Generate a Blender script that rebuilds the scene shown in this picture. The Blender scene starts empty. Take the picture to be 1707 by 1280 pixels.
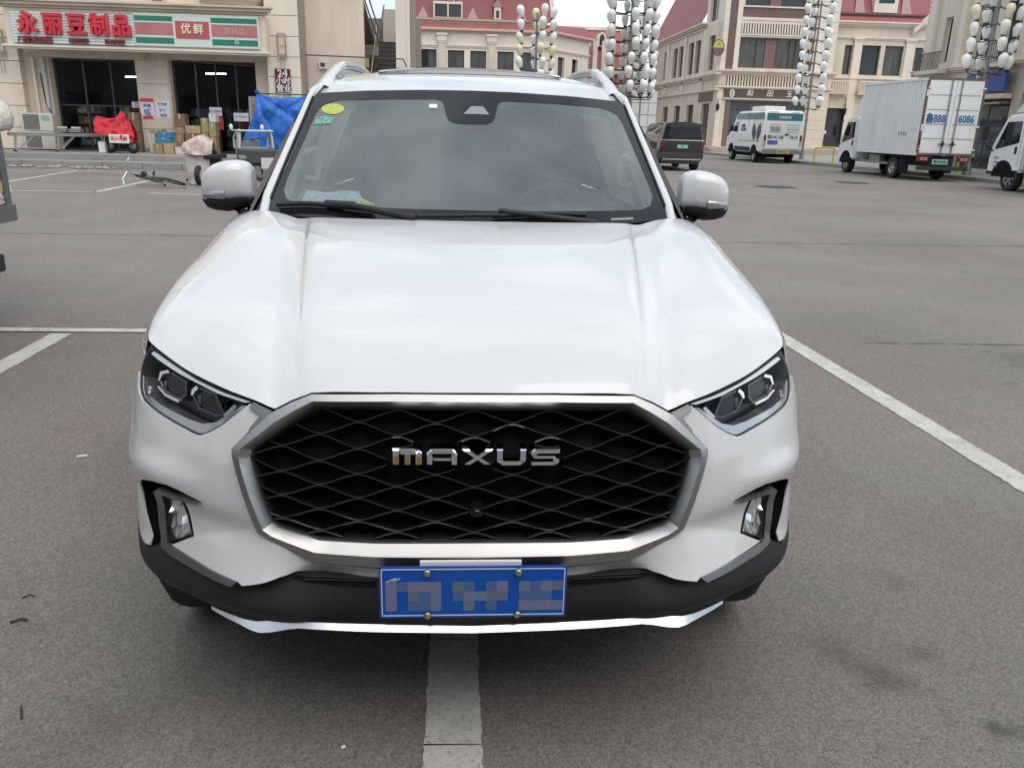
import bpy, bmesh, math, random
from mathutils import Vector as V, Matrix, geometry, noise
random.seed(7)
SC = bpy.context.scene; COL = SC.collection
R = math.radians; PI = math.pi

# ---------------------------------------------------------------- camera, world, sun, exposure
F_PX = 1331.12; CX, CY, CZ = -0.0298, -1.6772, 1.5895
PIT, YAW, ROL = 0.312314, 0.065646, 0.026336
FW = V((math.sin(YAW)*math.cos(PIT), math.cos(YAW)*math.cos(PIT), -math.sin(PIT)))
_r0 = V((math.cos(YAW), -math.sin(YAW), 0)); _u0 = _r0.cross(FW)
RT = _r0*math.cos(ROL) + _u0*math.sin(ROL); UP = _u0*math.cos(ROL) - _r0*math.sin(ROL)
cd = bpy.data.cameras.new('camera'); cam = bpy.data.objects.new('camera', cd); COL.objects.link(cam)
m3 = Matrix((RT, UP, -FW)).transposed()
cam.matrix_world = Matrix.Translation((CX, CY, CZ)) @ m3.to_4x4()
cd.sensor_fit = 'HORIZONTAL'; cd.sensor_width = 36.0; cd.lens = 36.0*F_PX/1707.0
cd.clip_start = 0.05; cd.clip_end = 3000
SC.camera = cam

SUN_EL, SUN_AZ = R(62), R(150)          # azimuth measured from +Y towards +X
wd = bpy.data.worlds.new('World'); SC.world = wd; wd.use_nodes = True
nt = wd.node_tree; nt.nodes.clear()
def NN(t, ty, **k):
    n = t.nodes.new(ty)
    for a, b in k.items():
        if a in n.inputs.keys() if hasattr(n.inputs, 'keys') else False: n.inputs[a].default_value = b
        else: setattr(n, a, b)
    return n
sky = nt.nodes.new('ShaderNodeTexSky'); sky.sky_type = 'NISHITA'; sky.sun_disc = False
sky.sun_elevation = SUN_EL; sky.sun_rotation = SUN_AZ; sky.dust_density = 3.0; sky.air_density = 1.0; sky.ozone_density = 1.0
tc = nt.nodes.new('ShaderNodeTexCoord')
mp = nt.nodes.new('ShaderNodeMapping'); mp.inputs['Scale'].default_value = (1, 1, 2.2); mp.inputs['Location'].default_value = (2.3, .7, .4)
nz = nt.nodes.new('ShaderNodeTexNoise'); nz.inputs['Scale'].default_value = 2.1; nz.inputs['Detail'].default_value = 7; nz.inputs['Roughness'].default_value = .58
cr = nt.nodes.new('ShaderNodeValToRGB')
cr.color_ramp.elements[0].position = .36; cr.color_ramp.elements[0].color = (.62, .62, .62, 1)
cr.color_ramp.elements[1].position = .60; cr.color_ramp.elements[1].color = (1, 1, 1, 1)
nz2 = nt.nodes.new('ShaderNodeTexNoise'); nz2.inputs['Scale'].default_value = 3.6; nz2.inputs['Detail'].default_value = 6
cr2 = nt.nodes.new('ShaderNodeValToRGB')
cr2.color_ramp.elements[0].position = .40; cr2.color_ramp.elements[0].color = (3.7, 4.3, 5.0, 1)
cr2.color_ramp.elements[1].position = .60; cr2.color_ramp.elements[1].color = (7.5, 8.2, 8.4, 1)
mx = nt.nodes.new('ShaderNodeMixRGB')
bg = nt.nodes.new('ShaderNodeBackground'); bg.inputs['Strength'].default_value = 0.12
wo = nt.nodes.new('ShaderNodeOutputWorld')
L = nt.links.new
L(tc.outputs['Generated'], mp.inputs['Vector']); L(mp.outputs[0], nz.inputs['Vector']); L(mp.outputs[0], nz2.inputs['Vector'])
L(nz.outputs['Fac'], cr.inputs[0]); L(nz2.outputs['Fac'], cr2.inputs[0])
L(cr.outputs[0], mx.inputs['Fac']); L(sky.outputs[0], mx.inputs['Color1']); L(cr2.outputs[0], mx.inputs['Color2'])
L(mx.outputs[0], bg.inputs['Color']); L(bg.outputs[0], wo.inputs['Surface'])

sd = bpy.data.lights.new('sun', 'SUN'); sd.energy = 1.5; sd.angle = R(66); sd.color = (1, .93, .85)
so = bpy.data.objects.new('sun', sd); COL.objects.link(so)
sdir = V((math.sin(SUN_AZ)*math.cos(SUN_EL), math.cos(SUN_AZ)*math.cos(SUN_EL), math.sin(SUN_EL)))
so.rotation_euler = sdir.to_track_quat('Z', 'Y').to_euler(); so.location = (20, 20, 40)
vs = SC.view_settings; vs.view_transform = 'Standard'; vs.look = 'None'; vs.exposure = 0.52; vs.gamma = 1.0; vs.use_curve_mapping = False
SC.cycles.use_denoising = True
SC.cycles.max_bounces = 8; SC.cycles.transparent_max_bounces = 16
SC.cycles.caustics_reflective = False; SC.cycles.caustics_refractive = False

# ---------------------------------------------------------------- helpers
def at(px, py, **k):
    """point of the scene seen at a photo pixel on the plane x=, y= or z="""
    d = FW*F_PX + RT*(px-853.5) - UP*(py-640)
    (a, val), = k.items(); i = 'xyz'.index(a)
    C = V((CX, CY, CZ)); return C + d*((val-C[i])/d[i])

MATS = {}
def M(name, col, rough=.5, metal=0., spec=.5, coat=0., var=0., vs=4., bump=0., bs=60., dirt=0., trans=0., ior=None, coat_rough=.03, streak=False):
    if name in MATS: return MATS[name]
    m = bpy.data.materials.new(name); m.use_nodes = True; t = m.node_tree
    b = t.nodes['Principled BSDF']
    c = (col[0], col[1], col[2], 1)
    b.inputs['Base Color'].default_value = c; b.inputs['Roughness'].default_value = rough; b.inputs['Metallic'].default_value = metal
    b.inputs['Specular IOR Level'].default_value = spec; b.inputs['Coat Weight'].default_value = coat; b.inputs['Coat Roughness'].default_value = coat_rough
    if ior: b.inputs['IOR'].default_value = ior
    if trans: b.inputs['Transmission Weight'].default_value = trans
    if var or bump:
        co = t.nodes.new('ShaderNodeTexCoord')
    if var:
        mpn = t.nodes.new('ShaderNodeMapping'); mpn.inputs['Scale'].default_value = (1, 1, .22 if streak else 1)
        n = t.nodes.new('ShaderNodeTexNoise'); n.inputs['Scale'].default_value = vs; n.inputs['Detail'].default_value = 6; n.inputs['Roughness'].default_value = .62
        mr = t.nodes.new('ShaderNodeMapRange'); mr.inputs[1].default_value = .3; mr.inputs[2].default_value = .7; mr.inputs[3].default_value = 1-var; mr.inputs[4].default_value = 1+var
        mm = t.nodes.new('ShaderNodeVectorMath'); mm.operation = 'SCALE'; mm.inputs[0].default_value = c[:3]
        t.links.new(co.outputs['Object'], mpn.inputs[0]); t.links.new(mpn.outputs[0], n.inputs['Vector']); t.links.new(n.outputs['Fac'], mr.inputs[0]); t.links.new(mr.outputs[0], mm.inputs['Scale'])
        t.links.new(mm.outputs[0], b.inputs['Base Color'])
        mr2 = t.nodes.new('ShaderNodeMapRange'); mr2.inputs[1].default_value = .3; mr2.inputs[2].default_value = .7; mr2.inputs[3].default_value = rough*.85; mr2.inputs[4].default_value = min(1, rough*1.15)
        t.links.new(n.outputs['Fac'], mr2.inputs[0]); t.links.new(mr2.outputs[0], b.inputs['Roughness'])
    if bump:
        n2 = t.nodes.new('ShaderNodeTexNoise'); n2.inputs['Scale'].default_value = bs; n2.inputs['Detail'].default_value = 4
        bp = t.nodes.new('ShaderNodeBump'); bp.inputs['Strength'].default_value = bump; bp.inputs['Distance'].default_value = .01
        t.links.new(co.outputs['Object'], n2.inputs['Vector']); t.links.new(n2.outputs['Fac'], bp.inputs['Height']); t.links.new(bp.outputs[0], b.inputs['Normal'])
    MATS[name] = m; return m

def glass_mat(name, tint, haze=0., haze_col=(.5, .5, .5), ior=1.52, refl=1.):
    """thin pane: clear tinted film with a Fresnel reflection and a painted pale haze that lifts its tone"""
    m = bpy.data.materials.new(name); m.use_nodes = True; t = m.node_tree; t.nodes.clear()
    o = t.nodes.new('ShaderNodeOutputMaterial'); tr = t.nodes.new('ShaderNodeBsdfTransparent'); tr.inputs[0].default_value = (*tint, 1)
    gl = t.nodes.new('ShaderNodeBsdfGlossy'); gl.inputs['Roughness'].default_value = .015; gl.inputs[0].default_value = (.95, .97, 1, 1)
    ge = t.nodes.new('ShaderNodeNewGeometry'); dp = t.nodes.new('ShaderNodeVectorMath'); dp.operation = 'DOT_PRODUCT'
    t.links.new(ge.outputs['Normal'], dp.inputs[0]); t.links.new(ge.outputs['Incoming'], dp.inputs[1])
    def mt(op, a, b_=None):
        n_ = t.nodes.new('ShaderNodeMath'); n_.operation = op; n_.use_clamp = op != 'ABSOLUTE'
        for i_, q_ in enumerate((a, b_)):
            if q_ is None: continue
            if isinstance(q_, (int, float)): n_.inputs[i_].default_value = q_
            else: t.links.new(q_, n_.inputs[i_])
        return n_.outputs[0]
    f0 = ((ior-1)/(ior+1))**2
    sch = mt('POWER', mt('SUBTRACT', 1.0, mt('ABSOLUTE', dp.outputs['Value'])), 5.0)
    mu = mt('MULTIPLY', mt('ADD', f0, mt('MULTIPLY', sch, 1-f0)), refl)
    df = t.nodes.new('ShaderNodeBsdfDiffuse'); df.inputs[0].default_value = (*haze_col, 1)
    a = t.nodes.new('ShaderNodeMixShader'); a.inputs[0].default_value = haze  # pale diffuse haze painted into the pane in place of reflected light
    if haze:
        co = t.nodes.new('ShaderNodeTexCoord'); n = t.nodes.new('ShaderNodeTexNoise'); n.inputs['Scale'].default_value = 3; n.inputs['Detail'].default_value = 5
        mr = t.nodes.new('ShaderNodeMapRange'); mr.inputs[1].default_value = .3; mr.inputs[2].default_value = .7; mr.inputs[3].default_value = haze*.7; mr.inputs[4].default_value = haze*1.3
        t.links.new(co.outputs['Object'], n.inputs['Vector']); t.links.new(n.outputs['Fac'], mr.inputs[0]); t.links.new(mr.outputs[0], a.inputs[0])
    b = t.nodes.new('ShaderNodeMixShader')
    t.links.new(tr.outputs[0], a.inputs[1]); t.links.new(df.outputs[0], a.inputs[2]); t.links.new(mu, b.inputs[0])
    t.links.new(a.outputs[0], b.inputs[1]); t.links.new(gl.outputs[0], b.inputs[2]); t.links.new(b.outputs[0], o.inputs[0])
    MATS[name] = m; return m

ROOTW = {}
def root_mat(o):
    """world matrix of a thing/part built so far (no depsgraph needed)"""
    return ROOTW[o.name] if o.name in ROOTW else Matrix()

def thing(name, label, cat, loc=(0, 0, 0), rz=0, group=None):
    o = bpy.data.objects.new(name, None); COL.objects.link(o); o.empty_display_size = .2
    o.location = loc; o.rotation_euler = (0, 0, rz)
    o['label'] = label; o['category'] = cat
    if group: o['group'] = group
    ROOTW[o.name] = Matrix.Translation(loc) @ Matrix.Rotation(rz, 4, 'Z')
    return o
def tag(o, label, cat, group=None):
    o['label'] = label; o['category'] = cat
    if group: o['group'] = group
    return o
def struct(o, kind='structure'): o['kind'] = kind; return o

def link(name, me, parent=None, mat=None, local=False):
    """link mesh data (world coordinates unless local) under its parent"""
    if mat is not None and not me.materials: me.materials.append(mat)
    o = bpy.data.objects.new(name, me); COL.objects.link(o)
    W = root_mat(parent) if parent else Matrix()
    if parent: o.parent = parent
    if parent and not local: o.matrix_basis = W.inverted(); ROOTW[o.name] = Matrix()
    else: ROOTW[o.name] = W
    return o

class B:
    """collects simple shapes into one mesh"""
    def __init__(s): s.bm = bmesh.new(); s.T = None
    def _add(s, vs, fs, mi=0, sm=False):
        if s.T is not None: vs = [s.T @ V(v) for v in vs]
        bv = [s.bm.verts.new(v) for v in vs]
        out = []
        for f in fs:
            try:
                q = s.bm.faces.new([bv[i] for i in f]); q.material_index = mi; q.smooth = sm; out.append(q)
            except ValueError: pass
        return out
    def box(s, x0, x1, y0, y1, z0, z1, mi=0, bev=0):
        x0, x1 = min(x0, x1), max(x0, x1); y0, y1 = min(y0, y1), max(y0, y1); z0, z1 = min(z0, z1), max(z0, z1)
        if not bev:
            vs = [(x, y, z) for x in (x0, x1) for y in (y0, y1) for z in (z0, z1)]
            fs = [(0, 1, 3, 2), (4, 6, 7, 5), (0, 4, 5, 1), (2, 3, 7, 6), (0, 2, 6, 4), (1, 5, 7, 3)]
            s._add(vs, fs, mi); return s
        b = bmesh.new(); bmesh.ops.create_cube(b, size=1)
        for v in b.verts: v.co = V(((x0+x1)/2+v.co.x*(x1-x0), (y0+y1)/2+v.co.y*(y1-y0), (z0+z1)/2+v.co.z*(z1-z0)))
        bev = min(bev, .45*min(x1-x0, y1-y0, z1-z0))
        bmesh.ops.bevel(b, geom=b.edges[:], offset=bev, segments=2, affect='EDGES', profile=.7)
        s.take(b, mi); return s
    def take(s, b, mi=0, sm=False):
        b.verts.index_update(); s._add([v.co.copy() for v in b.verts], [[v.index for v in f.verts] for f in b.faces], mi, sm); b.free()
    def tube(s, p, q, r, n=8, r2=None, mi=0, cap=True, sm=True):
        p, q = V(p), V(q); d = (q-p)
        if d.length < 1e-6: return s
        d.normalize(); a = d.orthogonal().normalized(); b = d.cross(a); r2 = r if r2 is None else r2
        vs = [p+(a*math.cos(2*PI*i/n)+b*math.sin(2*PI*i/n))*r for i in range(n)]+[q+(a*math.cos(2*PI*i/n)+b*math.sin(2*PI*i/n))*r2 for i in range(n)]
        s._add(vs, [(i, (i+1) % n, n+(i+1) % n, n+i) for i in range(n)], mi, sm)
        if cap: s._add(vs[:n], [tuple(range(n))[::-1]], mi); s._add(vs[n:], [tuple(range(n))], mi)
        return s
    def path(s, pts, r, n=6, mi=0):
        for a, b in zip(pts, pts[1:]): s.tube(a, b, r, n, mi=mi)
        return s
    def lathe(s, prof, c=(0, 0, 0), ax='z', n=16, mi=0, sm=True, off=0, squash=1):
        c = V(c); rows = []
        for r, h in prof:
            row = []
            for i in range(n):
                a = 2*PI*i/n+off; u, w = r*math.cos(a), r*math.sin(a)*squash
                row.append(c+V({'z': (u, w, h), 'y': (u, h, w), 'x': (h, u, w)}[ax]))
            rows.append(row)
        return s.grid(rows, closed=True, mi=mi, sm=sm)
    def grid(s, rows, closed=False, mi=0, sm=True):
        m = len(rows[0]); vs = [p for r in rows for p in r]; fs = []
        for j in range(len(rows)-1):
            for i in range(m if closed else m-1):
                k = (i+1) % m; fs.append((j*m+i, j*m+k, (j+1)*m+k, (j+1)*m+i))
        s._add(vs, fs, mi, sm); return s
    def prism(s, poly, a, b, ax='y', mi=0):
        """polygon in the plane across ax, extruded from a to b"""
        f = {'y': lambda p, h: (p[0], h, p[1]), 'x': lambda p, h: (h, p[0], p[1]), 'z': lambda p, h: (p[0], p[1], h)}[ax]
        n = len(poly); vs = [f(p, a) for p in poly]+[f(p, b) for p in poly]
        s._add(vs, [tuple(range(n)), tuple(range(n, 2*n))[::-1]]+[(i, n+i, n+(i+1) % n, (i+1) % n) for i in range(n)], mi); return s
    def ell(s, c, r, nu=10, nv=7, mi=0, sm=True):
        c = V(c); rows = []
        for j in range(nv+1):
            a = -PI/2+PI*j/nv; rr = max(.02, math.cos(a))
            rows.append([c+V((r[0]*rr*math.cos(2*PI*i/nu), r[1]*rr*math.sin(2*PI*i/nu), r[2]*math.sin(a))) for i in range(nu)])
        return s.grid(rows, True, mi, sm)
    def quad(s, a, b, c, d, mi=0): s._add([a, b, c, d], [(0, 1, 2, 3)], mi); return s
    def mesh(s, name, mats, weld=False, angle=None):
        if weld: bmesh.ops.remove_doubles(s.bm, verts=s.bm.verts[:], dist=1e-5)
        bmesh.ops.recalc_face_normals(s.bm, faces=s.bm.faces[:])
        me = bpy.data.meshes.new(name); s.bm.to_mesh(me); s.bm.free()
        for m in (mats if isinstance(mats, (list, tuple)) else [mats]): me.materials.append(m)
        if angle: me.set_sharp_from_angle(angle=angle)
        return me
    def make(s, name, mats, parent=None, local=False, weld=False, angle=None):
        return link(name, s.mesh(name, mats, weld, angle), parent, local=local)

def crom(P, n):
    """Catmull-Rom through the points P, n steps per span"""
    P = [V(p) for p in P]; out = []
    for i in range(len(P)-1):
        a, b, c, d = P[max(i-1, 0)], P[i], P[i+1], P[min(i+2, len(P)-1)]
        for k in range(n):
            t = k/n
            out.append(.5*((2*b)+(c-a)*t+(2*a-5*b+4*c-d)*t*t+(3*b-a-3*c+d)*t**3))
    out.append(P[-1]); return out
def smooth_grid(ctrl, nu=4, nv=4):
    rows = [crom(r, nu) for r in ctrl]
    cols = [crom([r[i] for r in rows], nv) for i in range(len(rows[0]))]
    return [[cols[i][j] for i in range(len(cols))] for j in range(len(cols[0]))]
def pch(xs, ys):
    n = len(xs); h = [xs[i+1]-xs[i] for i in range(n-1)]; d = [(ys[i+1]-ys[i])/h[i] for i in range(n-1)]
    m = [0]*n; m[0] = d[0]; m[-1] = d[-1]
    for i in range(1, n-1):
        if d[i-1]*d[i] > 0:
            w1, w2 = 2*h[i]+h[i-1], h[i]+2*h[i-1]; m[i] = (w1+w2)/(w1/d[i-1]+w2/d[i])
    def f(x):
        x = min(max(x, xs[0]), xs[-1]); i = 0
        while i < n-2 and x > xs[i+1]: i += 1
        t = (x-xs[i])/h[i]
        return (2*t**3-3*t*t+1)*ys[i]+(t**3-2*t*t+t)*h[i]*m[i]+(-2*t**3+3*t*t)*ys[i+1]+(t**3-t*t)*h[i]*m[i+1]
    return f
def sstep(a, b, x):
    t = min(1, max(0, (x-a)/(b-a))); return t*t*(3-2*t)
def frange(a, b, s):
    n = max(1, int(round((b-a)/s))); return [a+(b-a)*i/n for i in range(n+1)]

def patch_mesh(name, loops, surf, mats, us, vs, off=0., thick=.02, out=1, smooth=True, bev=0.):
    """panel cut out of the surface surf(u, v) along the outline loops[0] with holes loops[1:]; us, vs are where it may bend"""
    pts = [[V((p[0], p[1], 0)) for p in lp] for lp in loops]
    flat = [p for lp in pts for p in lp]
    bm = bmesh.new(); bv = [bm.verts.new(p) for p in flat]
    for t in geometry.tessellate_polygon(pts):
        try: bm.faces.new([bv[i] for i in t])
        except ValueError: pass
    for ax, cuts in ((0, us), (1, vs)):
        for c in cuts:
            co = V((c, 0, 0)) if ax == 0 else V((0, c, 0)); no = V((1, 0, 0)) if ax == 0 else V((0, 1, 0))
            bmesh.ops.bisect_plane(bm, geom=bm.verts[:]+bm.edges[:]+bm.faces[:], plane_co=co, plane_no=no, dist=1e-5)
    bmesh.ops.remove_doubles(bm, verts=bm.verts[:], dist=1e-5)
    bnd = [e for e in bm.edges if len(e.link_faces) == 1]
    def nrm(u, v):
        e = 2e-3; a = surf(u+e, v)-surf(u-e, v); b = surf(u, v+e)-surf(u, v-e); n = a.cross(b); n.normalize(); return n*out
    uv = {v: (v.co.x, v.co.y) for v in bm.verts}
    N = {v: nrm(*uv[v]) for v in bm.verts}
    for f in bm.faces: f.smooth = smooth
    rim = bmesh.ops.extrude_edge_only(bm, edges=bnd)['geom']
    newv = [g for g in rim if isinstance(g, bmesh.types.BMVert)]
    key = lambda v: (round(v.co.x, 5), round(v.co.y, 5))
    hsh = {key(o): o for o in uv}
    src = {v: hsh[key(v)] for v in newv}
    pos = {}
    for v, (u, w) in uv.items(): pos[v] = surf(u, w)+N[v]*off
    for v in newv:
        k = src[v]; u, w = uv[k]; pos[v] = surf(u, w)+N[k]*(off-thick)
    for v, p in pos.items(): v.co = p
    for e in bnd: e.smooth = False
    bmesh.ops.recalc_face_normals(bm, faces=bm.faces[:])
    if bev:
        try: bmesh.ops.bevel(bm, geom=[e for e in bm.edges if not e.smooth], offset=bev, segments=2, affect='EDGES')
        except Exception: pass
    me = bpy.data.meshes.new(name); bm.to_mesh(me); bm.free()
    for m in (mats if isinstance(mats, (list, tuple)) else [mats]): me.materials.append(m)
    return me
def flipu(lp): return [(-p[0], p[1]) for p in lp][::-1]
def sym(half):
    """full outline from a right half that runs from the middle to the middle"""
    return half + [(-p[0], p[1]) for p in half[::-1] if abs(p[0]) > 1e-6]

def text_mesh(body, size, depth=.02, bold=0., mat=None, align='CENTER', sx=1., shear=0.):
    c = bpy.data.curves.new('lettering', 'FONT'); c.body = body; c.size = size; c.extrude = depth/2; c.offset = bold*size
    c.align_x = align; c.align_y = 'CENTER'; c.resolution_u = 2; c.shear = shear
    o = bpy.data.objects.new('lettering', c); COL.objects.link(o)
    me = bpy.data.meshes.new_from_object(o.evaluated_get(bpy.context.evaluated_depsgraph_get()))
    bpy.data.objects.remove(o); bpy.data.curves.remove(c)
    me.transform(Matrix.Scale(sx, 4, (1, 0, 0)))
    me.materials.clear()
    if mat: me.materials.append(mat)
    return me
FRONT = Matrix(((1, 0, 0, 0), (0, 0, -1, 0), (0, 1, 0, 0), (0, 0, 0, 1)))    # text plane xy -> faces -Y
def text(name, body, c, size, mat, parent, depth=.02, bold=0., rot=None, sx=1., shear=0.):
    me = text_mesh(body, size, depth, bold, mat, sx=sx, shear=shear)
    me.transform(Matrix.Translation(c) @ (rot if rot is not None else FRONT))
    return link(name, me, parent)

def copy_tree(o, parent=None):
    c = o.copy(); COL.objects.link(c); c.parent = parent
    for ch in list(o.children): copy_tree(ch, c)
    return c
# ---------------------------------------------------------------- the white SUV
PAINT = M('white_paint', (.625, .632, .645), rough=.26, coat=1., coat_rough=.02, spec=.4)
BLK = M('black_plastic', (.012, .012, .013), rough=.58, var=.15, vs=9, bump=.15, bs=700)
GLB = M('gloss_black', (.006, .006, .007), rough=.1, spec=.5)
VOID = M('dark_cavity', (.004, .004, .005), rough=.8, spec=.2)
SILV = M('satin_silver', (.37, .37, .37), rough=.40, metal=1.)
CHR = M('chrome', (.83, .84, .86), rough=.05, metal=1.)
SCUFF = M('scuffed_chrome', (.56, .56, .575), rough=.16, metal=1., var=.05, vs=14)
RUB = M('rubber', (.018, .018, .019), rough=.75, var=.2, vs=20)
TRIMG = M('grey_trim', (.20, .20, .205), rough=.32, metal=.6)
WSG = glass_mat('windshield_glass', (.60, .67, .67), haze=.20, haze_col=(.50, .57, .57), refl=1.0, ior=1.7)
LENS = glass_mat('lamp_lens', (.95, .96, .97), refl=.32)
SIDEG = glass_mat('side_glass', (.35, .38, .38), refl=1.0)
DARKG = M('privacy_glass', (.012, .014, .016), rough=.03, spec=.6)
FRIT = M('frit_black', (.012, .0125, .014), rough=.04, spec=.38)
PLASTW = M('lamp_white', (.8, .82, .85), rough=.2, coat=.5)
LAMPS = M('lamp_silver', (.62, .63, .65), rough=.16, metal=.9)
GOLD = M('gold_leaf', (.72, .45, .12), rough=.25, metal=1.)
INTG = M('interior_grey', (.10, .105, .105), rough=.8)
INTL = M('interior_light', (.30, .31, .305), rough=.8)
INTD = M('interior_dark', (.05, .052, .055), rough=.7)
PLBLUE = M('plate_blue', (.006, .085, .46), rough=.5, spec=.3)

suv = thing('parked_suv', 'large white SUV parked nose towards the viewer with wide black diamond grille', 'car', (0, 2.5, 0))

plan = pch([0, .2, .375, .5, .6, .7, .8, .86, .9, .93, .95, .96], [0, .004, .015, .035, .075, .135, .205, .262, .325, .41, .53, .70])
prof = pch([.25, .36, .42, .5, .6, .68, .8, .9, .98, 1.1, 1.2], [.09, .05, .015, -.01, 0, .0, .02, .06, .10, .18, .26])
def g(x, z): return plan(abs(x))+prof(z)
US = [i*.04 for i in range(-20, 21)]+[s*u for s in (-1, 1) for u in (.83, .85, .87, .885, .9, .912, .924, .935, .943, .95)]
VS = [i*.025 for i in range(10, 50)]
USF = sorted(set(US+[i*.02 for i in range(-40, 41)])); VSF = [i*.0125 for i in range(20, 40)]+[.5+i*.00625 for i in range(1, 33)]+[.7125+i*.0125 for i in range(27)]
def fs(u, v): return V((u, g(u, v), v))
def bump_bumper(u, v):
    a = abs(u)
    zc = .672-.36*(a-.512); zl = .602-.464*(a-.378); k = .40*sstep(.37, .50, a)*(1-sstep(.86, .95, a))
    d = k*max(0, zc-max(v, zl if a < .562 else .50))
    if a < .562 and v < zl: d -= .45*(zl-v)*sstep(.25, .42, a)
    d += .022*math.exp(-((v-.75)/.04)**2)*sstep(.6, .8, a)
    d -= .014*math.exp(-((v-.655)/.04)**2)*sstep(.45, .62, a)
    d -= .008*(1-sstep(.30, .45, a))*sstep(.6, .555, v)
    return d
def fs_b(u, v): return V((u, g(u, v)-bump_bumper(u, v), v))

HL = [(.514, .958), (.6, .973), (.685, .988), (.759, 1.009), (.805, 1.021), (.825, 1.026), (.838, 1.03), (.853, 1.007), (.866, .98), (.871, .955), (.869, .921), (.86, .906), (.845, .896), (.80, .885), (.748, .875), (.687, .864), (.671, .862), (.656, .864), (.63, .876), (.6, .895), (.527, .953)]
GI = [(0, .956), (.2, .956), (.374, .953), (.45, .904), (.518, .857), (.526, .84), (.524, .82), (.478, .694), (.462, .679), (.362, .653), (.229, .649), (0, .651)]
bl = [(0, .556), (.225, .562), (.381, .573), (.42, .570), (.461, .552), (.559, .516), (.569, .523), (.764, .557), (.689, .605), (.712, .700), (.672, .698), (.655, .707), (.724, .719), (.762, .722), (.81, .716), (.842, .706), (.858, .696), (.867, .676), (.862, .64), (.851, .606), (.829, .553), (.842, .524), (.88, .514), (.957, .512), (.957, .70), (.945, .78), (.923, .85), (.90, .90), (.884, .932), (.873, .957)]
bl += HL[10:21] + [(.497, .936), (.535, .875), (.548, .85), (.495, .68), (.378, .612), (.23, .602), (0, .60)]
def lift(lp, dfun):
    out = []
    for u0, v0 in lp:
        u, v = u0, v0
        for _ in range(4):
            q = dfun(u, v)/(1.677+g(u0, v0)); u, v = u0*(1-q), v0+(1.5895-v0)*q
        out.append((u, v))
    return out
bl = lift(bl, bump_bumper)
def both(lp): return [lp[0]] and lp + [(-p[0], p[1]) for p in lp[::-1] if abs(p[0]) > 1e-6]
link('front_bumper', patch_mesh('front_bumper', [both(bl)], fs_b, PAINT, USF, VSF, 0, .025), suv)

# black lower bumper
def bump_low(u, v):
    a = abs(u); k = .010+.030*sstep(.30, .46, a)*(1-sstep(.80, .95, a))
    return k*min(1, max(0, (.572-v)/.094)) if v > .478 else k-(.478-v)*.45
def fs_k(u, v): return V((u, g(u, v)-bump_low(u, v), v))
kb = [(0, .553), (.225, .559), (.381, .570), (.43, .566), (.47, .552), (.561, .516), (.588, .513), (.76, .536), (.80, .552), (.812, .54), (.85, .515), (.957, .517), (.957, .45), (.90, .432), (.839, .420), (.735, .427), (.70, .419), (.655, .405), (.58, .392), (.45, .395), (0, .394)]
kb = lift(kb, bump_low)
lowb = link('lower_bumper', patch_mesh('lower_bumper', [both(kb)], fs_k, BLK, USF, VSF, 0, .04), suv)
# dark slotted intake right under the white edge
itk = lift([(.232, .5535), (.37, .562), (.415, .560), (.43, .552), (.40, .545), (.33, .540), (.232, .536)], bump_low)
for s in (-1, 1):
    ik = link('intake', patch_mesh('intake', [itk if s > 0 else flipu(itk)], fs_k, VOID, USF, VSF, .0025, .002), lowb)
    for z in (.551, .545):
        b = B(); pts = [fs_k(s*x, z+.012)+V((0, -.004, 0)) for x in frange(.24, .40, .02)]
        b.grid([[p+V((0, 0, .0012)) for p in pts], [p+V((0, -.003, 0)) for p in pts], [p+V((0, 0, -.0012)) for p in pts]]); b.make('intake_slat', BLK, ik)
sk = [(0, .42), (.226, .43), (.34, .431), (.434, .431), (.48, .425), (.533, .402), (.562, .398), (.654, .411), (.652, .393), (.577, .364), (.538, .345), (.518, .341), (.491, .352), (.451, .379), (.422, .392), (.231, .386), (0, .380)]
def fs_s(u, v): h = (.428-v)*.30; return V((u, plan(abs(u))+.004-.9*h, .425-h))
link('skid_plate', patch_mesh('skid_plate', [both(sk)], fs_s, SCUFF, USF, frange(.34, .44, .00625), .004, .008), suv)
b = B()
for s in (-1, 1):
    b.box(s*.60, s*.585, .17, .19, .383, .405)
b.make('tow_cover', BLK, lowb)

# grille: dark cavity, bevelled silver surround, wavy bars
grille = link('grille', patch_mesh('grille', [both(GI)], fs, VOID, US, VS, -.06, .02), suv)
ring_o = [(0, .985), (.19, .9845), (.379, .98), (.425, .962), (.472, .938), (.518, .895), (.563, .852), (.562, .838), (.536, .758), (.505, .672), (.478, .654), (.378, .602), (.232, .590), (.1, .588), (0, .588)]
ring_i = [(0, .956), (.19, .956), (.370, .953), (.41, .93), (.45, .904), (.485, .88), (.519, .856), (.524, .835), (.50, .757), (.474, .69), (.458, .678), (.362, .653), (.229, .649), (.1, .650), (0, .651)]
def dens(lp, n=4):
    out = []
    for a, c in zip(lp, lp[1:]): out += [(a[0]+(c[0]-a[0])*k/n, a[1]+(c[1]-a[1])*k/n) for k in range(n)]
    return out+[lp[-1]]
def nrm_f(u, v):
    e = 2e-3; a = fs(u+e, v)-fs(u-e, v); c = fs(u, v+e)-fs(u, v-e); n = a.cross(c); n.normalize(); return n
O_, I_ = dens(ring_o), dens(ring_i); rings = []
for t, off in ((0, -.03), (0, .006), (.06, .014), (.60, .020), (.66, .017), (.97, -.004), (1, -.012), (1.0, -.058)):
    row = []
    for (a, c), (d, e) in zip(O_, I_):
        u, v = a+(d-a)*t, c+(e-c)*t; row.append(fs(u, v)+nrm_f(u, v)*off)
    rings.append([V((-p.x, p.y, p.z)) for p in row[:0:-1]]+row[:-1])
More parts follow.
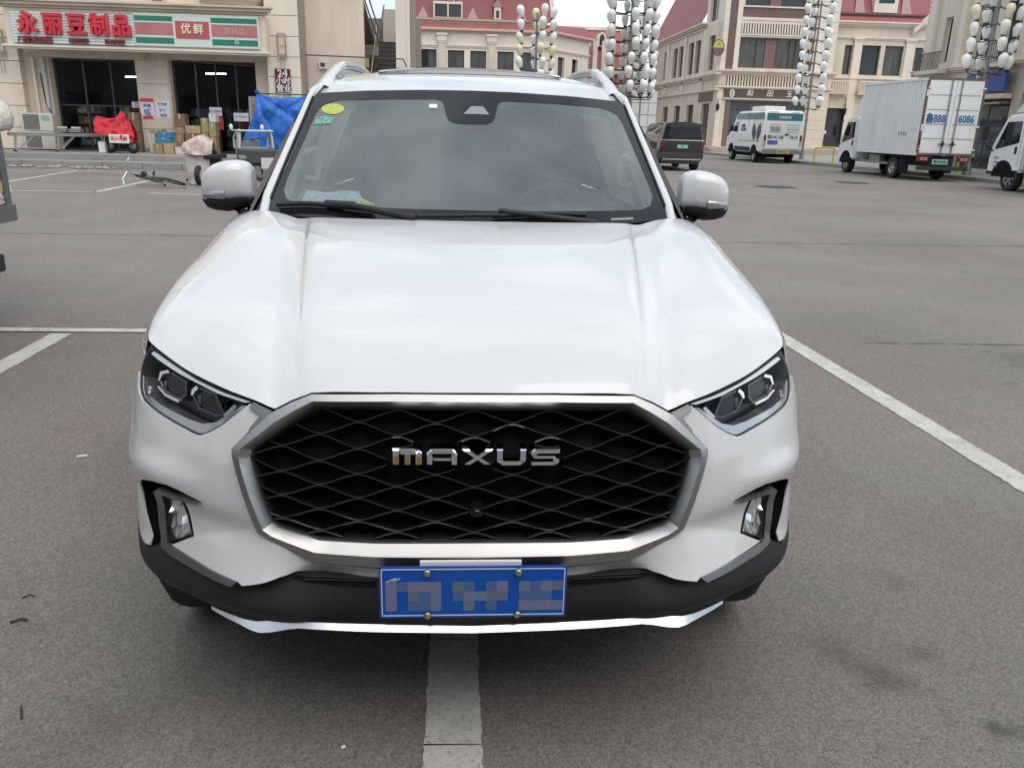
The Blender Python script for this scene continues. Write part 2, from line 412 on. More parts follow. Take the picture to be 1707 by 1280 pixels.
b = B(); b.grid(rings, closed=True)
me = b.mesh('grille_frame', SILV, weld=True, angle=R(24)); link('grille_frame', me, grille)
b = B(); gr_ = [[], []]
for (a, c), (d, e) in zip(O_, I_):
    w_ = V((a-d, c-e, 0)); w_.normalize(); gr_[0].append(fs(a, c)+nrm_f(a, c)*.0035); q = (a+w_.x*.0045, c+w_.y*.0045); gr_[1].append(fs(*q)+nrm_f(*q)*.0035)
gr_ = [[V((-p.x, p.y, p.z)) for p in r[:0:-1]]+r[:-1] for r in gr_]; b.grid(gr_, closed=True); b.make('frame_gap', VOID, grille)
yb = [(.470, .941), (.514, .956), (.526, .945), (.497, .931), (.525, .897), (.515, .893)]
for s in (1, -1):
    link('frame_arm', patch_mesh('frame_arm', [[(p[0], p[1]) for p in yb] if s > 0 else flipu(yb)], fs, SILV, US, VS, .008, .03), grille)
def gx(z):
    """half width of the grille opening at height z"""
    best = 0
    lp = GI
    for (a, c), (d, e) in zip(lp, lp[1:]):
        if (c-z)*(e-z) <= 0 and c != e: best = max(best, a+(d-a)*(z-c)/(e-c))
    return best
per, P_, A_ = .0905, .0283, .0128
EDGE = M('bar_edge_highlight', (.065, .065, .07), rough=.36, spec=.5)  # lighter strip along each bar's upper edge, a highlight painted in
for k in range(11):
    z0 = .9405-P_*k; sgn = 1 if k % 2 == 0 else -1
    n = 12; xs = [i*per/n for i in range(-6*n, 6*n+1)]
    seg = []; segs = []
    for i, x in enumerate(xs):
        ph = (i % (2*n))/n; tri = 1-2*abs(1-ph)            # -1..1
        tri = -tri
        # flattened crests
        tri = .55*math.copysign(min(1, abs(tri)*1.14), tri)+.45*math.sin(PI/2*tri)
        z = z0+sgn*tri*A_*(1-.0*k)
        if abs(x) < gx(z)+.002 and .652 < z < .957 and not (-.199 < x < .208 and .829 < z < .886): seg.append((x, z))
        elif seg: segs.append(seg); seg = []
    if seg: segs.append(seg)
    for seg in segs:
        if len(seg) < 3: continue
        rows = []; b = B()
        for off, dz in ((-.05, .0055), (-.0165, .0030), (-.0152, .0022), (-.0152, .0004), (-.017, -.0024), (-.05, -.0050)):
            rows.append([fs(x, z)+nrm_f(x, z)*off+V((0, 0, dz)) for x, z in seg])
        b.grid(rows[:3], mi=0, sm=False); b.grid(rows[2:4], mi=1, sm=False); b.grid(rows[3:], mi=0, sm=False)
        b.make('grille_bar', [GLB, EDGE], grille)
b = B(); b.T = Matrix.Translation((0.006, g(0, .735)-.012, .735)); b.box(-.015, .015, .0, .04, -.011, .012, bev=.006); b.lathe([(.001, -.008), (.008, -.007), (.010, -.002), (.010, .01)], ax='y', n=14)
b.make('parking_camera', GLB, grille)

# chrome wordmark on the grille
def letter(polys, x0, mats, gold=None):
    b = B(); H = .040
    for pi_, poly in enumerate(polys):
        pts = [(x0+p[0]*H*1.093, p[1]*H) for p in poly]; yy = lambda x: g(x, .857)+.042
        n = len(pts); c = V((sum(p[0] for p in pts)/n, 0, sum(p[1] for p in pts)/n))
        ins = [(p[0]+(c.x-p[0])*.15, p[1]+(c.z-p[1])*.18) for p in pts]
        z0 = .837; T = lambda p, d: V((p[0], g(p[0], .857)-d+.0*p[1], z0+p[1]))
        b._add([T(p, -.03) for p in pts]+[T(p, .006+.0004*pi_) for p in pts]+[T(p, .011+.0004*pi_) for p in ins],
               [(i, (i+1) % n, n+(i+1) % n, n+i) for i in range(n)]+[(n+i, n+(i+1) % n, 2*n+(i+1) % n, 2*n+i) for i in range(n)]+[tuple(range(2*n, 3*n))], 0)
    if gold:
        for (u0, u1) in gold:
            xa, xb = x0+u0*H*1.093, x0+u1*H*1.093; xm = (xa+xb)/2; y0 = g(xm, .857)-.0125
            b._add([V((xa, y0, .8395)), V((xb, y0, .8395)), V((xb, y0, .8575)), V((xa, y0, .8575))], [(0, 1, 2, 3)], 1)
    b.make('letter', mats, grille)
w = .27
Rct = lambda x0, y0, x1, y1: [(x0, y0), (x1, y0), (x1, y1), (x0, y1)]
CHL = M('letter_chrome', (.82, .83, .85), rough=.09, metal=1.)
x = -.189
letter([Rct(0, 0, .36, 1), [(.36, .66), (1.36, .66), (1.22, 1), (.36, 1)], Rct(.63, 0, .96, .66), [(1.2, 0), (1.56, 0), (1.56, .8), (1.36, .95), (1.2, .66)]], x, [CHL, GOLD], gold=[(.06, .30), (.68, .90), (1.26, 1.50)])
x += 1.80*.0437
letter([[(0, 0), (.32, 0), (.32, .74), (0, .74)], [(0, .74), (.32, .74), (1.40, .74), (1.62, .74), (1.42, 1), (.22, 1)], Rct(1.30, 0, 1.62, .74), Rct(.32, .30, 1.30, .50)], x, [CHL])
x += 1.86*.0437
letter([[(0, 1), (.38, 1), (1.66, 0), (1.26, 0)], [(1.28, 1), (1.66, 1), (.38, 0), (0, 0)]], x, [CHL])
x += 1.84*.0437
letter([[(0, .22), (.34, .34), (.34, 1), (0, 1)], [(0, .22), (.24, 0), (1.34, 0), (1.58, .22), (1.24, .30), (.34, .30)], [(1.24, .30), (1.58, .22), (1.58, 1), (1.24, 1)]], x, [CHL])
x += 1.78*.0437
letter([[(.0, .62), (.30, .62), (.36, .74), (1.60, .74), (1.60, 1), (.24, 1), (0, .84)], [(0, .62), (.16, .42), (1.30, .42), (1.46, .60), (.30, .62)], [(1.22, .46), (1.58, .46), (1.60, .2), (1.40, 0), (1.26, .26)], [(0, 0), (1.40, 0), (1.26, .26), (0, .26)]], x, [CHL])

_unused_bk = [(-.198, .829), (.206, .829), (.206, .866), (.196, .885), (.05, .885), (.03, .875), (-.01, .875), (-.02, .885), (-.198, .885)]
# number plate, its writing blurred out
plate = link('number_plate', B().box(-.22, .22, -.036, -.033, .474, .612, bev=.001).mesh('number_plate', PLBLUE), suv)
WPL = M('plate_white', (.62, .66, .72), rough=.4)
b = B()
for x0, x1, z0, z1 in ((-.214, .214, .6035, .606), (-.214, .214, .480, .4825), (-.2155, -.213, .482, .604), (.213, .2155, .482, .604)): b.box(x0, x1, -.0372, -.036, z0, z1)
b.quad((-.204, -.0372, .571), (-.178, -.0372, .582), (-.182, -.0372, .584), (-.203, -.0372, .574)); b.quad((-.190, -.0372, .575), (-.172, -.0372, .583), (-.170, -.0372, .580), (-.188, -.0372, .573))
b.make('plate_border', WPL, plate)
random.seed(3); cols = [M('blur_%s' % n, c, rough=.45) for n, c in (('pale', (.14, .19, .32)), ('mid', (.07, .14, .33)), ('grey', (.12, .17, .26)), ('mauve', (.17, .19, .33)))]
s = .0265
for i in range(16):
    for j in range(3):
        if i in (5, 11) or (i in (8, 10) and j == 0) or random.random() < .08: continue
        x0 = -.206+i*s*.985; z0 = .493+j*s
        b = B(); b.quad((x0, -.0368, z0), (x0+s*.985, -.0368, z0), (x0+s*.985, -.0368, z0+s), (x0, -.0368, z0+s)); b.make('blurred_writing', random.choice((cols[0], cols[1], cols[1], cols[2], cols[3])), plate)
for x in (-.108, .105):
    for z in (.598, .484):
        b = B(); b.lathe([(.0001, -.047), (.006, -.047), (.0085, -.0445), (.0085, -.036)], c=(x, 0, z), ax='y', n=12)
        b.make('plate_bolt', M('bolt_brass', (.5, .46, .36), rough=.35, metal=1., var=.3, vs=200), plate)
B().box(-.125, .112, -.031, -.022, .606, .621).make('plate_bracket', M('bracket_white', (.75, .76, .78), rough=.4), plate)

# fog lamp recess, silver hook and lamp
rec = [(.726, .716), (.762, .720), (.81, .714), (.841, .704), (.856, .694), (.865, .676), (.860, .64), (.849, .606), (.827, .554), (.838, .515), (.78, .52), (.775, .70)]
trim = [(.655, .7065), (.787, .7045), (.803, .690), (.793, .541), (.760, .529), (.586, .507), (.567, .524), (.762, .5545), (.772, .562), (.777, .692), (.672, .6985)]
fogp = [(.716, .700), (.774, .691), (.767, .565), (.692, .606)]
trim, fogp = lift(trim, bump_bumper), lift(fogp, bump_bumper)
FOGR = M('lamp_reflector', (.62, .63, .64), rough=.22, metal=.45, bump=1., bs=70)
for s in (1, -1):
    f = (lambda lp: lp) if s > 0 else flipu
    fr = link('fog_recess', patch_mesh('fog_recess', [f(rec)], fs_b, VOID, US, VS, -.05, -.0485), suv)
    link('fog_trim', patch_mesh('fog_trim', [f(trim)], fs_b, M('trim_silver', (.24, .24, .24), rough=.32, metal=.9), USF, VSF, .006, .05), fr)
    fl = link('fog_lamp', patch_mesh('fog_lamp', [f(fogp)], fs_b, FOGR, USF, VSF, -.03, .01), suv)
    ins = lift([(.7195, .6955), (.7715, .6875), (.7645, .569), (.6955, .607)], bump_bumper)
    link('lamp_bezel', patch_mesh('lamp_bezel', [f(fogp), f(ins)], fs_b, BLK, US, VS, .001, .05), fl)
    rf = random.Random(12); b = B(); gv = []
    for j in range(8):
        t_ = j/7; L0, L1 = (.7185+(.6945-.7185)*t_, .697+(.606-.697)*t_), (.7725+(.7655-.7725)*t_, .689+(.567-.689)*t_); row = []
        for i in range(6):
            q = (L0[0]+(L1[0]-L0[0])*i/5, L0[1]+(L1[1]-L0[1])*i/5); row.append(fs_b(s*q[0], q[1])+V((0, rf.uniform(.0, .016), 0)))
        gv.append(row)
    b.grid(gv, sm=False); b.make('reflector', M('lamp_facets', (.88, .89, .9), rough=.12, metal=.8), fl)
    link('lamp_glass', patch_mesh('lamp_glass', [f(ins)], fs_b, LENS, US, VS, -.002, .002), fl)

# headlights
def inset(poly, d):
    n = len(poly); out = []
    ar = sum(poly[i][0]*poly[(i+1) % n][1]-poly[(i+1) % n][0]*poly[i][1] for i in range(n)); sg = 1 if ar > 0 else -1
    for i in range(n):
        a, c, e = V((*poly[i-1], 0)), V((*poly[i], 0)), V((*poly[(i+1) % n], 0))
        d1, d2 = (c-a).normalized(), (e-c).normalized(); n1 = V((-d1.y, d1.x, 0))*sg; n2 = V((-d2.y, d2.x, 0))*sg
        m = n1+n2; m = m/max(.35, m.length**2/2) if m.length > 1e-6 else n1
        if m.length > 2.2: m = m*(2.2/m.length)
        q = c+m*d; out.append((q.x, q.y))
    return out
US2 = US+[s*(.02+i*.04) for s in (-1, 1) for i in range(12, 21)]; VS2 = VS
HLi = [(.528, .957), (.6, .966), (.685, .981), (.759, 1.001), (.805, 1.013), (.826, 1.017), (.840, 1.009), (.856, .977), (.862, .952), (.860, .925), (.851, .911), (.838, .903), (.797, .893), (.748, .883), (.687, .873), (.671, .871), (.656, .873), (.636, .884), (.607, .902), (.54, .951)]
def near(p, poly):
    best = None
    for i in range(len(poly)):
        a, c = V((*poly[i-1], 0)), V((*poly[i], 0)); d = c-a; t = max(0, min(1, (V((*p, 0))-a).dot(d)/max(1e-9, d.length_squared))); q = a+d*t; l = (V((*p, 0))-q).length
        if best is None or l < best[0]: best = (l, q)
    return best[1]
HLi = [tuple(V((*p, 0)).lerp(near(p, HL), .55)[:2]) for p in HLi]
low = [(.555, .9455), (.620, .9005), (.657, .889), (.698, .890), (.791, .9035), (.837, .9155), (.853, .950)]
lowstrip = [HLi[8], HLi[9], HLi[10], HLi[11], HLi[12], HLi[13], HLi[14], HLi[15], HLi[16], HLi[17], HLi[18], HLi[19]]+low
drl = [(.530, .9575), (.6, .9665), (.685, .9815), (.759, 1.0015), (.805, 1.0135), (.826, 1.0175), (.836, 1.010), (.815, 1.004), (.731, .984), (.62, .963), (.545, .9535)]
mod1 = [(.649, .962), (.705, .968), (.718, .956), (.720, .943), (.699, .914), (.644, .909), (.617, .916)]
mod2 = [(.738, .972), (.80, .985), (.828, .974), (.834, .952), (.812, .930), (.752, .924), (.737, .94)]
MODG = M('projector_glass', (.004, .004, .005), rough=.12, spec=.4)
for s in (1, -1):
    f = (lambda lp: lp) if s > 0 else flipu
    hl = link('headlight', patch_mesh('headlight', [f(HL)], fs, M('lamp_housing', (.006, .006, .007), rough=.3), US2, VS2, -.075, -.06), suv)
    link('lamp_seal', patch_mesh('lamp_seal', [f(HL), f(HLi)], fs, BLK, US2, VS2, -.006, .03), hl)
    link('lower_trim', patch_mesh('lower_trim', [f(lowstrip)], fs, LAMPS, US2, VS2, -.008, .05), hl)
    link('light_strip', patch_mesh('light_strip', [f(drl)], fs, PLASTW, US2, VS2, -.007, .03), hl)
    for mod in (mod1, mod2):
        i1 = inset(mod, .006)
        link('projector', patch_mesh('projector', [f(i1)], fs, MODG, US2, VS2, -.042, .02), hl)
        link('projector_rim', patch_mesh('projector_rim', [f(mod), f(i1)], fs, M('rim_dark_chrome', (.10, .10, .105), rough=.2, metal=1.), US2, VS2, -.034, .03), hl)
        # bright outer crescent and printed rib marks
        i2 = inset(mod, -.004)
        cr_ = [mod[1], mod[2], mod[3], (mod[3][0]-.006, mod[3][1]), (mod[2][0]-.010, mod[2][1]-.003), (mod[1][0]-.006, mod[1][1]-.006)]
        link('projector_glint', patch_mesh('projector_glint', [f(cr_)], fs, CHR, US2, VS2, -.03, .01), hl)
        b = B(); cx = (mod[3][0]-.020); cz = mod[3][1]+.002
        for k in range(4):
            zz = cz-.006*k; b.tube(fs(s*(cx-.004), zz)+nrm_f(s*cx, zz)*-.038, fs(s*(cx+.006), zz)+nrm_f(s*cx, zz)*-.038, .0012, 5)
        b.make('projector_rib', LAMPS, hl)
    low2 = [(.752, .918), (.80, .923), (.828, .938), (.822, .941), (.797, .9295), (.752, .925)]
    link('lower_glint', patch_mesh('lower_glint', [f(low2)], fs, CHR, US2, VS2, -.025, .01), hl)
    dv = [(.600, .915), (.575, .943), (.583, .946), (.612, .918)]
    link('lamp_divider', patch_mesh('lamp_divider', [f(dv)], fs, LAMPS, US2, VS2, -.02, .03), hl)
    link('lamp_cover', patch_mesh('lamp_cover', [f(inset(HL, .002))], fs, LENS, US2, VS2, -.002, .003), hl)

# hood
Sz = pch([0, .08, .25, .52, .78, 1], [0, .20, .46, .71, .90, 1])
hf = [(0, .990), (.19, .990), (.366, .9865), (.412, .968), (.457, .948), (.512, .962), (.594, .977), (.685, .992), (.759, 1.012), (.815, 1.028), (.842, 1.040)]
hr = [(0, 1.25, 1.258), (.29, 1.257, 1.258), (.545, 1.287, 1.257), (.598, 1.312, 1.250), (.635, 1.333, 1.2475), (.665, 1.35, 1.254), (.705, 1.365, 1.262), (.745, 1.385, 1.268), (.785, 1.40, 1.27), (.825, 1.41, 1.265), (.852, 1.415, 1.253)]
edge = crom([(.842, g(.842, 1.04), 1.040), (.872, .48, 1.055), (.900, .75, 1.083), (.903, 1.0, 1.118), (.902, 1.25, 1.178), (.880, 1.36, 1.235), (.852, 1.415, 1.253)], 8)
def edge_at(t):
    k = t*(len(edge)-1); i = min(int(k), len(edge)-2); return edge[i].lerp(edge[i+1], k-i)
def hood_point(ci, t, side):
    """ci 0..10 across, t 0..1 from nose to cowl"""
    (xf, zf), (xr, yr, zr) = hf[ci], hr[ci]
    P = V((xf, g(xf, zf)-.004, zf)); Q = V((xr, yr, zr))
    s = Sz(t); y = P.y+(Q.y-P.y)*t; z = P.z+(Q.z-P.z)*s; bow = [0, .004, .0, .0, .022, .045, .065, .08, .09, .1, .1][ci]
    x = P.x+(Q.x-P.x)*t**.9+bow*math.sin(PI*t)*(.5 if ci > 3 else -.75)
    if ci in (3, 4): z -= .0055*sstep(.12, .6, t)*(1-sstep(.80, 1, t))
    if ci == 5: z -= .006*sstep(.15, .6, t)*(1-sstep(.8, 1, t))
    if ci in (0, 1, 2): z += .007*math.sin(PI*min(1, t*1.05))**1.0*(1-.2*ci)
    q = V((x, y, z))
    if ci >= 7:
        w = ((ci-6)/4)**1.6; e = edge_at(t); q = q.lerp(e, w*(1 if ci == 10 else .85)) if ci < 10 else e
        if ci < 10: q.z += .012*math.sin(PI*t)*(1-w)
    return V((q.x*side, q.y, q.z))
ts = [0, .02, .05, .09, .14, .20, .28, .37, .47, .57, .67, .77, .86, .93, .97, 1]
rows = []
for t in ts:
    half = [hood_point(c, t, 1) for c in range(11)]
    right = half[:3]; 
    h = crom(half, 4)
    rows.append([V((-p.x, p.y, p.z)) for p in h[:0:-1]]+h)
b = B()
lip = [V((p.x*.995, p.y+.03, p.z-.018)) for p in rows[0]]; back = [V((p.x, p.y+.02, p.z-.03)) for p in rows[-1]]
b.grid([lip]+rows+[back])
hood = link('hood', b.mesh('hood', PAINT, weld=True, angle=R(22)), suv)
# washer jets sit under the hood edge; the black gap at the nose
gap = [V((p.x, p.y+.012, p.z-.010)) for p in rows[0]]
b = B(); b.grid([[p+V((0, .002, .004)) for p in gap], [p+V((0, .03, -.03)) for p in gap]]); b.make('hood_gap', VOID, suv)

# fenders
for s in (1, -1):
    cols_ = [[(.846, .386, 1.037), (.860, .402, 1.008), (.878, .43, .965), (.902, .47, .90), (.93, .53, .80)],
             [(.874, .48, 1.053), (.905, .52, 1.02), (.937, .57, .97), (.953, .62, .90), (.957, .66, .82)],
             [(.902, .75, 1.081), (.935, .75, 1.055), (.955, .75, 1.0), (.962, .76, .90), (.962, .78, .80)],
             [(.905, 1.0, 1.116), (.935, 1.0, 1.09), (.955, 1.0, 1.03), (.963, 1.0, .92), (.963, 1.0, .80)],
             [(.904, 1.25, 1.176), (.935, 1.26, 1.14), (.955, 1.27, 1.06), (.964, 1.28, .95), (.964, 1.28, .8)],
             [(.884, 1.36, 1.232), (.935, 1.40, 1.155), (.955, 1.42, 1.06), (.964, 1.45, .95), (.964, 1.46, .8)],
             [(.858, 1.42, 1.252), (.935, 1.50, 1.165), (.955, 1.55, 1.06), (.964, 1.56, .95), (.964, 1.56, .8)]]
    gr = smooth_grid([[(s*x, y, z) for x, y, z in c] for c in cols_], 4, 5)
    b = B(); b.grid(gr); b.make('fender', PAINT, suv)

# windshield with its black border
def ws(u, v): return V((u, 1.28+(v-1.24)*1.513+.12*(u/.76)**2, v))
WU = frange(-.8, .8, .05); WV = frange(1.2, 1.76, .04)
wo_ = [(0, 1.240), (.40, 1.243), (.62, 1.249), (.755, 1.260), (.772, 1.272), (.765, 1.30), (.683, 1.685), (.668, 1.703), (.45, 1.718), (.2, 1.727), (0, 1.729)]
wshield = link('windshield', patch_mesh('windshield', [both(wo_)], ws, WSG, WU, WV, 0, .006), suv)
wi_ = [(0, 1.286), (.26, 1.286), (.52, 1.288), (.66, 1.291), (.702, 1.304), (.722, 1.335), (.718, 1.37), (.655, 1.62), (.640, 1.645), (.61, 1.662), (.565, 1.674), (.35, 1.684), (.150, 1.688), (.127, 1.683), (.116, 1.672), (.100, 1.615), (.088, 1.60), (.062, 1.592), (0, 1.590)]
cam_w = [(-.028, 1.632), (.072, 1.632), (.048, 1.662), (-.002, 1.662)]
link('black_border', patch_mesh('black_border', [both(wo_), both(wi_)], ws, FRIT, WU, WV, .0015, .008), wshield)
link('camera_window', patch_mesh('camera_window', [[(-.03, 1.630), (.078, 1.630), (.052, 1.662), (0.002, 1.662)]], ws, M('camera_window', (.25, .27, .29), rough=.05), WU, WV, .003, .002), wshield)
YEL = M('sticker_yellow', (.42, .46, .10), rough=.5, var=.25, vs=60); GRN = M('sticker_green', (.08, .36, .30), rough=.5, var=.45, vs=90)
link('oval_sticker', patch_mesh('oval_sticker', [[(-.585+.05*math.cos(a), 1.637+.022*math.sin(a)) for a in [2*PI*i/20 for i in range(20)]]], ws, YEL, [], [], .0025, .001), wshield)
link('green_sticker', patch_mesh('green_sticker', [[(-.655, 1.572), (-.585, 1.578), (-.572, 1.59), (-.60, 1.598), (-.612, 1.612), (-.63, 1.596), (-.65, 1.592)]], ws, GRN, [], [], .0025, .001), wshield)
b = B(); random.seed(5)
for k in range(16):
    x, z = -.652+random.random()*.07, 1.574+random.random()*.028; p = ws(x, z)+V((0, -.006, .003)); b.box(p.x, p.x+.010, p.y, p.y+.001, p.z, p.z+.003)
b.make('sticker_print', M('print_white', (.7, .75, .74), rough=.5), wshield)
link('white_tag', patch_mesh('white_tag', [[(-.176, 1.652), (-.142, 1.652), (-.142, 1.667), (-.176, 1.667)]], ws, M('tag_white', (.75, .78, .8), rough=.4), [], [], .0025, .002), wshield)
link('vin_window', patch_mesh('vin_window', [[(.53, 1.256), (.62, 1.259), (.62, 1.266), (.53, 1.263)]], ws, M('vin_grey', (.22, .23, .24), rough=.3), [], [], .003, .002), wshield)
# cowl panel
b = B(); b.grid([[V((x, 1.22+.16*(x/.8)**2, 1.225)) for x in frange(-.82, .82, .1)], [V((x, 1.36+.14*(x/.8)**2, 1.236)) for x in frange(-.82, .82, .1)], [V((x, 1.42+.14*(x/.8)**2, 1.20)) for x in frange(-.82, .82, .1)]]); b.make('cowl', BLK, suv)
# wipers
for pts, piv in (([(-.726, 1.276), (-.60, 1.284), (-.45, 1.277), (-.36, 1.271)], (-.20, 1.252)), ([(.08, 1.262), (.24, 1.271), (.33, 1.271), (.43, 1.268)], (.46, 1.252))):
    b = B(); P_2 = [ws(*p)+V((0, -.022, .012)) for p in pts]
    b.path(crom(P_2, 4), .009, 6)
    if piv[0] < 0: b.tube(ws(*pts[2])+V((0, -.035, .022)), ws(*piv)+V((0, -.05, .012)), .011, 6, r2=.016); b.tube(P_2[1]+V((.06, -.006, 0)), P_2[2]+V((.02, -.008, .006)), .016, 6)
    else: b.tube(ws(.10, 1.277)+V((0, -.035, .016)), ws(*piv)+V((0, -.05, .004)), .010, 6, r2=.014); b.tube(ws(-.2, 1.258)+V((0, -.03, .01)), ws(.1, 1.266)+V((0, -.03, .012)), .008, 6)
    wp = b.make('wiper', BLK, suv)
    b = B(); b.path([p+V((0, .012, -.008)) for p in crom(P_2, 4)], .004, 4); b.make('wiper_rubber', RUB, wp)

# pillars, roof, rails
for s in (1, -1):
    rows_ = []
    for z, u, wd in ((1.20, .764, .044), (1.262, .762, .040), (1.31, .763, .038), (1.40, .744, .036), (1.495, .724, .034), (1.60, .701, .032), (1.685, .683, .030), (1.712, .676, .028)):
        q = ws(u, z); rows_.append([(q.x-.004, q.y+.012, q.z-.004), (q.x+.004, q.y-.006, q.z+.006), (q.x+wd*.6, q.y+.004, q.z+.016), (q.x+wd, q.y+.035, q.z+.008), (q.x+wd+.012, q.y+.10, q.z-.04)])
    rows_.append([(.660, 2.25, 1.745), (.668, 2.26, 1.757), (.684, 2.33, 1.768), (.702, 2.40, 1.755), (.72, 2.5, 1.69)])
    b = B(); b.grid(smooth_grid([[(s*x, y, z) for x, y, z in r] for r in rows_], 3, 4)); b.make('pillar', PAINT, suv)
    b = B(); b.path([ws(s*(u_+.001), z_)+V((0, -.003, .003)) for u_, z_ in ((.763, 1.30), (.744, 1.40), (.724, 1.495), (.701, 1.60), (.683, 1.685))], .005, 5); b.make('pillar_seal', BLK, suv)
zc_ = pch([1.9, 2.02, 2.25, 2.5, 2.9, 3.4, 4.4, 4.9], [1.69, 1.729, 1.788, 1.828, 1.866, 1.876, 1.835, 1.72])
ze_ = pch([1.9, 2.05, 2.25, 2.6, 3.2, 4.4, 4.9], [1.66, 1.698, 1.757, 1.795, 1.822, 1.775, 1.66])
def roof(u, v):
    w = abs(u)/.68; zc, ze = zc_(v), ze_(v+.0); return V((u, v+.10*w*w*sstep(2.5, 2.0, v), zc+(ze-zc)*w**2.4))
RU = frange(-.7, .7, .06); RV = frange(1.9, 5, .12)
link('roof', patch_mesh('roof', [[(-.685, 2.015), (.685, 2.015), (.69, 4.88), (-.69, 4.88)]], roof, PAINT, RU, RV, 0, .03), suv)
SUNR = M('sunroof_glass', (.02, .022, .025), rough=.02, spec=.7, coat=.5)
sr_ = [(-.445, 2.495), (-.43, 2.475), (-.3, 2.455), (0, 2.445), (.3, 2.455), (.43, 2.475), (.445, 2.495), (.445, 3.9), (-.445, 3.9)]
sunr = link('sunroof', patch_mesh('sunroof', [sr_], roof, SUNR, RU, RV, .010, .02), suv)
b = B(); pts = [roof(x, 2.445+.05*(abs(x)/.445)**3)+V((0, 0, .012)) for x in frange(-.445, .445, .05)]
tp_ = [1-(abs(p.x)/.447)**5 for p in pts]
b.grid([[p+V((0, -.016, -.013)) for p in pts], [p+V((0, -.010, -.006+.007*k)) for p, k in zip(pts, tp_)], [p+V((0, .015, -.004+.015*k)) for p, k in zip(pts, tp_)], [p+V((0, .06, -.004+.018*k)) for p, k in zip(pts, tp_)]]); b.make('wind_deflector', M('deflector_grey', (.16, .165, .18), rough=.08, coat=1.), sunr)
for s in (1, -1):
    pth = crom([(.668, 2.21, 1.742), (.655, 2.34, 1.795), (.640, 2.55, 1.858), (.632, 2.78, 1.882), (.630, 3.2, 1.897), (.632, 3.8, 1.885), (.640, 4.3, 1.845), (.645, 4.6, 1.79)], 4)
    rows_ = []
    for i, p in enumerate(pth):
        t = i/(len(pth)-1); w = .038-.018*sstep(.05, .32, t); h = .026
        if t < .03: w, h = .030, .010
        rows_.append([V((s*(p.x-w), p.y, p.z-h)), V((s*(p.x-w*.6), p.y, p.z)), V((s*(p.x+w*.6), p.y, p.z+.001)), V((s*(p.x+w), p.y, p.z-h)), V((s*(p.x+w*.6), p.y, p.z-h*1.6)), V((s*(p.x-w*.6), p.y, p.z-h*1.6))])
    b = B(); b.grid(rows_[:11], closed=True, mi=0, sm=True); b.grid(rows_[10:], closed=True, mi=1, sm=True)
    b.make('roof_rail', [PAINT, M('rail_silver', (.5, .5, .51), rough=.3, metal=.9)], suv)
    b = B(); b.grid([[V((s*(.60), y, zc_(y)+(ze_(y)-zc_(y))*.74+.004)) for y in frange(2.35, 4.5, .15)], [V((s*(.615), y, ze_(y)+.03)) for y in frange(2.35, 4.5, .15)]]); b.make('rail_gasket', TRIMG, suv)

# door mirrors
for s in (1, -1):
    stn = [(.866, 1.66, 1.345, .050, .035, .05), (.876, 1.66, 1.352, .066, .055, .06), (.905, 1.655, 1.358, .076, .075, .07), (.960, 1.655, 1.353, .080, .082, .08), (1.01, 1.66, 1.346, .072, .080, .08), (1.045, 1.67, 1.335, .058, .070, .075), (1.064, 1.685, 1.325, .040, .050, .06), (1.070, 1.70, 1.322, .022, .025, .04)]
    rows_ = []
    for (x, y, z, hz, fy, by) in crom([V((q[0], q[1], q[2])) for q in stn], 1) and stn:
        r = []
        for i in range(20):
            a = 2*PI*i/20; c_, s_ = math.cos(a), math.sin(a); e = .62
            yy = math.copysign(abs(c_)**e, c_); zz = math.copysign(abs(s_)**e, s_)
            r.append(V((s*x, y+(yy*by if yy > 0 else yy*fy), z+zz*hz)))
        rows_.append(r)
    cols2 = [crom([r[i] for r in rows_], 3) for i in range(20)]
    rr = [[cols2[i][j] for i in range(20)] for j in range(len(cols2[0]))]
    b = B(); b.grid(rr, closed=True)
    b._add(rr[0], [tuple(range(20))]); b._add(rr[-1], [tuple(range(20))])
    mir = b.make('side_mirror', PAINT, suv)
    # black underside and foot
    low_ = []
    for (x, y, z, hz, fy, by) in stn[1:7]:
        low_.append([V((s*x, y+a, z-hz*k-d)) for a, k, d in ((-fy*1.02, .86, .0), (-fy*.98, 1.12, .004), (-fy*.55, 1.36, .006), (by*.5, 1.34, .006), (by*.95, 1.0, .0))])
    b = B(); b.grid(low_); b.make('mirror_base', BLK, mir)
    b = B(); rws = []
    for (x, y, z, w, d) in ((.965, 1.655, 1.268, .085, .060), (.925, 1.65, 1.245, .075, .058), (.885, 1.64, 1.20, .060, .055), (.845, 1.63, 1.13, .055, .06)):
        rws.append([V((s*x+w*math.cos(a)*.6, y+d*math.sin(a), z+w*.5*math.cos(a)*s)) for a in [2*PI*i/12 for i in range(12)]])
    b.grid(rws, closed=True); b.make('mirror_foot', BLK, mir)
    b = B(); top = []; bot = []
    for (x, y, z, hz, fy, by) in stn[3:8]:
        k = (x-.960)/.11; top.append(V((s*x, y-fy*1.04-.002, z-hz*.42+.0*k))); bot.append(V((s*x, y-fy*1.03-.002, z-hz*(.80-.1*k))))
    b.grid([[p+V((0, .006, .003)) for p in top], top, bot, [p+V((0, .006, -.003)) for p in bot]]); b.make('turn_signal', M('signal_silver', (.45, .46, .47), rough=.15, metal=.7), mir)

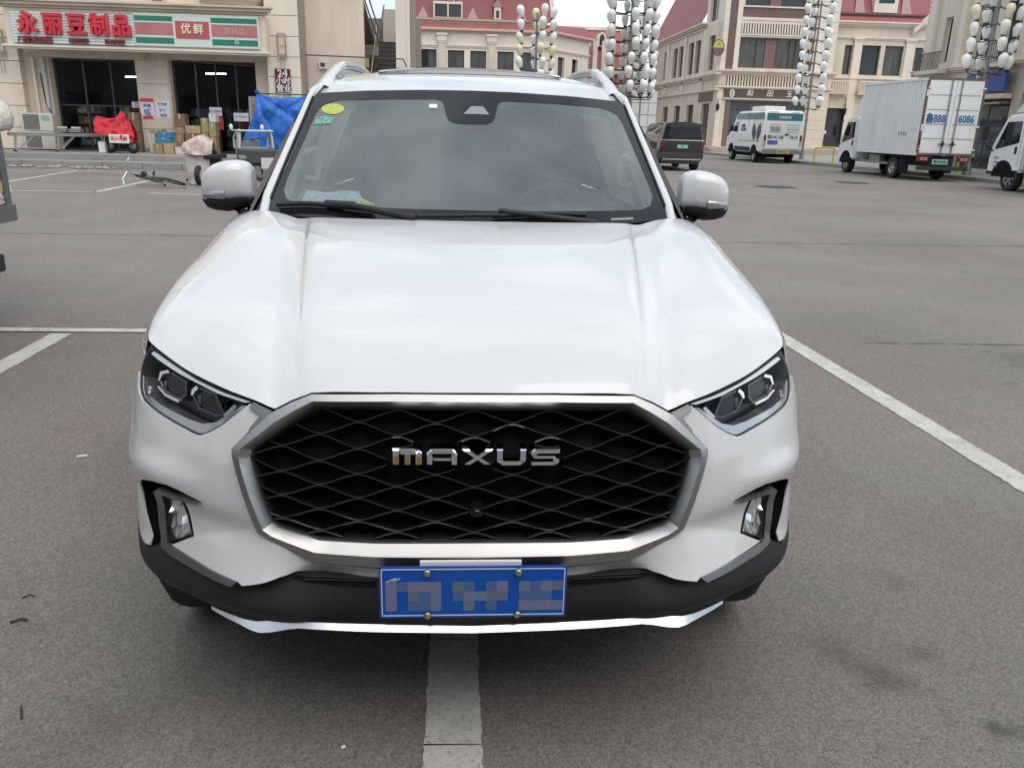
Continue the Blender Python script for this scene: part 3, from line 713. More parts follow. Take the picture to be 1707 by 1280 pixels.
# sides: body panels, doors, glass, arches
def sd(v, z):
    base = pch([.25, .4, .6, .8, .95, 1.08, 1.2], [.90, .945, .962, .964, .962, .948, .915])(z)
    return base-.10*sstep(4.2, 5.1, v)**2
def arch(yc, r, n=14): return [(yc+r*math.cos(PI-PI*i/n), .40+r*math.sin(PI-PI*i/n)) for i in range(n+1)]
YS = frange(.4, 5.1, .15); ZS = frange(.25, 1.25, .1)
for s in (1, -1):
    sf = lambda u, v, s=s: V((s*sd(u, v), u, v))
    o_ = 1 if s > 0 else -1
    side_under = [(1.37, .34), (3.45, .34), (3.45, .5), (1.37, .5)]
    link('rocker_panel', patch_mesh('rocker_panel', [side_under], sf, BLK, YS, ZS, .006, .05, out=o_), suv)
    fen = [(.56, .5)]+arch(.93, .44)[0:]+[(1.53, .5), (1.53, .82), (.62, .82), (.54, .72)]
    fen = [(.47, .52)]+[(.49, .40)]+arch(.93, .44)+[(1.37, .5), (1.535, .5), (1.535, .81), (.70, .81), (.55, .78)]
    link('fender_lower', patch_mesh('fender_lower', [fen], sf, PAINT, YS, ZS, 0, .05, out=o_), suv)
    d1 = patch_mesh('door', [[(1.545, .50), (2.58, .50), (2.58, 1.19), (1.60, 1.19), (1.545, 1.15)]], sf, PAINT, YS, ZS, 0, .03, out=o_)
    d2 = patch_mesh('door', [[(2.59, .50), (3.42, .50), (3.56, .66), (3.62, .85), (3.62, 1.19), (2.59, 1.19)]], sf, PAINT, YS, ZS, 0, .03, out=o_)
    for dm, hy in ((d1, 2.42), (d2, 3.45)):
        d_ = link('door', dm, suv); b = B(); b.box(s*.965, s*.995, hy-.11, hy+.11, .985, 1.015, bev=.01); b.make('door_handle', CHR, d_)
    q_ = [(3.45, .5)]+arch(3.88, .44)+[(4.32, .45), (5.0, .5), (5.02, 1.19), (3.63, 1.19), (3.63, .85), (3.57, .66)]
    q_ = arch(3.88, .44)+[(4.6, .42), (5.0, .5), (5.02, 1.19), (3.63, 1.19), (3.63, .87)]
    link('rear_quarter', patch_mesh('rear_quarter', [q_], sf, PAINT, YS, ZS, 0, .05, out=o_), suv)
    for yc in (.93, 3.88):
        ar_ = arch(yc, .45)+arch(yc, .405)[::-1]
        link('wheel_arch', patch_mesh('wheel_arch', [ar_], sf, BLK, YS, ZS, .012, .10, out=o_), suv)
    def gf(u, v, s=s):
        k = (v-1.19)/(1.77-1.19); return V((s*(.918-.235*k-.10*sstep(4.0, 5.1, u)), u, v))
    GY = frange(1.5, 5, .2); GZ = frange(1.15, 1.8, .1)
    w1 = [(1.66, 1.21), (2.52, 1.20), (2.52, 1.715), (2.30, 1.70), (2.02, 1.585)]
    w2 = [(2.62, 1.20), (3.52, 1.20), (3.60, 1.72), (2.62, 1.725)]
    w3 = [(3.70, 1.21), (4.72, 1.25), (4.45, 1.70), (3.74, 1.715)]
    for w_, mt in ((w1, SIDEG), (w2, SIDEG), (w3, DARKG)): link('side_window', patch_mesh('side_window', [w_], gf, mt, GY, GZ, 0, .004, out=o_), suv)
    frm = [(1.56, 1.185), (5.0, 1.20), (4.70, 1.78), (2.40, 1.78), (1.96, 1.60)]
    link('window_frame', patch_mesh('window_frame', [frm, w1, w2, w3], gf, GLB, GY, GZ, -.004, .02, out=o_), suv)
# tail
tl = lambda u, v: V((u, 5.0-.05*(v-.4)-.20*max(0, v-1.15)**1.3-.12*abs(u/.9)**3, v))
TU, TV = frange(-.95, .95, .1), frange(.3, 1.8, .1)
tail = link('tailgate', patch_mesh('tailgate', [[(-.9, .45), (.9, .45), (.9, 1.18), (.70, 1.76), (-.70, 1.76), (-.9, 1.18)]], tl, PAINT, TU, TV, 0, .05, out=-1), suv)
link('rear_window', patch_mesh('rear_window', [[(-.78, 1.22), (.78, 1.22), (.64, 1.66), (-.64, 1.66)]], tl, DARKG, TU, TV, -.006, .01, out=1), tail)
for s in (1, -1):
    q = [(.45, 1.0), (.88, 1.02), (.87, 1.14), (.45, 1.10)]
    link('tail_lamp', patch_mesh('tail_lamp', [q if s > 0 else flipu(q)], tl, M('lamp_red', (.3, .01, .01), rough=.15, coat=1), TU, TV, -.008, .02, out=1), tail)
# floor, engine bay bulkheads
b = B(); b.box(-.86, .86, .45, 4.85, .30, .36); b.box(-.70, .70, .30, .46, .36, .95); b.box(-.72, .72, 1.36, 1.40, .36, 1.18); b.box(-.60, .60, .46, 1.36, .30, .34)
b.make('underbody', VOID, suv)
# wheels
def wheel(name, parent, c, r, w, side, spokes=6, rim_r=.66, mats=None):
    rim_m = M('wheel_alloy', (.45, .46, .47), rough=.3, metal=.9)
    hub = B(); R0 = r*rim_r; o = side*w/2
    hub.lathe([(.001, o*.75), (.05*r/.38, o*.78), (.07*r/.38, o*.55)], c, 'x', 12)
    for k in range(spokes):
        a = 2*PI*k/spokes; d = V((0, math.cos(a), math.sin(a))); t = V((0, -math.sin(a), math.cos(a)))
        p = V(c); q0, q1 = p+d*R0*.15+V((o*.72, 0, 0)), p+d*R0*.96+V((o*.80, 0, 0)); ww = R0*.13
        hub._add([q0-t*ww, q0+t*ww, q1+t*ww*1.3, q1-t*ww*1.3, q0-t*ww-V((o*.3, 0, 0)), q0+t*ww-V((o*.3, 0, 0)), q1+t*ww*1.3-V((o*.3, 0, 0)), q1-t*ww*1.3-V((o*.3, 0, 0))], [(0, 1, 2, 3), (4, 5, 1, 0), (3, 2, 6, 7), (1, 5, 6, 2), (0, 3, 7, 4)])
    hub.lathe([(R0*.88, -o*.9), (R0*.9, o*.6), (R0*.98, o*.88), (R0*1.0, o*.92), (R0*1.02, o*.8)], c, 'x', 24)
    hub.lathe([(.001, o*.1), (R0*.9, o*.1)], c, 'x', 20, mi=1)
    wobj = hub.make(name, [rim_m, VOID], parent, local=False)
    ty = B(); ty.lathe([(R0, -o*.95), (R0*1.08, -o), (r*.93, -o*1.0), (r*.985, -o*.86), (r, -o*.6), (r, o*.6), (r*.985, o*.86), (r*.93, o), (R0*1.08, o), (R0, o*.9)], c, 'x', 28)
    ty.make('tyre', RUB, wobj); return wobj
for x in (-.825, .825):
    for y in (.855, 3.88): wheel('wheel', suv, (x, y, .39), .39, .255, 1 if x > 0 else -1, 8, .62)

# cabin
b = B(); P2 = [[V((x, 1.36+.10*(x/.7)**2, 1.243)) for x in frange(-.72, .72, .12)], [V((x, 1.62, 1.262)) for x in frange(-.72, .72, .12)], [V((x, 1.86, 1.235+.05*math.exp(-((x-.38)/.17)**2))) for x in frange(-.72, .72, .12)], [V((x, 1.93, 1.05)) for x in frange(-.72, .72, .12)], [V((x, 1.86, .7)) for x in frange(-.72, .72, .12)]]
b.grid(P2); b.make('dashboard', INTD, suv)
b = B()
for i in range(24):
    a, c_ = 2*PI*i/24, 2*PI*(i+1)/24; f_ = lambda t: V((.38+.185*math.cos(t), 2.02-.07*math.sin(t), 1.17+.17*math.sin(t)))
    b.tube(f_(a), f_(c_), .016, 6, cap=False)
b.tube((.38-.17, 2.02, 1.17), (.38+.17, 2.02, 1.17), .02, 6); b.ell((.38, 2.0, 1.17), (.07, .04, .06)); b.make('steering_wheel', INTD, suv)
for x in (-.38, .38):
    b = B(); b.box(x-.26, x+.26, 2.3, 2.85, .62, .78, bev=.06); b.box(x-.25, x+.25, 2.78, 2.96, .75, 1.32, bev=.06); st = b.make('front_seat', INTG, suv)
    b = B(); b.box(x-.14, x+.14, 2.86, 2.97, 1.36, 1.56, bev=.05); b.make('headrest', INTG, st)
    b = B(); s = 1 if x > 0 else -1
    b.path(crom([(s*.685, 1.78, 1.46), (s*.64, 1.80, 1.475), (s*.63, 1.80, 1.41), (s*.64, 1.78, 1.355), (s*.685, 1.76, 1.365)], 4), .013, 8); b.make('grab_handle', INTL, suv)
    b = B(); b.grid([[V((s*a, y, z)) for a, y, z in ((.755, 1.50, 1.28), (.735, 1.62, 1.40), (.705, 1.80, 1.52), (.665, 2.0, 1.65), (.64, 2.15, 1.70))], [V((s*a, y, z)) for a, y, z in ((.73, 1.62, 1.25), (.71, 1.72, 1.37), (.68, 1.90, 1.49), (.64, 2.08, 1.62), (.60, 2.2, 1.69))]]); b.make('pillar_trim', INTL, suv)
b = B(); b.box(-.62, .62, 3.3, 3.85, .62, .80, bev=.06); b.box(-.62, .62, 3.72, 3.9, .75, 1.36, bev=.06); b.make('rear_seat', INTG, suv)
b = B(); b.grid([[V((x, y, zc_(y)-.07-.05*(x/.6)**2)) for x in frange(-.62, .62, .1)] for y in (2.08, 2.4, 3.0, 3.8, 4.6)]); b.make('headliner', INTL, suv)
b = B(); b.box(-.10, .10, 2.02, 2.04, 1.56, 1.63, bev=.006); b.box(-.05, .05, 2.0, 2.06, 1.63, 1.67, bev=.01); b.make('inner_mirror', INTD, suv)
# things lying on the dashboard
b = B(); q_ = [at(498, 343, y=1.50), at(612, 345, y=1.50), at(598, 319, y=1.60), at(512, 319, y=1.60)]
b.grid([[q_[0].lerp(q_[1], i/6)+V((0, 0, .004*math.sin(i*1.9))) for i in range(7)], [q_[3].lerp(q_[2], i/6)+V((0, 0, .004*math.cos(i*1.4))) for i in range(7)]])
cdp = b.make('leaflet', M('leaflet_blue', (.40, .50, .60), rough=.4, var=.5, vs=26)); tag(cdp, 'pale blue printed leaflet lying on the dashboard behind the windshield', 'leaflet')
pa, pb, pc, pd = at(528, 342, y=1.485), at(596, 341, y=1.485), at(604, 341, y=1.485), at(624, 342, y=1.485)
b = B(); b.tube(pa, pb, .018, 10); pen = b.make('marker_body', M('marker_blue', (.25, .36, .55), rough=.4))
mk = thing('marker', 'fat blue marker with lime yellow pointed cap on the dashboard', 'marker', (-.44, 1.50, 1.25))
pen.parent = mk; pen.matrix_basis = Matrix.Translation((.44, -1.50, -1.25))
b = B(); b.tube(pb, pc, .024, 10); b.tube(pc, pd, .024, 10, r2=.002); b.make('cap', M('lime', (.62, .80, .06), rough=.4), mk)
# ---------------------------------------------------------------- ground and paint
def asphalt_mat():
    m = bpy.data.materials.new('asphalt'); m.use_nodes = True; t = m.node_tree; b = t.nodes['Principled BSDF']; N = t.nodes.new; K = t.links.new
    co = N('ShaderNodeTexCoord')
    def noi(sc, det=5, ro=.6, w=None):
        n = N('ShaderNodeTexNoise'); n.inputs['Scale'].default_value = sc; n.inputs['Detail'].default_value = det; n.inputs['Roughness'].default_value = ro
        K((w or co.outputs['Object']), n.inputs['Vector']); return n
    def ramp(src, p0, c0, p1, c1):
        r = N('ShaderNodeValToRGB'); r.color_ramp.elements[0].position = p0; r.color_ramp.elements[0].color = (*c0, 1); r.color_ramp.elements[1].position = p1; r.color_ramp.elements[1].color = (*c1, 1)
        K(src, r.inputs[0]); return r
    def mix(mode, f, a, c):
        x = N('ShaderNodeMixRGB'); x.blend_type = mode; x.inputs[0].default_value = f; K(a, x.inputs[1]); K(c, x.inputs[2]); return x
    big = noi(.35, 6, .62); base = ramp(big.outputs['Fac'], .33, (.168, .158, .150), .68, (.226, .213, .203))
    hue = noi(.9, 3); tint = ramp(hue.outputs['Fac'], .38, (1.03, .985, .985), .62, (.975, 1.0, .975))
    c1 = mix('MULTIPLY', 1, base.outputs[0], tint.outputs[0])
    stain = noi(1.7, 7, .7); st = ramp(stain.outputs['Fac'], .27, (.62, .60, .57), .40, (1, 1, 1)); c2 = mix('MULTIPLY', .75, c1.outputs[0], st.outputs[0])
    # aggregate: pale and dark stones in the binder
    vo = N('ShaderNodeTexVoronoi'); vo.inputs['Scale'].default_value = 165; K(co.outputs['Object'], vo.inputs['Vector'])
    ag = ramp(vo.outputs['Color'], .1, (.60, .60, .60), .95, (1.5, 1.48, 1.46)); c3 = mix('MULTIPLY', .8, c2.outputs[0], ag.outputs[0])
    fine = noi(330, 3, .7); fr = ramp(fine.outputs['Fac'], .32, (.6, .59, .58), .68, (1.4, 1.39, 1.38)); c4 = mix('MULTIPLY', .85, c3.outputs[0], fr.outputs[0])
    mid = noi(38, 4, .7); md = ramp(mid.outputs['Fac'], .35, (.93, .927, .923), .65, (1.06, 1.06, 1.06)); c5 = mix('MULTIPLY', 1, c4.outputs[0], md.outputs[0])
    last = c5.outputs[0]
    for (px, py, rr, st_) in ((1395, 1085, .16, .30), (1440, 1110, .13, .36), (1480, 1128, .11, .42), (1540, 1092, .07, .5), (1475, 965, .13, .2), (1660, 1213, .055, .7), (1690, 1215, .06, .45), (120, 1240, .28, .22), (250, 1180, .2, .15), (1700, 600, .5, .35)):
        p = at(px, py, z=0)
        mp_ = N('ShaderNodeMapping'); mp_.inputs['Location'].default_value = (-p.x, -p.y, 0); K(co.outputs['Object'], mp_.inputs[0])
        ds = N('ShaderNodeVectorMath'); ds.operation = 'LENGTH'; K(mp_.outputs[0], ds.inputs[0])
        wob = noi(9, 4); wm = N('ShaderNodeMath'); wm.operation = 'MULTIPLY_ADD'; wm.inputs[1].default_value = rr*1.6; wm.inputs[2].default_value = -rr*.8; K(wob.outputs['Fac'], wm.inputs[0])
        sm = N('ShaderNodeMath'); sm.operation = 'ADD'; K(ds.outputs['Value'], sm.inputs[0]); K(wm.outputs[0], sm.inputs[1])
        mr = N('ShaderNodeMapRange'); mr.interpolation_type = 'SMOOTHSTEP'; mr.inputs[1].default_value = 0; mr.inputs[2].default_value = rr; mr.inputs[3].default_value = st_; mr.inputs[4].default_value = 0; K(sm.outputs[0], mr.inputs[0])
        xx = N('ShaderNodeMixRGB'); xx.inputs[2].default_value = (.065, .06, .055, 1); K(mr.outputs[0], xx.inputs[0]); K(last, xx.inputs[1]); last = xx.outputs[0]
    K(last, b.inputs['Base Color']); b.inputs['Roughness'].default_value = .88; b.inputs['Specular IOR Level'].default_value = .35
    bp = N('ShaderNodeBump'); bp.inputs['Strength'].default_value = .55; bp.inputs['Distance'].default_value = .006
    ad = N('ShaderNodeMath'); ad.operation = 'ADD'; K(vo.outputs['Distance'], ad.inputs[0]); K(fine.outputs['Fac'], ad.inputs[1]); K(ad.outputs[0], bp.inputs['Height']); K(bp.outputs[0], b.inputs['Normal'])
    return m
ASPH = asphalt_mat()
b = B(); b.quad((-400, -150, 0), (400, -150, 0), (400, 800, 0), (-400, 800, 0)); struct(b.make('ground', ASPH))
ROADW = M('road_paint', (.50, .485, .46), rough=.8, var=.16, vs=7, bump=.35, bs=140)
def worn(m):
    t = m.node_tree; bs_ = t.nodes['Principled BSDF']; src = bs_.inputs['Base Color'].links[0].from_socket; co = t.nodes.new('ShaderNodeTexCoord')
    f = []
    for sc, p0, p1 in ((75, .53, .70), (5, .42, .66)):
        n = t.nodes.new('ShaderNodeTexNoise'); n.inputs['Scale'].default_value = sc; n.inputs['Detail'].default_value = 5; n.inputs['Roughness'].default_value = .7; t.links.new(co.outputs['Object'], n.inputs['Vector'])
        r = t.nodes.new('ShaderNodeMapRange'); r.inputs[1].default_value = p0; r.inputs[2].default_value = p1; t.links.new(n.outputs['Fac'], r.inputs[0]); f.append(r)
    u = t.nodes.new('ShaderNodeMath'); u.operation = 'MULTIPLY_ADD'; u.inputs[1].default_value = .9; u.use_clamp = True; t.links.new(f[0].outputs[0], u.inputs[0])
    k = t.nodes.new('ShaderNodeMath'); k.operation = 'MULTIPLY'; k.inputs[1].default_value = .22; t.links.new(f[1].outputs[0], k.inputs[0]); t.links.new(k.outputs[0], u.inputs[2])
    x = t.nodes.new('ShaderNodeMixRGB'); x.inputs[2].default_value = (.20, .19, .18, 1); t.links.new(u.outputs[0], x.inputs[0]); t.links.new(src, x.inputs[1]); t.links.new(x.outputs[0], bs_.inputs['Base Color'])
worn(ROADW)
TAR = M('tar', (.075, .072, .068), rough=.85, var=.3, vs=6)
def road_strip(name, p, q, w, mat, z=.004, rag=.0035, step=.022, gaps=()):
    p, q = V((p[0], p[1], 0)), V((q[0], q[1], 0)); d = q-p; n = max(2, int(d.length/step)); u = d.normalized(); s = V((-u.y, u.x, 0)); b = B(); cur = []
    for i in range(n+1):
        c = p+d*(i/n); a = w/2+random.uniform(-1, 1)*rag; e = w/2+random.uniform(-1, 1)*rag
        cur.append((c+s*a+V((0, 0, z)), c-s*e+V((0, 0, z))))
    cuts = sorted(gaps); segs = [[]]
    for i, pr in enumerate(cur):
        if i/n in cuts: pass
        segs[-1].append(pr)
        for gcut in cuts:
            if i/n <= gcut < (i+1)/n:
                k = random.uniform(-.02, .02); segs[-1].append((cur[min(i+1, n)][0]+u*(-.006+k), cur[min(i+1, n)][1]+u*(-.004-k))); segs.append([(cur[min(i+1, n)][0]+u*k, cur[min(i+1, n)][1]-u*k)])
    for sg in segs:
        if len(sg) > 1: b.grid([[x[0] for x in sg], [x[1] for x in sg]], sm=False)
    return struct(b.make(name, mat))
random.seed(11)
road_strip('parking_line', (-.04, -1.2), (-.085, 5.4), .155, ROADW, gaps=(.155, .19, .26, .5))
road_strip('parking_line', (2.735, .6), (2.56, 4.9), .150, ROADW, rag=.005)
road_strip('parking_line', (-2.95, -.9), (-3.07, 4.40), .150, ROADW, rag=.005)
road_strip('parking_line', (-6.6, 4.47), (2.60, 4.55), .11, ROADW, z=.0081, rag=.004)
for p, q, w in (((2, 305), (132, 284), .13), ((132, 284.5), (318, 291), .13), ((8, 318), (160, 320), .12), ((160, 320.5), (248, 302), .15), ((250, 322), (348, 326), .12), ((405, 309), (445, 299), .14)):
    p, q = at(*p, z=0), at(*q, z=0); road_strip('parking_line', (p.x, p.y), (q.x, q.y), w, ROADW, step=.15, rag=.012)
road_strip('tar_seam', (-14, 9.6), (12, 10.5), .035, TAR, z=.0022, rag=.015, step=.12)
road_strip('tar_seam', (3.2, 4.36), (5.4, 4.33), .022, TAR, z=.0022, rag=.012, step=.06)
for x, y, r in ((9.58, 23.1, .62), (13.47, 26.2, .58)):  # flat dark discs with a ring groove, laid on the asphalt
    b = B(); b.lathe([(.001, .006), (r*.92, .006), (r*.93, .002), (r*.96, .002), (r*.97, .006), (r, .006)], (x, y, 0), n=28)
    tag(b.make('dark_patch', M('iron', (.05, .048, .045), rough=.6, metal=.4, var=.3, vs=8)), 'round dark patch on the asphalt ' + ('nearer the white SUV and the black car' if y < 24 else 'farther out towards the white box truck'), 'manhole cover')
# bits of litter on the asphalt
LEAF = M('dry_twig', (.05, .042, .035), rough=.9)
def litter(name, label, pts, r=.004, mat=LEAF):
    b = B(); b.path([V(p) for p in pts], r, 5); tag(b.make(name, mat), label, 'litter')
litter('leaf_scrap', 'dark crumpled scrap of leaf, lower of the pair on the asphalt near left', [(-1.50, .655, .006), (-1.47, .672, .009), (-1.452, .668, .006)], .004)
litter('leaf_scrap', 'dark curled scrap of leaf, upper of the pair on the asphalt near left', [(-1.535, .80, .005), (-1.515, .815, .008), (-1.50, .812, .005)], .0025)
litter('twig', 'short straight dark twig lying on the asphalt at lower left', [(-1.262, .255, .004), (-1.235, .205, .004)], .003)
litter('paper_scrap', 'tiny white paper scrap on the asphalt beside the left headlight', [(-1.90, 2.03, .004), (-1.855, 2.04, .006)], .007, M('paper', (.75, .74, .7), rough=.8))
litter('paper_chip', 'tiny pale chip lying on the asphalt left of the central line', [(-.345, .07, .004), (-.335, .075, .004)], .005, M('paper', (.75, .74, .7), rough=.8))

# ---------------------------------------------------------------- facade helpers
CREAM = M('cream_stone', (.67, .575, .475), rough=.8, var=.15, vs=1.3, bump=.25, bs=30, streak=True)
CREAM2 = M('pale_stone', (.74, .655, .56), rough=.8, var=.08, vs=1.2, bump=.2, bs=30, streak=True)
BEIGE = M('beige_stone', (.57, .50, .41), rough=.82, var=.12, vs=.7, bump=.25, bs=30, streak=True)
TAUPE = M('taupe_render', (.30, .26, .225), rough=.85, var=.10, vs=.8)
BROWN = M('brown_panel', (.155, .10, .082), rough=.6, var=.12, vs=1.5)
REDR = M('red_roof', (.255, .075, .078), rough=.6, var=.12, vs=1.1, bump=.3, bs=12)
WGL = M('window_glass', (.018, .024, .03), rough=.04, spec=.6, var=.3, vs=.6)
WGLS = [WGL, M('window_glass_grey', (.05, .058, .065), rough=.06, spec=.6, var=.5, vs=.9), M('window_glass_curtain', (.085, .082, .08), rough=.12, spec=.5, var=.55, vs=2.5, streak=True)]
WFR = M('window_frame_dark', (.05, .042, .04), rough=.45)
WFW = M('window_frame_white', (.7, .69, .67), rough=.5)
STEEL = M('grey_steel', (.30, .30, .29), rough=.45, metal=.6, var=.15, vs=4)
IRONB = M('wrought_iron', (.06, .05, .048), rough=.5, metal=.3)
CONC = M('concrete', (.27, .265, .255), rough=.9, var=.18, vs=1.4, bump=.4, bs=25)

def wall(name, par, x0, x1, z0, z1, y, holes, mat, depth=.25, T=None):
    """wall facing -Y with rectangular openings that have real reveals"""
    xs = sorted({x0, x1, *[h[0] for h in holes], *[h[1] for h in holes]}); zs = sorted({z0, z1, *[h[2] for h in holes], *[h[3] for h in holes]})
    b = B(); b.T = T
    for i in range(len(xs)-1):
        for j in range(len(zs)-1):
            cx, cz = (xs[i]+xs[i+1])/2, (zs[j]+zs[j+1])/2
            if any(h[0] < cx < h[1] and h[2] < cz < h[3] for h in holes): continue
            b.quad((xs[i], y, zs[j]), (xs[i+1], y, zs[j]), (xs[i+1], y, zs[j+1]), (xs[i], y, zs[j+1]))
    for h in holes:
        a, c, e, f = h[:4]; d = y+depth
        b.quad((a, y, e), (a, d, e), (a, d, f), (a, y, f)); b.quad((c, y, e), (c, y, f), (c, d, f), (c, d, e))
        b.quad((a, y, f), (a, d, f), (c, d, f), (c, y, f)); b.quad((a, y, e), (c, y, e), (c, d, e), (a, d, e))
    b.quad((x0, y, z0), (x0, y, z1), (x0, y+depth*2, z1), (x0, y+depth*2, z0)); b.quad((x1, y, z0), (x1, y+depth*2, z0), (x1, y+depth*2, z1), (x1, y, z1))
    b.quad((x0, y, z1), (x1, y, z1), (x1, y+depth*2, z1), (x0, y+depth*2, z1))
    return b.make(name, mat, par, weld=True)
def window(par, h, y, nx=1, nz=1, fr=WFR, gl=WGL, depth=.2, w=.05, T=None, name='window', bars=()):
    a, c, e, f = h; b = B(); b.T = T; d0, d1 = y+depth-.06, y+depth
    b.box(a, a+w, d0, d1, e, f); b.box(c-w, c, d0, d1, e, f); b.box(a+w, c-w, d0, d1, e, e+w); b.box(a+w, c-w, d0, d1, f-w, f)
    xs = [a+w+(c-a-2*w)*i/nx for i in range(nx+1)]; zs = [e+w+(f-e-2*w)*i/nz for i in range(nz+1)]
    for x in xs[1:-1]: b.box(x-w*.4, x+w*.4, d0+.004, d1-.004, e+w, f-w)
    for z in zs[1:-1]: b.box(a+w, c-w, d0+.008, d1-.008, z-w*.35, z+w*.35)
    o = b.make(name, fr, par)
    for i in range(nx):
        for j in range(nz):
            if gl in WGLS: gl = random.choice(WGLS)
            k = B(); k.T = T; tw = random.uniform(-.012, .012)
            k._add([V((xs[i], d1-.03+tw, zs[j])), V((xs[i+1], d1-.03-tw, zs[j])), V((xs[i+1], d1-.03-tw, zs[j+1])), V((xs[i], d1-.03+tw, zs[j+1]))], [(0, 1, 2, 3)])
            k.make('pane', gl, o)
    return o
def bx(name, par, mat, *d, bev=0, T=None):
    b = B(); b.T = T; b.box(*d, bev=bev); return b.make(name, mat, par)
def cornice(name, par, mat, x0, x1, y, z0, steps, T=None, ret=True):
    """stepped moulding: steps = [(height, projection), ...] from the bottom"""
    b = B(); b.T = T; z = z0; e = .002
    for h, p in steps:
        b.box(x0-(p if ret else 0), x1+(p if ret else 0), y-p, y+.1, z+e, z+h); z += h
    return b.make(name, mat, par)
def clad(par, x0, x1, z0, z1, y, rows, mat, proud=.035, gap=.018, cols=1, T=None, name='stone_block', stagger=False):
    h = (z1-z0)/rows
    for r in range(rows):
        n = cols; w = (x1-x0)/n
        for c in range(n):
            b = B(); b.T = T; b.box(x0+c*w+gap/2, x0+(c+1)*w-gap/2, y-proud-random.uniform(0, .004), y-.001, z0+r*h+gap/2, z0+(r+1)*h-gap/2); b.make(name, mat, par)
def fins(par, x0, x1, z0, z1, y, n, mat, name='baluster', d=.12, k=.5, T=None):
    w = (x1-x0)/n; me = None
    for i in range(n):
        xc = x0+(i+.5)*w
        if me is None:
            b = B(); b.box(-w*k/2, w*k/2, -d, 0, 0, z1-z0); me = b.mesh(name, mat)
        W = root_mat(par).inverted(); o = bpy.data.objects.new(name, me); COL.objects.link(o); o.parent = par
        o.matrix_basis = W @ (T if T is not None else Matrix()) @ Matrix.Translation((xc, y, z0)); ROOTW[o.name] = Matrix()

# ---------------------------------------------------------------- left: steps and shop house
b = B(); b.box(-40, -.5, 25.1, 45, 0, .20); struct(b.make('pavement', CONC))
b = B(); b.box(-40, -1.0, 25.75, 45, .204, .38); struct(b.make('pavement', CONC))
random.seed(5)
for k in range(13):                                   # kerb stones along the first step
    x = -16.2+1.22*k
    if x > -1.6: break
    b = B(); b.box(x+.008, x+1.212, 24.92+random.uniform(-.012, .012), 25.096, 0, .203+random.uniform(-.01, .008), bev=.02); struct(b.make('kerb_stone', CONC))
b = B()
for k in range(70):
    r = random.uniform(.02, .09); x = random.uniform(-16.3, -10.9); b.ell((x, random.uniform(24.2, 24.85), r*.4), (r*1.4, r, r*.6), 6, 4)
o = b.make('rubble', M('rubble', (.33, .28, .26), rough=.95, var=.3, vs=2)); o['kind'] = 'stuff'

Y0 = 28.6
shop = thing('shop_house', 'beige stone shop building with two glazed shopfronts under a long sign box', 'building', (-9.5, Y0, .38))
d1 = (-14.25, -11.36, .38, 3.42); d2 = (-10.22, -7.28, .38, 3.46)
wall('wall', shop, -20.5, -6.78, .38, 14, Y0, [d1, d2, (-12.6, -11.4, 6.2, 8.0), (-10.4, -9.4, 6.2, 8.0)], CREAM, .45)
clad(shop, -20.4, -15.05, .40, 5.4, Y0, 7, CREAM, cols=3, proud=.30)
clad(shop, -11.33, -10.25, .42, 3.4, Y0, 4, CREAM, cols=1, proud=.03)
clad(shop, -6.76, -5.64, .40, 14, Y0-.02, 21, CREAM2, cols=1, proud=.42)
bx('plinth', shop, CONC, -15.0, -14.3, Y0-.12, Y0-.003, .385, .75)
bx('plinth', shop, CONC, -11.33, -10.27, Y0-.06, Y0-.003, .385, .5)
SHG = glass_mat('shop_glass', (.55, .60, .60), haze=0., refl=.45)
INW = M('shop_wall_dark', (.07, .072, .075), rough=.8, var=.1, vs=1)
for h in (d1, d2):
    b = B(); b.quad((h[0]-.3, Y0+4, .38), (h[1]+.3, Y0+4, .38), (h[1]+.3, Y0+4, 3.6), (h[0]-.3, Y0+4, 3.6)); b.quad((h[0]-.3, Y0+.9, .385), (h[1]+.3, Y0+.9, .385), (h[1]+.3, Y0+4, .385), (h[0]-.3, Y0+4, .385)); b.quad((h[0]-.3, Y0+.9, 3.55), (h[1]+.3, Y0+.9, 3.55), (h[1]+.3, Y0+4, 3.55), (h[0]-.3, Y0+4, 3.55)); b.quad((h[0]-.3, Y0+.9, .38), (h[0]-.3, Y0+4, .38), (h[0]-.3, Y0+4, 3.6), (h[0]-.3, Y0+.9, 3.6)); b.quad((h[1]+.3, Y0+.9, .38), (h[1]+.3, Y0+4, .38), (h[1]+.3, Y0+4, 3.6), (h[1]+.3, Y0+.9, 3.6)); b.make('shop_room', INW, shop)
tube = bpy.data.materials.new('tube_light'); tube.use_nodes = True; tube.node_tree.nodes['Principled BSDF'].inputs['Emission Color'].default_value = (.95, 1, 1, 1); tube.node_tree.nodes['Principled BSDF'].inputs['Emission Strength'].default_value = 9
for X_, Y_, Z_ in ((-9.0, 1.6, 3.12), (-12.5, 3.2, 3.0)):
    b = B(); b.tube((X_-.45, Y0+Y_, Z_), (X_+.35, Y0+Y_-.3, Z_), .022, 6); b.make('tube_light', tube, shop)
rg = random.Random(6); GOODS = [M('goods_%s' % n_, c_, rough=.6) for n_, c_ in (('red', (.45, .08, .07)), ('yellow', (.5, .38, .1)), ('white', (.6, .6, .58)), ('blue', (.1, .2, .42)), ('green', (.12, .3, .16)))]
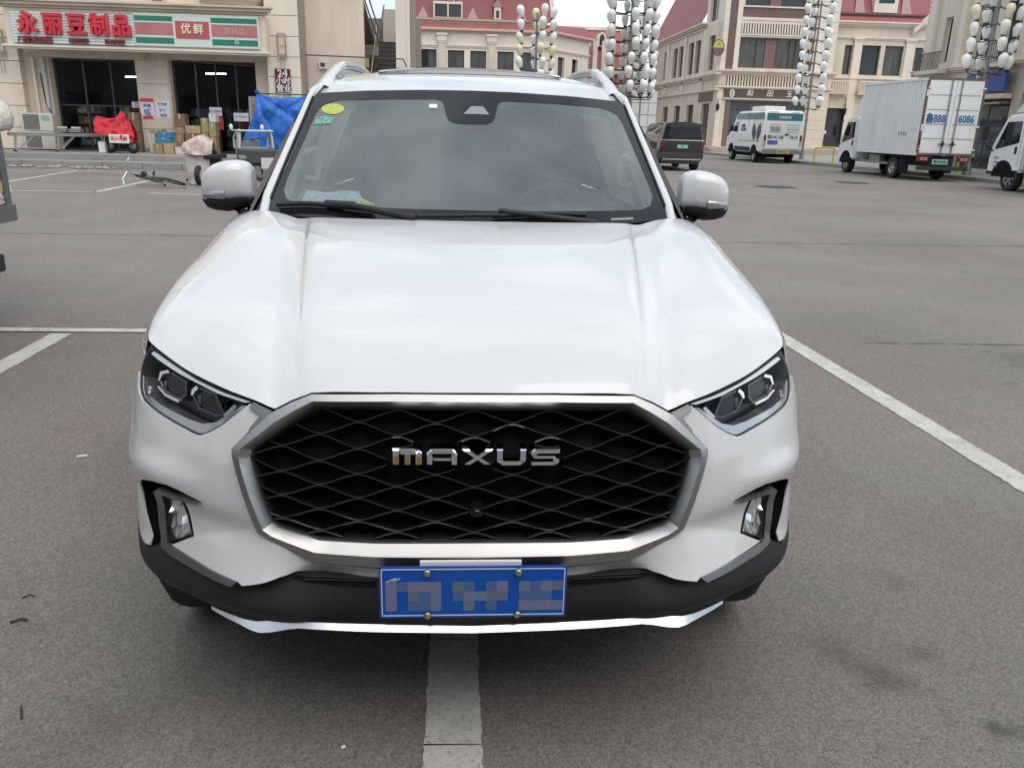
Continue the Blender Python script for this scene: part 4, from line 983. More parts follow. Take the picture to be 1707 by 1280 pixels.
for X_, Y_ in ((-13.6, 1.2), (-12.4, 1.9), (-11.9, 1.1), (-9.7, 1.5), (-8.6, 2.2), (-7.8, 1.1)):
    sh_ = bx('shelf_rack', shop, M('rack_grey', (.25, .26, .26), rough=.5), X_-.45, X_+.45, Y0+Y_+.32, Y0+Y_+.36, .40, 1.9)
    for lv in range(4):
        z_ = .55+.36*lv; bx('shelf', sh_, M('rack_grey', (.25, .26, .26)), X_-.45, X_+.45, Y0+Y_, Y0+Y_+.31, z_, z_+.03); x_ = X_-.42
        while x_ < X_+.36:
            w_ = rg.uniform(.07, .18); hh = rg.uniform(.12, .28); bx('goods_box', sh_, rg.choice(GOODS), x_, x_+w_, Y0+Y_+.03, Y0+Y_+.25, z_+.032, z_+.03+hh); x_ += w_+.02
for h, nm in ((d1, 3), (d2, 4)):
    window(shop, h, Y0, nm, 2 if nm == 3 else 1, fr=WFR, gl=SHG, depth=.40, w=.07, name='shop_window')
# return wall, set back part and lintel under the sign
bx('wall', shop, CREAM, -6.5, -3.6, Y0+.75, Y0+1.1, .38, 14)
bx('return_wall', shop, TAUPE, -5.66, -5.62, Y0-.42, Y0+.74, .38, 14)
cornice('door_hood', shop, CREAM, -14.7, -11.1, Y0, 3.44, [(.10, .10), (.12, .2)])
cornice('door_hood', shop, CREAM, -10.3, -6.9, Y0, 3.48, [(.10, .10), (.10, .2)])
bx('sign_box', shop, CREAM, -14.95, -6.62, 27.56, Y0-.03, 3.72, 4.84)
cornice('sign_ledge', shop, CREAM2, -14.98, -6.58, 27.55, 3.60, [(.06, .04), (.07, .10)])
cornice('sign_cornice', shop, BEIGE, -15.0, -6.58, 27.56, 4.845, [(.08, .06), (.10, .16), (.06, .24)])
for xc, w in ((-13.9, 1.45), (-7.9, 1.35)):
    b = B(); b.lathe([(w*.55, 4.98), (w*.62, 5.06), (w*.62, 5.10), (w*.74, 5.16), (w*.74, 5.30), (w*.80, 5.34), (w*.80, 5.4)], (xc, Y0, 0), n=24, squash=.8); b.make('balcony', BEIGE, shop)
    b = B(); b.box(xc-w*.78, xc+w*.78, Y0-.02, Y0-.005, 5.4, 7.4); b.make('balcony_door', M('plum_panel', (.12, .085, .09), rough=.6), shop)
    for k in range(15):
        a = PI+PI*k/14; b = B(); b.tube((xc+w*.76*math.cos(a), Y0+w*.61*math.sin(a), 5.4), (xc+w*.76*math.cos(a), Y0+w*.61*math.sin(a), 6.4), .02, 5); b.make('railing_bar', IRONB, shop)
bx('vent_block', shop, BEIGE, -10.6, -10.1, Y0-.1, Y0-.003, 5.12, 5.5)
bx('vent_slot', shop, IRONB, -10.52, -10.18, Y0-.12, Y0-.103, 5.3, 5.34)
# pipes in the niche beside the first shopfront
b = B(); b.path([(-14.5, Y0-.12, 2.9), (-14.45, Y0-.12, 1.9), (-14.15, Y0-.2, 1.35)], .025, 6); b.make('cable', IRONB, shop)
b = B(); b.tube((-14.72, Y0-.1, .4), (-14.72, Y0-.1, 3.4), .05, 8); b.make('drain_pipe', CREAM2, shop)
b = B(); b.tube((-14.38, Y0-.09, .4), (-14.38, Y0-.09, 3.4), .07, 8); b.make('shutter_rail', M('pale_shutter', (.50, .47, .47), rough=.5), shop)
b = B(); b.path([(-7.2, Y0-.3, 3.3), (-9.8, Y0-.35, 3.42)], .02, 5); b.make('cable', IRONB, shop)

def wall_lamp(x, z, y, label):
    t = thing('wall_lamp', label, 'wall lamp', (x, y, z), group='outline wall lamps on the shop house'); b = B()
    for dx in (-.13, .13): b.box(x+dx-.022, x+dx+.022, y-.10, y-.055, z-.38, z+.30)
    for dz in (.28, -.38): b.box(x-.107, x+.107, y-.098, y-.057, z+dz, z+dz+.04)
    b.box(x-.17, x+.17, y-.11, y-.05, z-.44, z-.381); b.make('frame', TAUPE, t)
    b = B()
    for dx in (-.055, .055): b.tube((x+dx, y-.08, z-.44), (x+dx, y-.08, z-1.05), .012, 5)
    b.make('tail', STEEL, t); bx('bracket', t, CREAM2, x-.03, x+.03, y-.055, y-.002, z-.05, z+.05)
wall_lamp(-6.22, 4.05, Y0-.46, 'outline wall lamp on the pale pilaster above the 24-hour sign')
wall_lamp(-15.55, 3.9, Y0-.34, 'outline wall lamp on the wall left of the red lettered sign')

# signs
s1 = thing('shop_sign', 'white slatted shop sign with five big red characters above the first shopfront', 'sign', (-12.8, 27.5, 3.8))
SGB = M('sign_white', (.66, .72, .70), rough=.5, var=.08, vs=2); CRED = M('sign_red', (.62, .018, .045), rough=.4, coat=.3); CPUR = M('sign_plum', (.22, .03, .05), rough=.5)
bx('backing', s1, M('slat_gap', (.10, .20, .18), rough=.6), -14.72, -10.845, 27.50, 27.555, 3.78, 4.74)
n = 11
for k in range(n):
    z0 = 3.785+k*.0865; bx('slat', s1, SGB, -14.715, -10.85, 27.478, 27.499, z0, z0+.074)
for ch, x, in zip('永丽豆制品', (-14.16, -13.38, -12.63, -11.90, -11.20)):
    text('character', ch, (x, 27.40, 4.33), .70, CRED, s1, depth=.10, bold=.030, sx=.93)
for tx, x, sx in (('厂家批发豆制品', -14.0, .82), ('13065732233', -12.62, .62), ('15142756320', -11.48, .62)):
    text('lettering', tx, (x, 27.42, 3.87), .19, CPUR, s1, depth=.06, bold=.035, sx=sx)
s2 = thing('shop_sign', 'green and faded red striped shop sign with white characters beside the slatted sign', 'sign', (-8.85, 27.5, 3.8))
SWH = M('sign_pale', (.62, .68, .64), rough=.45); SGR = M('sign_green', (.025, .19, .13), rough=.45, var=.1, vs=2); SPK = M('sign_faded_red', (.46, .17, .17), rough=.5, var=.12, vs=1.5)
bx('board', s2, SWH, -10.835, -6.80, 27.47, 27.555, 3.80, 4.79)
for xa, xb in ((-10.80, -9.58), (-8.34, -6.86)):
    bx('stripe', s2, SGR, xa, xb, 27.460, 27.468, 4.56, 4.71); bx('stripe', s2, SPK, xa, xb, 27.460, 27.468, 4.14, 4.50); bx('stripe', s2, SGR, xa, xb, 27.460, 27.468, 3.88, 4.06)
    bx('trim_line', s2, M('sign_mint', (.72, .80, .76), rough=.4), xa, xb, 27.455, 27.459, 4.515, 4.545)
b = B(); b.box(-9.50, -8.42, 27.458, 27.468, 4.05, 4.58, bev=.05); b.make('name_panel', M('sign_red_panel', (.45, .10, .10), rough=.45), s2)
WCH = M('sign_letter_white', (.82, .78, .68), rough=.5)
for ch, x in (('优', -9.16), ('鲜', -8.76)): text('character', ch, (x, 27.445, 4.33), .34, WCH, s2, depth=.02, bold=.012)
for ch, x in zip('便利店', (-7.84, -7.60, -7.36)): text('character', ch, (x, 27.452, 4.30), .23, M('sign_letter_faded', (.60, .42, .36), rough=.5), s2, depth=.01, bold=.004)
b = B(); b.lathe([(.06, -.005), (.075, -.005), (.075, .005), (.06, .005), (.06, -.005)], (-7.55, 27.452, 3.97), 'y', 16); b.box(-7.60, -7.50, 27.448, 27.456, 3.955, 3.985); b.make('emblem', SWH, s2)
s3 = thing('hours_sign', 'plum wall sign with white characters reading 24 hours on the pale pilaster', 'sign', (-6.25, 28.1, 2.6))
yv = Y0-.47
bx('board', s3, M('sign_maroon', (.11, .012, .03), rough=.4), -6.51, -5.99, yv-.03, yv-.002, 2.48, 3.25)
text('number', '24', (-6.25, yv-.045, 3.09), .34, WFW, s3, depth=.02, bold=.03)
text('lettering', '小时', (-6.24, yv-.045, 2.84), .25, WFW, s3, depth=.02, bold=.02)
text('lettering', '营业', (-6.23, yv-.045, 2.60), .25, WFW, s3, depth=.02, bold=.02)
bx('lower_board', s3, M('sign_paper', (.66, .70, .72), rough=.5), -6.47, -5.97, yv-.025, yv-.002, 2.26, 2.47)
text('lettering', '便利店', (-6.22, yv-.032, 2.365), .155, M('print_grey', (.2, .22, .26), rough=.5), s3, depth=.006, bold=.02)
# posters on the pier between the shopfronts
PW = M('poster_white', (.68, .68, .74), rough=.5, var=.12, vs=9); PR = M('poster_red', (.55, .06, .08), rough=.5); PB = M('poster_ink', (.12, .13, .30), rough=.5)
def poster(name, label, x0, x1, z0, z1, red, rows, y=Y0-.036):
    t = thing(name, label, 'poster', ((x0+x1)/2, y, z0)); bx('sheet', t, PW, x0, x1, y-.012, y-.004, z0, z1)
    if red: bx('banner', t, PR, x0, x1, y-.016, y-.013, z1-.12, z1); bx('banner', t, PR, x0+.05, x1-.05, y-.016, y-.013, z0, z0+.10)
    for z, s_, tx in rows: text('lettering', tx, ((x0+x1)/2, y-.016, z), s_, PB, t, depth=.004, bold=.03)
poster('poster', 'red and white printed poster on the pier between the shopfronts', -11.30, -10.85, 1.50, 2.18, True, [(1.93, .13, '招聘'), (1.75, .17, '8折'), (1.64, .10, '欢迎')])
poster('poster', 'white cloud printed poster beside the red topped one on the pier', -10.80, -10.30, 1.52, 2.12, False, [(1.99, .10, '便利店'), (1.80, .13, '8·11'), (1.62, .12, '电话')])
tl_ = thing('notice', 'small white notice stuck on the dark glass of the first shopfront', 'notice', (-11.6, Y0+.3, 1.8)); bx('sheet', tl_, PW, -11.72, -11.40, Y0+.30, Y0+.305, 1.86, 2.06); text('lettering', '出租\n电话', (-11.56, Y0+.295, 1.96), .085, M('print_grey', (.2, .22, .26)), tl_, depth=.004)
for nm, x0, x1, z0, z1, m_ in (('notice', -9.05, -8.62, 1.66, 1.95, PW), ('notice', -8.85, -8.6, 1.2, 1.62, PR), ('notice', -8.22, -7.70, 1.50, 1.78, PW), ('menu_board', -7.66, -7.32, 1.1, 2.35, M('menu_board', (.42, .40, .36), rough=.5, var=.35, vs=5))):
    t = thing(nm, {(-9.05): 'white printed notice on the glass of the second shopfront, above the carton stack', (-8.85): 'red notice on the second shopfront glass below the white one', (-8.22): 'wide white notice with red line on the second shopfront door', (-7.66): 'tall grey menu board with orange stripe at the right of the second shopfront'}[x0], 'notice', ((x0+x1)/2, Y0+.3, z0))
    bx('sheet', t, m_, x0, x1, Y0+.29, Y0+.30, z0, z1)
    if nm == 'menu_board': bx('stripe', t, M('menu_orange', (.55, .16, .04), rough=.5), -7.56, -7.46, Y0+.28, Y0+.288, 1.25, 2.1)
    elif m_ is PW: text('lettering', '今日特价', ((x0+x1)/2, Y0+.286, (z0+z1)/2), .11, PB, t, depth=.004)

# ---------------------------------------------------------------- staircase block
stc = thing('stair_tower', 'grey beige outdoor staircase with sloping soffit and tall square column beside the shop house', 'staircase', (-3.2, 31, .38))
bx('column', stc, CREAM2, -2.48, -1.98, 29.6, 30.3, .38, 9)
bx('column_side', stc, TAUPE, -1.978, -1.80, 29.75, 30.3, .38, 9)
bx('column_trim', stc, CREAM2, -2.08, -2.03, 29.57, 29.598, .4, 9)
bx('back_wall', stc, TAUPE, -5.0, -1.8, 34.0, 34.3, .38, 5.6)
bx('side_wall', stc, BEIGE, -5.0, -4.75, 30.6, 34, .38, 9)
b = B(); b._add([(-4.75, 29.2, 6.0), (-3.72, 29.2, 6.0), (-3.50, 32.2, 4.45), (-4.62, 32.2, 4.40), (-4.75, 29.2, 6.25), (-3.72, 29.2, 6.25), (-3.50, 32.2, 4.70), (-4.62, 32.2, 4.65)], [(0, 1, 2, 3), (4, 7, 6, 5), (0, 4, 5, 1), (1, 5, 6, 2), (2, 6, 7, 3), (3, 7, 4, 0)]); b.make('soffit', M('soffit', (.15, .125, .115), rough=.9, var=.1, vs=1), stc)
bx('landing', stc, TAUPE, -4.7, -3.4, 32.0, 33.9, 4.05, 4.38)
STP = M('stair_dark', (.085, .08, .078), rough=.7)
for k in range(24):
    z = .38+.178*(k+1); y = 27.6+.24*k
    b = B(); b.box(-3.42, -2.46, y+.02, y+.30, z-.172, z-.03); b.box(-3.44, -2.44, y, y+.29, z-.029, z); b.make('step', STP, stc)
bx('stringer', stc, STEEL, -3.52, -3.45, 27.6, 27.7, .38, .6)
bx('upper_wall', stc, BEIGE, -3.3, -2.5, 33.6, 33.9, 4.6, 5.9)
for pts in ([(-3.62, 29.2, 6.5), (-3.30, 32.2, 4.9)], [(-3.70, 29.2, 6.2), (-3.36, 32.2, 4.6)], [(-3.48, 27.8, 1.4), (-3.48, 33.2, 5.4)], [(-3.48, 33.2, 4.6), (-3.2, 33.2, 6.0)]):
    b = B(); b.path([V(p) for p in pts], .032, 6); b.make('handrail', STEEL, stc)
b = B(); b.path([(-5.6, 29.0, 3.78), (-2.2, 29.3, 3.76), (-2.1, 29.4, 3.5)], .022, 6); b.make('pipe_rail', IRONB, stc)
bx('meter_box', stc, WFW, -5.18, -4.92, 29.2, 29.33, 3.36, 3.62); bx('meter_window', stc, IRONB, -5.13, -4.97, 29.19, 29.199, 3.42, 3.55)
bx('yellow_board', stc, M('faded_yellow', (.5, .44, .16), rough=.6), -4.05, -3.55, 30.4, 30.45, 3.5, 3.85)
cl = B(); cl.grid([[V((-2.62+.10*i+.0*j, 33.2+.05*math.sin(i*2.2+j), 5.35-.28*j)) for i in range(4)] for j in range(5)]); tag(cl.make('laundry', M('laundry', (.55, .60, .66), rough=.9, var=.3, vs=6)), 'pale blue white laundry hanging at the top of the outdoor stairs', 'laundry')
# ---------------------------------------------------------------- middle: red roofed market house
Y2 = 58.0
mid = thing('market_house', 'cream market house with red mansard roof and row of dark windows straight behind the SUV', 'building', (1, Y2, 0))
hs = [(-3.07, -1.93, 4.2, 6.47), (-1.15, -.02, 4.2, 6.45), (.40, 1.50, 4.2, 6.45), (2.28, 3.42, 4.2, 6.46), (3.95, 5.0, 4.2, 6.46)]
low_h = [(-2.9, -.3, .3, 3.2), (.3, 2.9, .3, 3.2), (3.3, 5.2, .3, 3.2)]
wall('wall', mid, -4.6, 5.5, 0, 7.62, Y2, hs+low_h, CREAM2, .3)
for h in hs: window(mid, h, Y2, 2, 2, depth=.26, w=.06)
for h in low_h: window(mid, h, Y2, 2, 1, depth=.26, w=.08, name='shop_window')
for xc in (-1.54, 1.89):
    bx('pilaster', mid, CREAM, xc-.24, xc+.24, Y2-.14, Y2-.003, 3.6, 6.9); cornice('pilaster_cap', mid, CREAM2, xc-.28, xc+.28, Y2-.14, 6.9, [(.12, .03), (.36, .06), (.14, .12)])
cornice('band', mid, CREAM2, -4.6, 5.4, Y2, 6.62, [(.10, .05), (.08, .10)], ret=False)
cornice('band', mid, CREAM2, -4.6, 5.4, Y2, 3.5, [(.16, .06), (.12, .14)], ret=False)
cornice('eaves', mid, M('eaves_pink', (.62, .44, .36), rough=.7), -4.6, 5.6, Y2, 7.6, [(.10, .16), (.14, .30)], ret=False)
b = B(); b._add([(-4.6, Y2-.28, 7.845), (5.75, Y2-.28, 7.845), (5.5, Y2+.25, 8.22), (-4.6, Y2+.25, 8.22)], [(0, 1, 2, 3)]); b.make('lower_roof', REDR, mid)
cornice('parapet', mid, M('parapet', (.45, .38, .30), rough=.8), -4.6, 5.7, Y2+.28, 8.2, [(.14, .05), (.14, .14)], ret=False)
b = B(); b._add([(-4.6, Y2+.30, 8.46), (6.0, Y2+.30, 8.46), (5.85, Y2+.75, 10.0), (-4.6, Y2+.75, 10.25)], [(0, 1, 2, 3)]); b.make('mansard_roof', REDR, mid)
bx('ridge', mid, BROWN, -4.6, 6.0, Y2+.70, Y2+1.0, 10.0, 10.08)
b = B(); b._add([(6.02, Y2+.28, 8.46), (6.35, Y2+.5, 8.46), (6.10, Y2+.9, 10.1), (5.87, Y2+.75, 10.05)], [(0, 1, 2, 3)]); b.make('hip_trim', M('hip_pale', (.6, .48, .44), rough=.7), mid)
for xc in (-2.85, .55, 3.9):
    b = B(); b._add([(xc-.38, Y2+.26, 8.5), (xc+.38, Y2+.26, 8.5), (xc, Y2+.5, 9.25), (xc, Y2+.8, 9.2)], [(0, 1, 2), (1, 3, 2), (0, 2, 3)]); b.make('roof_gablet', M('gablet', (.40, .25, .24), rough=.7), mid)
dm = bx('dormer', mid, CREAM2, -2.15, -.15, Y2+.12, Y2+.8, 8.48, 9.52, bev=.04)
for x0 in (-2.03, -1.08): bx('dormer_pane', dm, WGL, x0, x0+.83, Y2+.10, Y2+.117, 8.56, 9.36)
for xc, z1 in ((-.95, 10.9), (2.25, 10.95)):
    st_ = bx('chimney', mid, CREAM2, xc-.24, xc+.24, Y2+.15, Y2+.75, 9.6 if xc < 0 else 8.5, z1 if xc < 0 else 9.3); 
    if xc < 0: bx('chimney_opening', st_, BROWN, xc-.12, xc+.12, Y2+.13, Y2+.147, 10.0, 10.8)
    else:
        bx('dormer_pane', st_, WGL, xc-.11, xc+.11, Y2+.13, Y2+.147, 8.6, 9.05)
        b = B(); b._add([(xc-.36, Y2+.1, 9.3), (xc+.36, Y2+.1, 9.3), (xc, Y2+.1, 9.75), (xc-.36, Y2+.8, 9.3), (xc+.36, Y2+.8, 9.3), (xc, Y2+.8, 9.75)], [(0, 1, 2), (3, 5, 4), (0, 2, 5, 3), (1, 4, 5, 2)]); b.make('dormer_roof', M('gablet', (.40, .25, .24)), st_)
        bx('finial', st_, CREAM2, xc-.14, xc+.14, Y2+.3, Y2+.5, 9.9, 11.2)
b = B(); b._add([(-2.3, Y2+.6, 10.24), (-1.5, Y2+.6, 10.22), (-1.9, Y2+.6, 10.5), (-2.3, Y2+1.2, 10.24), (-1.5, Y2+1.2, 10.22), (-1.9, Y2+1.2, 10.5)], [(0, 1, 2), (3, 5, 4), (0, 2, 5, 3), (1, 4, 5, 2)]); b.make('roof_vent', BROWN, mid)
# turned corner bay
TC = Matrix.Translation((5.5, Y2, 0)) @ Matrix.Rotation(R(52), 4, 'Z')
wall('corner_wall', mid, 0, 6.3, 0, 7.7, 0, [(1.9, 2.8, 4.0, 6.35), (3.9, 4.7, 4.0, 6.35)], CREAM2, .3, T=TC)
for h in ((1.9, 2.8, 4.0, 6.35), (3.9, 4.7, 4.0, 6.35)): window(mid, h, 0, 1, 2, depth=.26, T=TC)
cornice('band', mid, CREAM2, 0, 6.3, 0, 6.62, [(.10, .05), (.08, .10)], T=TC); cornice('eaves', mid, M('eaves_pink', (.62, .44, .36)), 0, 6.4, 0, 7.7, [(.10, .16), (.14, .30)], T=TC)
b = B(); b.T = TC; b._add([(0, -.28, 7.95), (6.6, -.28, 7.95), (6.2, .4, 8.7), (0, .4, 8.3)], [(0, 1, 2, 3)]); b.make('lower_roof', REDR, mid)

# far lane house with arched dormers
far = thing('lane_house', 'far red roofed lane house with arched dormers and pale wavy gable ribs', 'building', (14, 92, 0))
bx('wall', far, CREAM, 9.5, 19, 94, 100, 0, 9.2)
b = B(); b._add([(9.5, 93.6, 9.2), (19.5, 93.6, 9.2), (19.5, 96, 12.2), (9.5, 96, 12.2)], [(0, 1, 2, 3)]); b.make('roof', REDR, far)
bx('ridge', far, CREAM2, 9.5, 20, 95.8, 96.3, 12.1, 12.45)
for xc in (13.5, 15.2):
    b = B(); pts = [(xc-.45, 10.2), (xc+.45, 10.2), (xc+.45, 11.1)]+[(xc+.45*math.cos(a), 11.1+.55*math.sin(a)) for a in [PI*i/8 for i in range(1, 8)]]+[(xc-.45, 11.1)]
    b.prism(pts, 93.4, 95.2); d_ = b.make('dormer', CREAM2, far); b = B(); b.prism([(xc+(p[0]-xc)*.6, 10.3+(p[1]-10.2)*.8) for p in pts], 93.37, 93.395); b.make('dormer_pane', WGL, d_)
lane = thing('lane_gable', 'pale lane building with slanting cornice and row of upright ribs behind the big lamp tree', 'building', (13, 78, 0))
bx('wall', lane, M('pink_wall', (.42, .17, .15), rough=.8, var=.1, vs=1), 9.4, 17, 80.5, 84, 0, 8.6)
for k in range(5):
    x = 10.6+.85*k; bx('rib', lane, CREAM, x, x+.42, 80.2, 80.495, 5.2+.18*k, 9.5+.0*k)
b = B(); b._add([(9.3, 80.0, 4.6), (16.5, 80.0, 7.3), (16.5, 80.0, 7.75), (9.3, 80.0, 5.05), (9.3, 80.49, 4.6), (16.5, 80.49, 7.3), (16.5, 80.49, 7.75), (9.3, 80.49, 5.05)], [(0, 1, 2, 3), (4, 7, 6, 5), (3, 2, 6, 7), (0, 4, 5, 1)]); b.make('cornice', BEIGE, lane)
kio = thing('tiled_kiosk', 'small white tiled kiosk with grey grid lines at the foot of the lamp tree', 'kiosk', (13, 60, 0))
bx('body', kio, STEEL, 12.3, 14.2, 60, 62, 0, 4.3)
for i in range(3):
    for j in range(5): bx('tile', kio, M('kiosk_tile', (.62, .62, .6), rough=.5), 12.33+.625*i, 12.92+.625*i, 59.96, 59.998, .1+.84*j, .89+.84*j)

# ---------------------------------------------------------------- right: corner house of the jade shop
Y3 = 60.0
jade = thing('corner_house', 'tall cream corner house with brown panels, ribbed balconies and dark shop fascia', 'building', (21, Y3, 0))
MULL = M('mullion_brown', (.19, .11, .10), rough=.5)
bay = (19.95, 24.75)
wall('wall', jade, 18.6, 27.1, 0, 14, Y3, [(bay[0], bay[1], 6.05, 8.12), (bay[0]+.1, bay[1]-.2, 10.2, 12.8), (19.30, 25.4, .5, 3.82)], CREAM, .35)
clad(jade, 18.62, 19.0, .5, 4.6, Y3, 6, CREAM2, cols=1); clad(jade, 18.62, 19.0, 5.9, 14, Y3, 12, CREAM2, cols=1)
clad(jade, 25.5, 27.05, .5, 4.6, Y3, 6, CREAM, cols=1); clad(jade, 25.45, 27.05, 5.9, 14, Y3, 12, CREAM2, cols=1)
for xa, xb in ((19.02, 19.52), (24.95, 25.42)): bx('brown_strip', jade, BROWN, xa, xb, Y3-.05, Y3-.003, 5.95, 14)
for xa, xb in ((19.55, 19.90), (24.72, 24.92)): bx('frame_strip', jade, CREAM2, xa, xb, Y3-.10, Y3-.003, 5.95, 14)
window(jade, (bay[0], bay[1], 6.05, 8.12), Y3, 1, 1, depth=.3, w=.06, fr=MULL)
bx('mullion', jade, MULL, 21.9, 22.7, Y3+.18, Y3+.235, 6.1, 8.06)
for x in (21.25, 23.75, 24.2): bx('glazing_bar', jade, WFR, x-.03, x+.03, Y3+.205, Y3+.238, 6.12, 8.04)
window(jade, (bay[0]+.1, bay[1]-.2, 10.2, 12.8), Y3, 1, 1, depth=.3, w=.06, fr=MULL)
bx('mullion', jade, MULL, 21.9, 22.7, Y3+.18, Y3+.235, 10.25, 12.7)
bx('spandrel', jade, BROWN, bay[0], bay[1], Y3-.03, Y3-.003, 9.45, 10.1); bx('sill', jade, CREAM2, bay[0]-.05, bay[1]+.05, Y3-.12, Y3-.003, 10.1, 10.2)
cornice('band', jade, CREAM2, bay[0]-.05, bay[1]+.05, Y3, 9.05, [(.2, .05), (.19, .10)], ret=False)
bx('rib_panel', jade, BROWN, bay[0]-.05, bay[1]+.05, Y3-.02, Y3-.003, 8.36, 9.04); fins(jade, bay[0]-.05, bay[1]+.05, 8.36, 9.04, Y3-.021, 25, CREAM2)
cornice('lintel', jade, CREAM2, bay[0]-.05, bay[1]+.05, Y3, 8.13, [(.12, .06), (.10, .12)], ret=False)
cornice('sill_course', jade, CREAM, 18.6, 27.1, Y3, 5.52, [(.14, .12), (.12, .22), (.14, .32)])
bx('rib_panel', jade, BROWN, 19.2, 25.45, Y3-.03, Y3-.003, 4.78, 5.5); fins(jade, 19.2, 25.45, 4.78, 5.5, Y3-.031, 29, CREAM)
bx('corner_frieze', jade, CREAM, 18.6, 19.18, Y3-.08, Y3-.003, 4.80, 5.5); fins(jade, 18.65, 19.14, 4.85, 5.45, Y3-.081, 5, CREAM2, d=.03)
bx('corner_frieze', jade, CREAM, 25.5, 27.1, Y3-.08, Y3-.003, 4.80, 5.5); fins(jade, 25.6, 27.0, 4.85, 5.45, Y3-.081, 11, CREAM2, d=.03)
cornice('ledge', jade, CREAM2, 18.6, 27.1, Y3, 4.60, [(.08, .10), (.10, .20)])
cornice('shop_lintel', jade, CREAM2, 19.2, 25.5, Y3, 3.83, [(.07, .10), (.06, .16)])
window(jade, (19.30, 25.4, .5, 3.82), Y3, 3, 1, depth=.3, w=.14, fr=MULL, name='shop_window')
bx('door_reveal', jade, MULL, 19.34, 19.72, Y3+.02, Y3+.235, .52, 3.8)
fas = thing('jade_shop_sign', 'dark brown shop fascia with three white characters above the corner shop', 'sign', (22.6, Y3, 4))
bx('board', fas, M('fascia_brown', (.105, .075, .068), rough=.5), 19.12, 25.4, Y3-.07, Y3-.004, 3.965, 4.595)
for ch, x in (('和', 21.05), ('田', 22.55), ('玉', 24.0)): text('character', ch, (x, Y3-.085, 4.30), .50, WFW, fas, depth=.02, bold=.012, shear=.15)
b = B(); b.lathe([(.001, -.02), (.17, -.02), (.19, -.01), (.19, 0)], (0, 0, 0), 'y', 20); me = b.mesh('seal', WFW); me.transform(Matrix.Scale(1.55, 4, (0, 0, 1))); me.transform(Matrix.Translation((19.72, Y3-.071, 4.28))); sl = link('seal', me, fas)
text('lettering', '玉\n石', (19.72, Y3-.10, 4.28), .17, BROWN, fas, depth=.006, bold=.02)
rs = thing('round_sign', 'round yellow over brown wall sign on the corner of the corner house', 'sign', (18.45, Y3, 7.3))
TR = Matrix.Translation((18.36, Y3-.06, 7.35))
for a0, a1, m_, nm in ((0, PI, M('sign_yellow', (.52, .46, .10), rough=.45), 'upper_half'), (PI, 2*PI, BROWN, 'lower_half')):
    b = B(); b.T = TR; n = 14; b.prism([(.40*math.cos(a0+(a1-a0)*i/n), .52*math.sin(a0+(a1-a0)*i/n)) for i in range(n+1)], -.04, .04); b.make(nm, m_, rs)
b = B(); b.T = TR
for i in range(28): b.tube((.41*math.cos(2*PI*i/28), -.03, .53*math.sin(2*PI*i/28)), (.41*math.cos(2*PI*(i+1)/28), -.03, .53*math.sin(2*PI*(i+1)/28)), .03, 5)
b.make('rim', IRONB, rs); text('mark', '√', (18.36, Y3-.11, 7.58), .24, BROWN, rs, depth=.01, bold=.02)
def sconce(x, z, y, label):
    t = thing('lantern', label, 'wall lamp', (x, y, z), group='wall lanterns on the market houses'); b = B()
    b.T = Matrix.Translation((x, y-.14, z)); b.lathe([(.001, -.42), (.05, -.34), (.10, -.30), (.13, .0), (.16, .04), (.04, .16), (.02, .2)], n=8); b.make('lantern_body', IRONB, t)
    b = B(); b.path([(x, y-.14, z+.2), (x, y-.14, z+.42), (x, y-.01, z+.42)], .02, 5); b.make('bracket', IRONB, t)
    b = B()
    for dx in (-.06, .06): b.tube((x+dx, y-.03, z+.45), (x+dx, y-.03, z+.85), .012, 4)
    b.tube((x-.06, y-.03, z+.85), (x+.06, y-.03, z+.85), .012, 4); b.make('loop', CREAM2, t)
sconce(18.72, 3.4, Y3, 'dark lantern on the cream corner left of the jade shop fascia')
sconce(29.3, 3.4, 61.93, 'dark lantern on the pilaster right of the dark metal door')

# street side of the corner house
TS = Matrix.Translation((18.6, Y3, 0)) @ Matrix.Rotation(R(90), 4, 'Z')
TS = Matrix(((0, 1, 0, 18.585), (-1, 0, 0, Y3+22), (0, 0, 1, 0), (0, 0, 0, 1)))     # local x runs back down the street, local -y faces -X
def SX(y): return Y3+22-y
sh = [(SX(a+1.5), SX(a), 5.95, 8.4) for a in (61.6, 65.4, 67.4, 70.6, 72.6, 76)]; sh2 = [(SX(63.6), SX(61.4), 9.4, 11.8)]; sh3 = [(SX(a+2), SX(a), .5, 3.6) for a in (61.6, 66, 70.2, 74.5)]
wall('street_wall', jade, 0, 21.98, 0, 9.2, 0, sh+sh3, CREAM, .3, T=TS)
wall('street_wall', jade, SX(64.4), 21.98, 9.2, 14, 0, sh2, CREAM2, .3, T=TS)
for h in sh+sh2: window(jade, h, 0, 2, 1, depth=.26, w=.08, T=TS, fr=MULL)
for h in sh3: window(jade, h, 0, 2, 1, depth=.26, w=.1, T=TS, fr=MULL, name='shop_window')
cornice('sill_course', jade, CREAM, 0, 22, 0, 5.3, [(.14, .12), (.12, .22), (.14, .32)], T=TS)
cornice('ledge', jade, CREAM2, 0, 22, 0, 4.4, [(.08, .10), (.10, .2)], T=TS)
bx('street_fascia', jade, BROWN, SX(64.6), 22-.9, -.06, -.004, 3.75, 4.38, T=TS)
cornice('eaves', jade, CREAM, 0, SX(64.4), 0, 9.0, [(.2, .12), (.14, .3), (.12, .45)], T=TS)
for a in (63.8, 69.5, 75.4): bx('pilaster', jade, CREAM2, SX(a+.7), SX(a), -.12, -.003, 4.7, 8.98, T=TS)
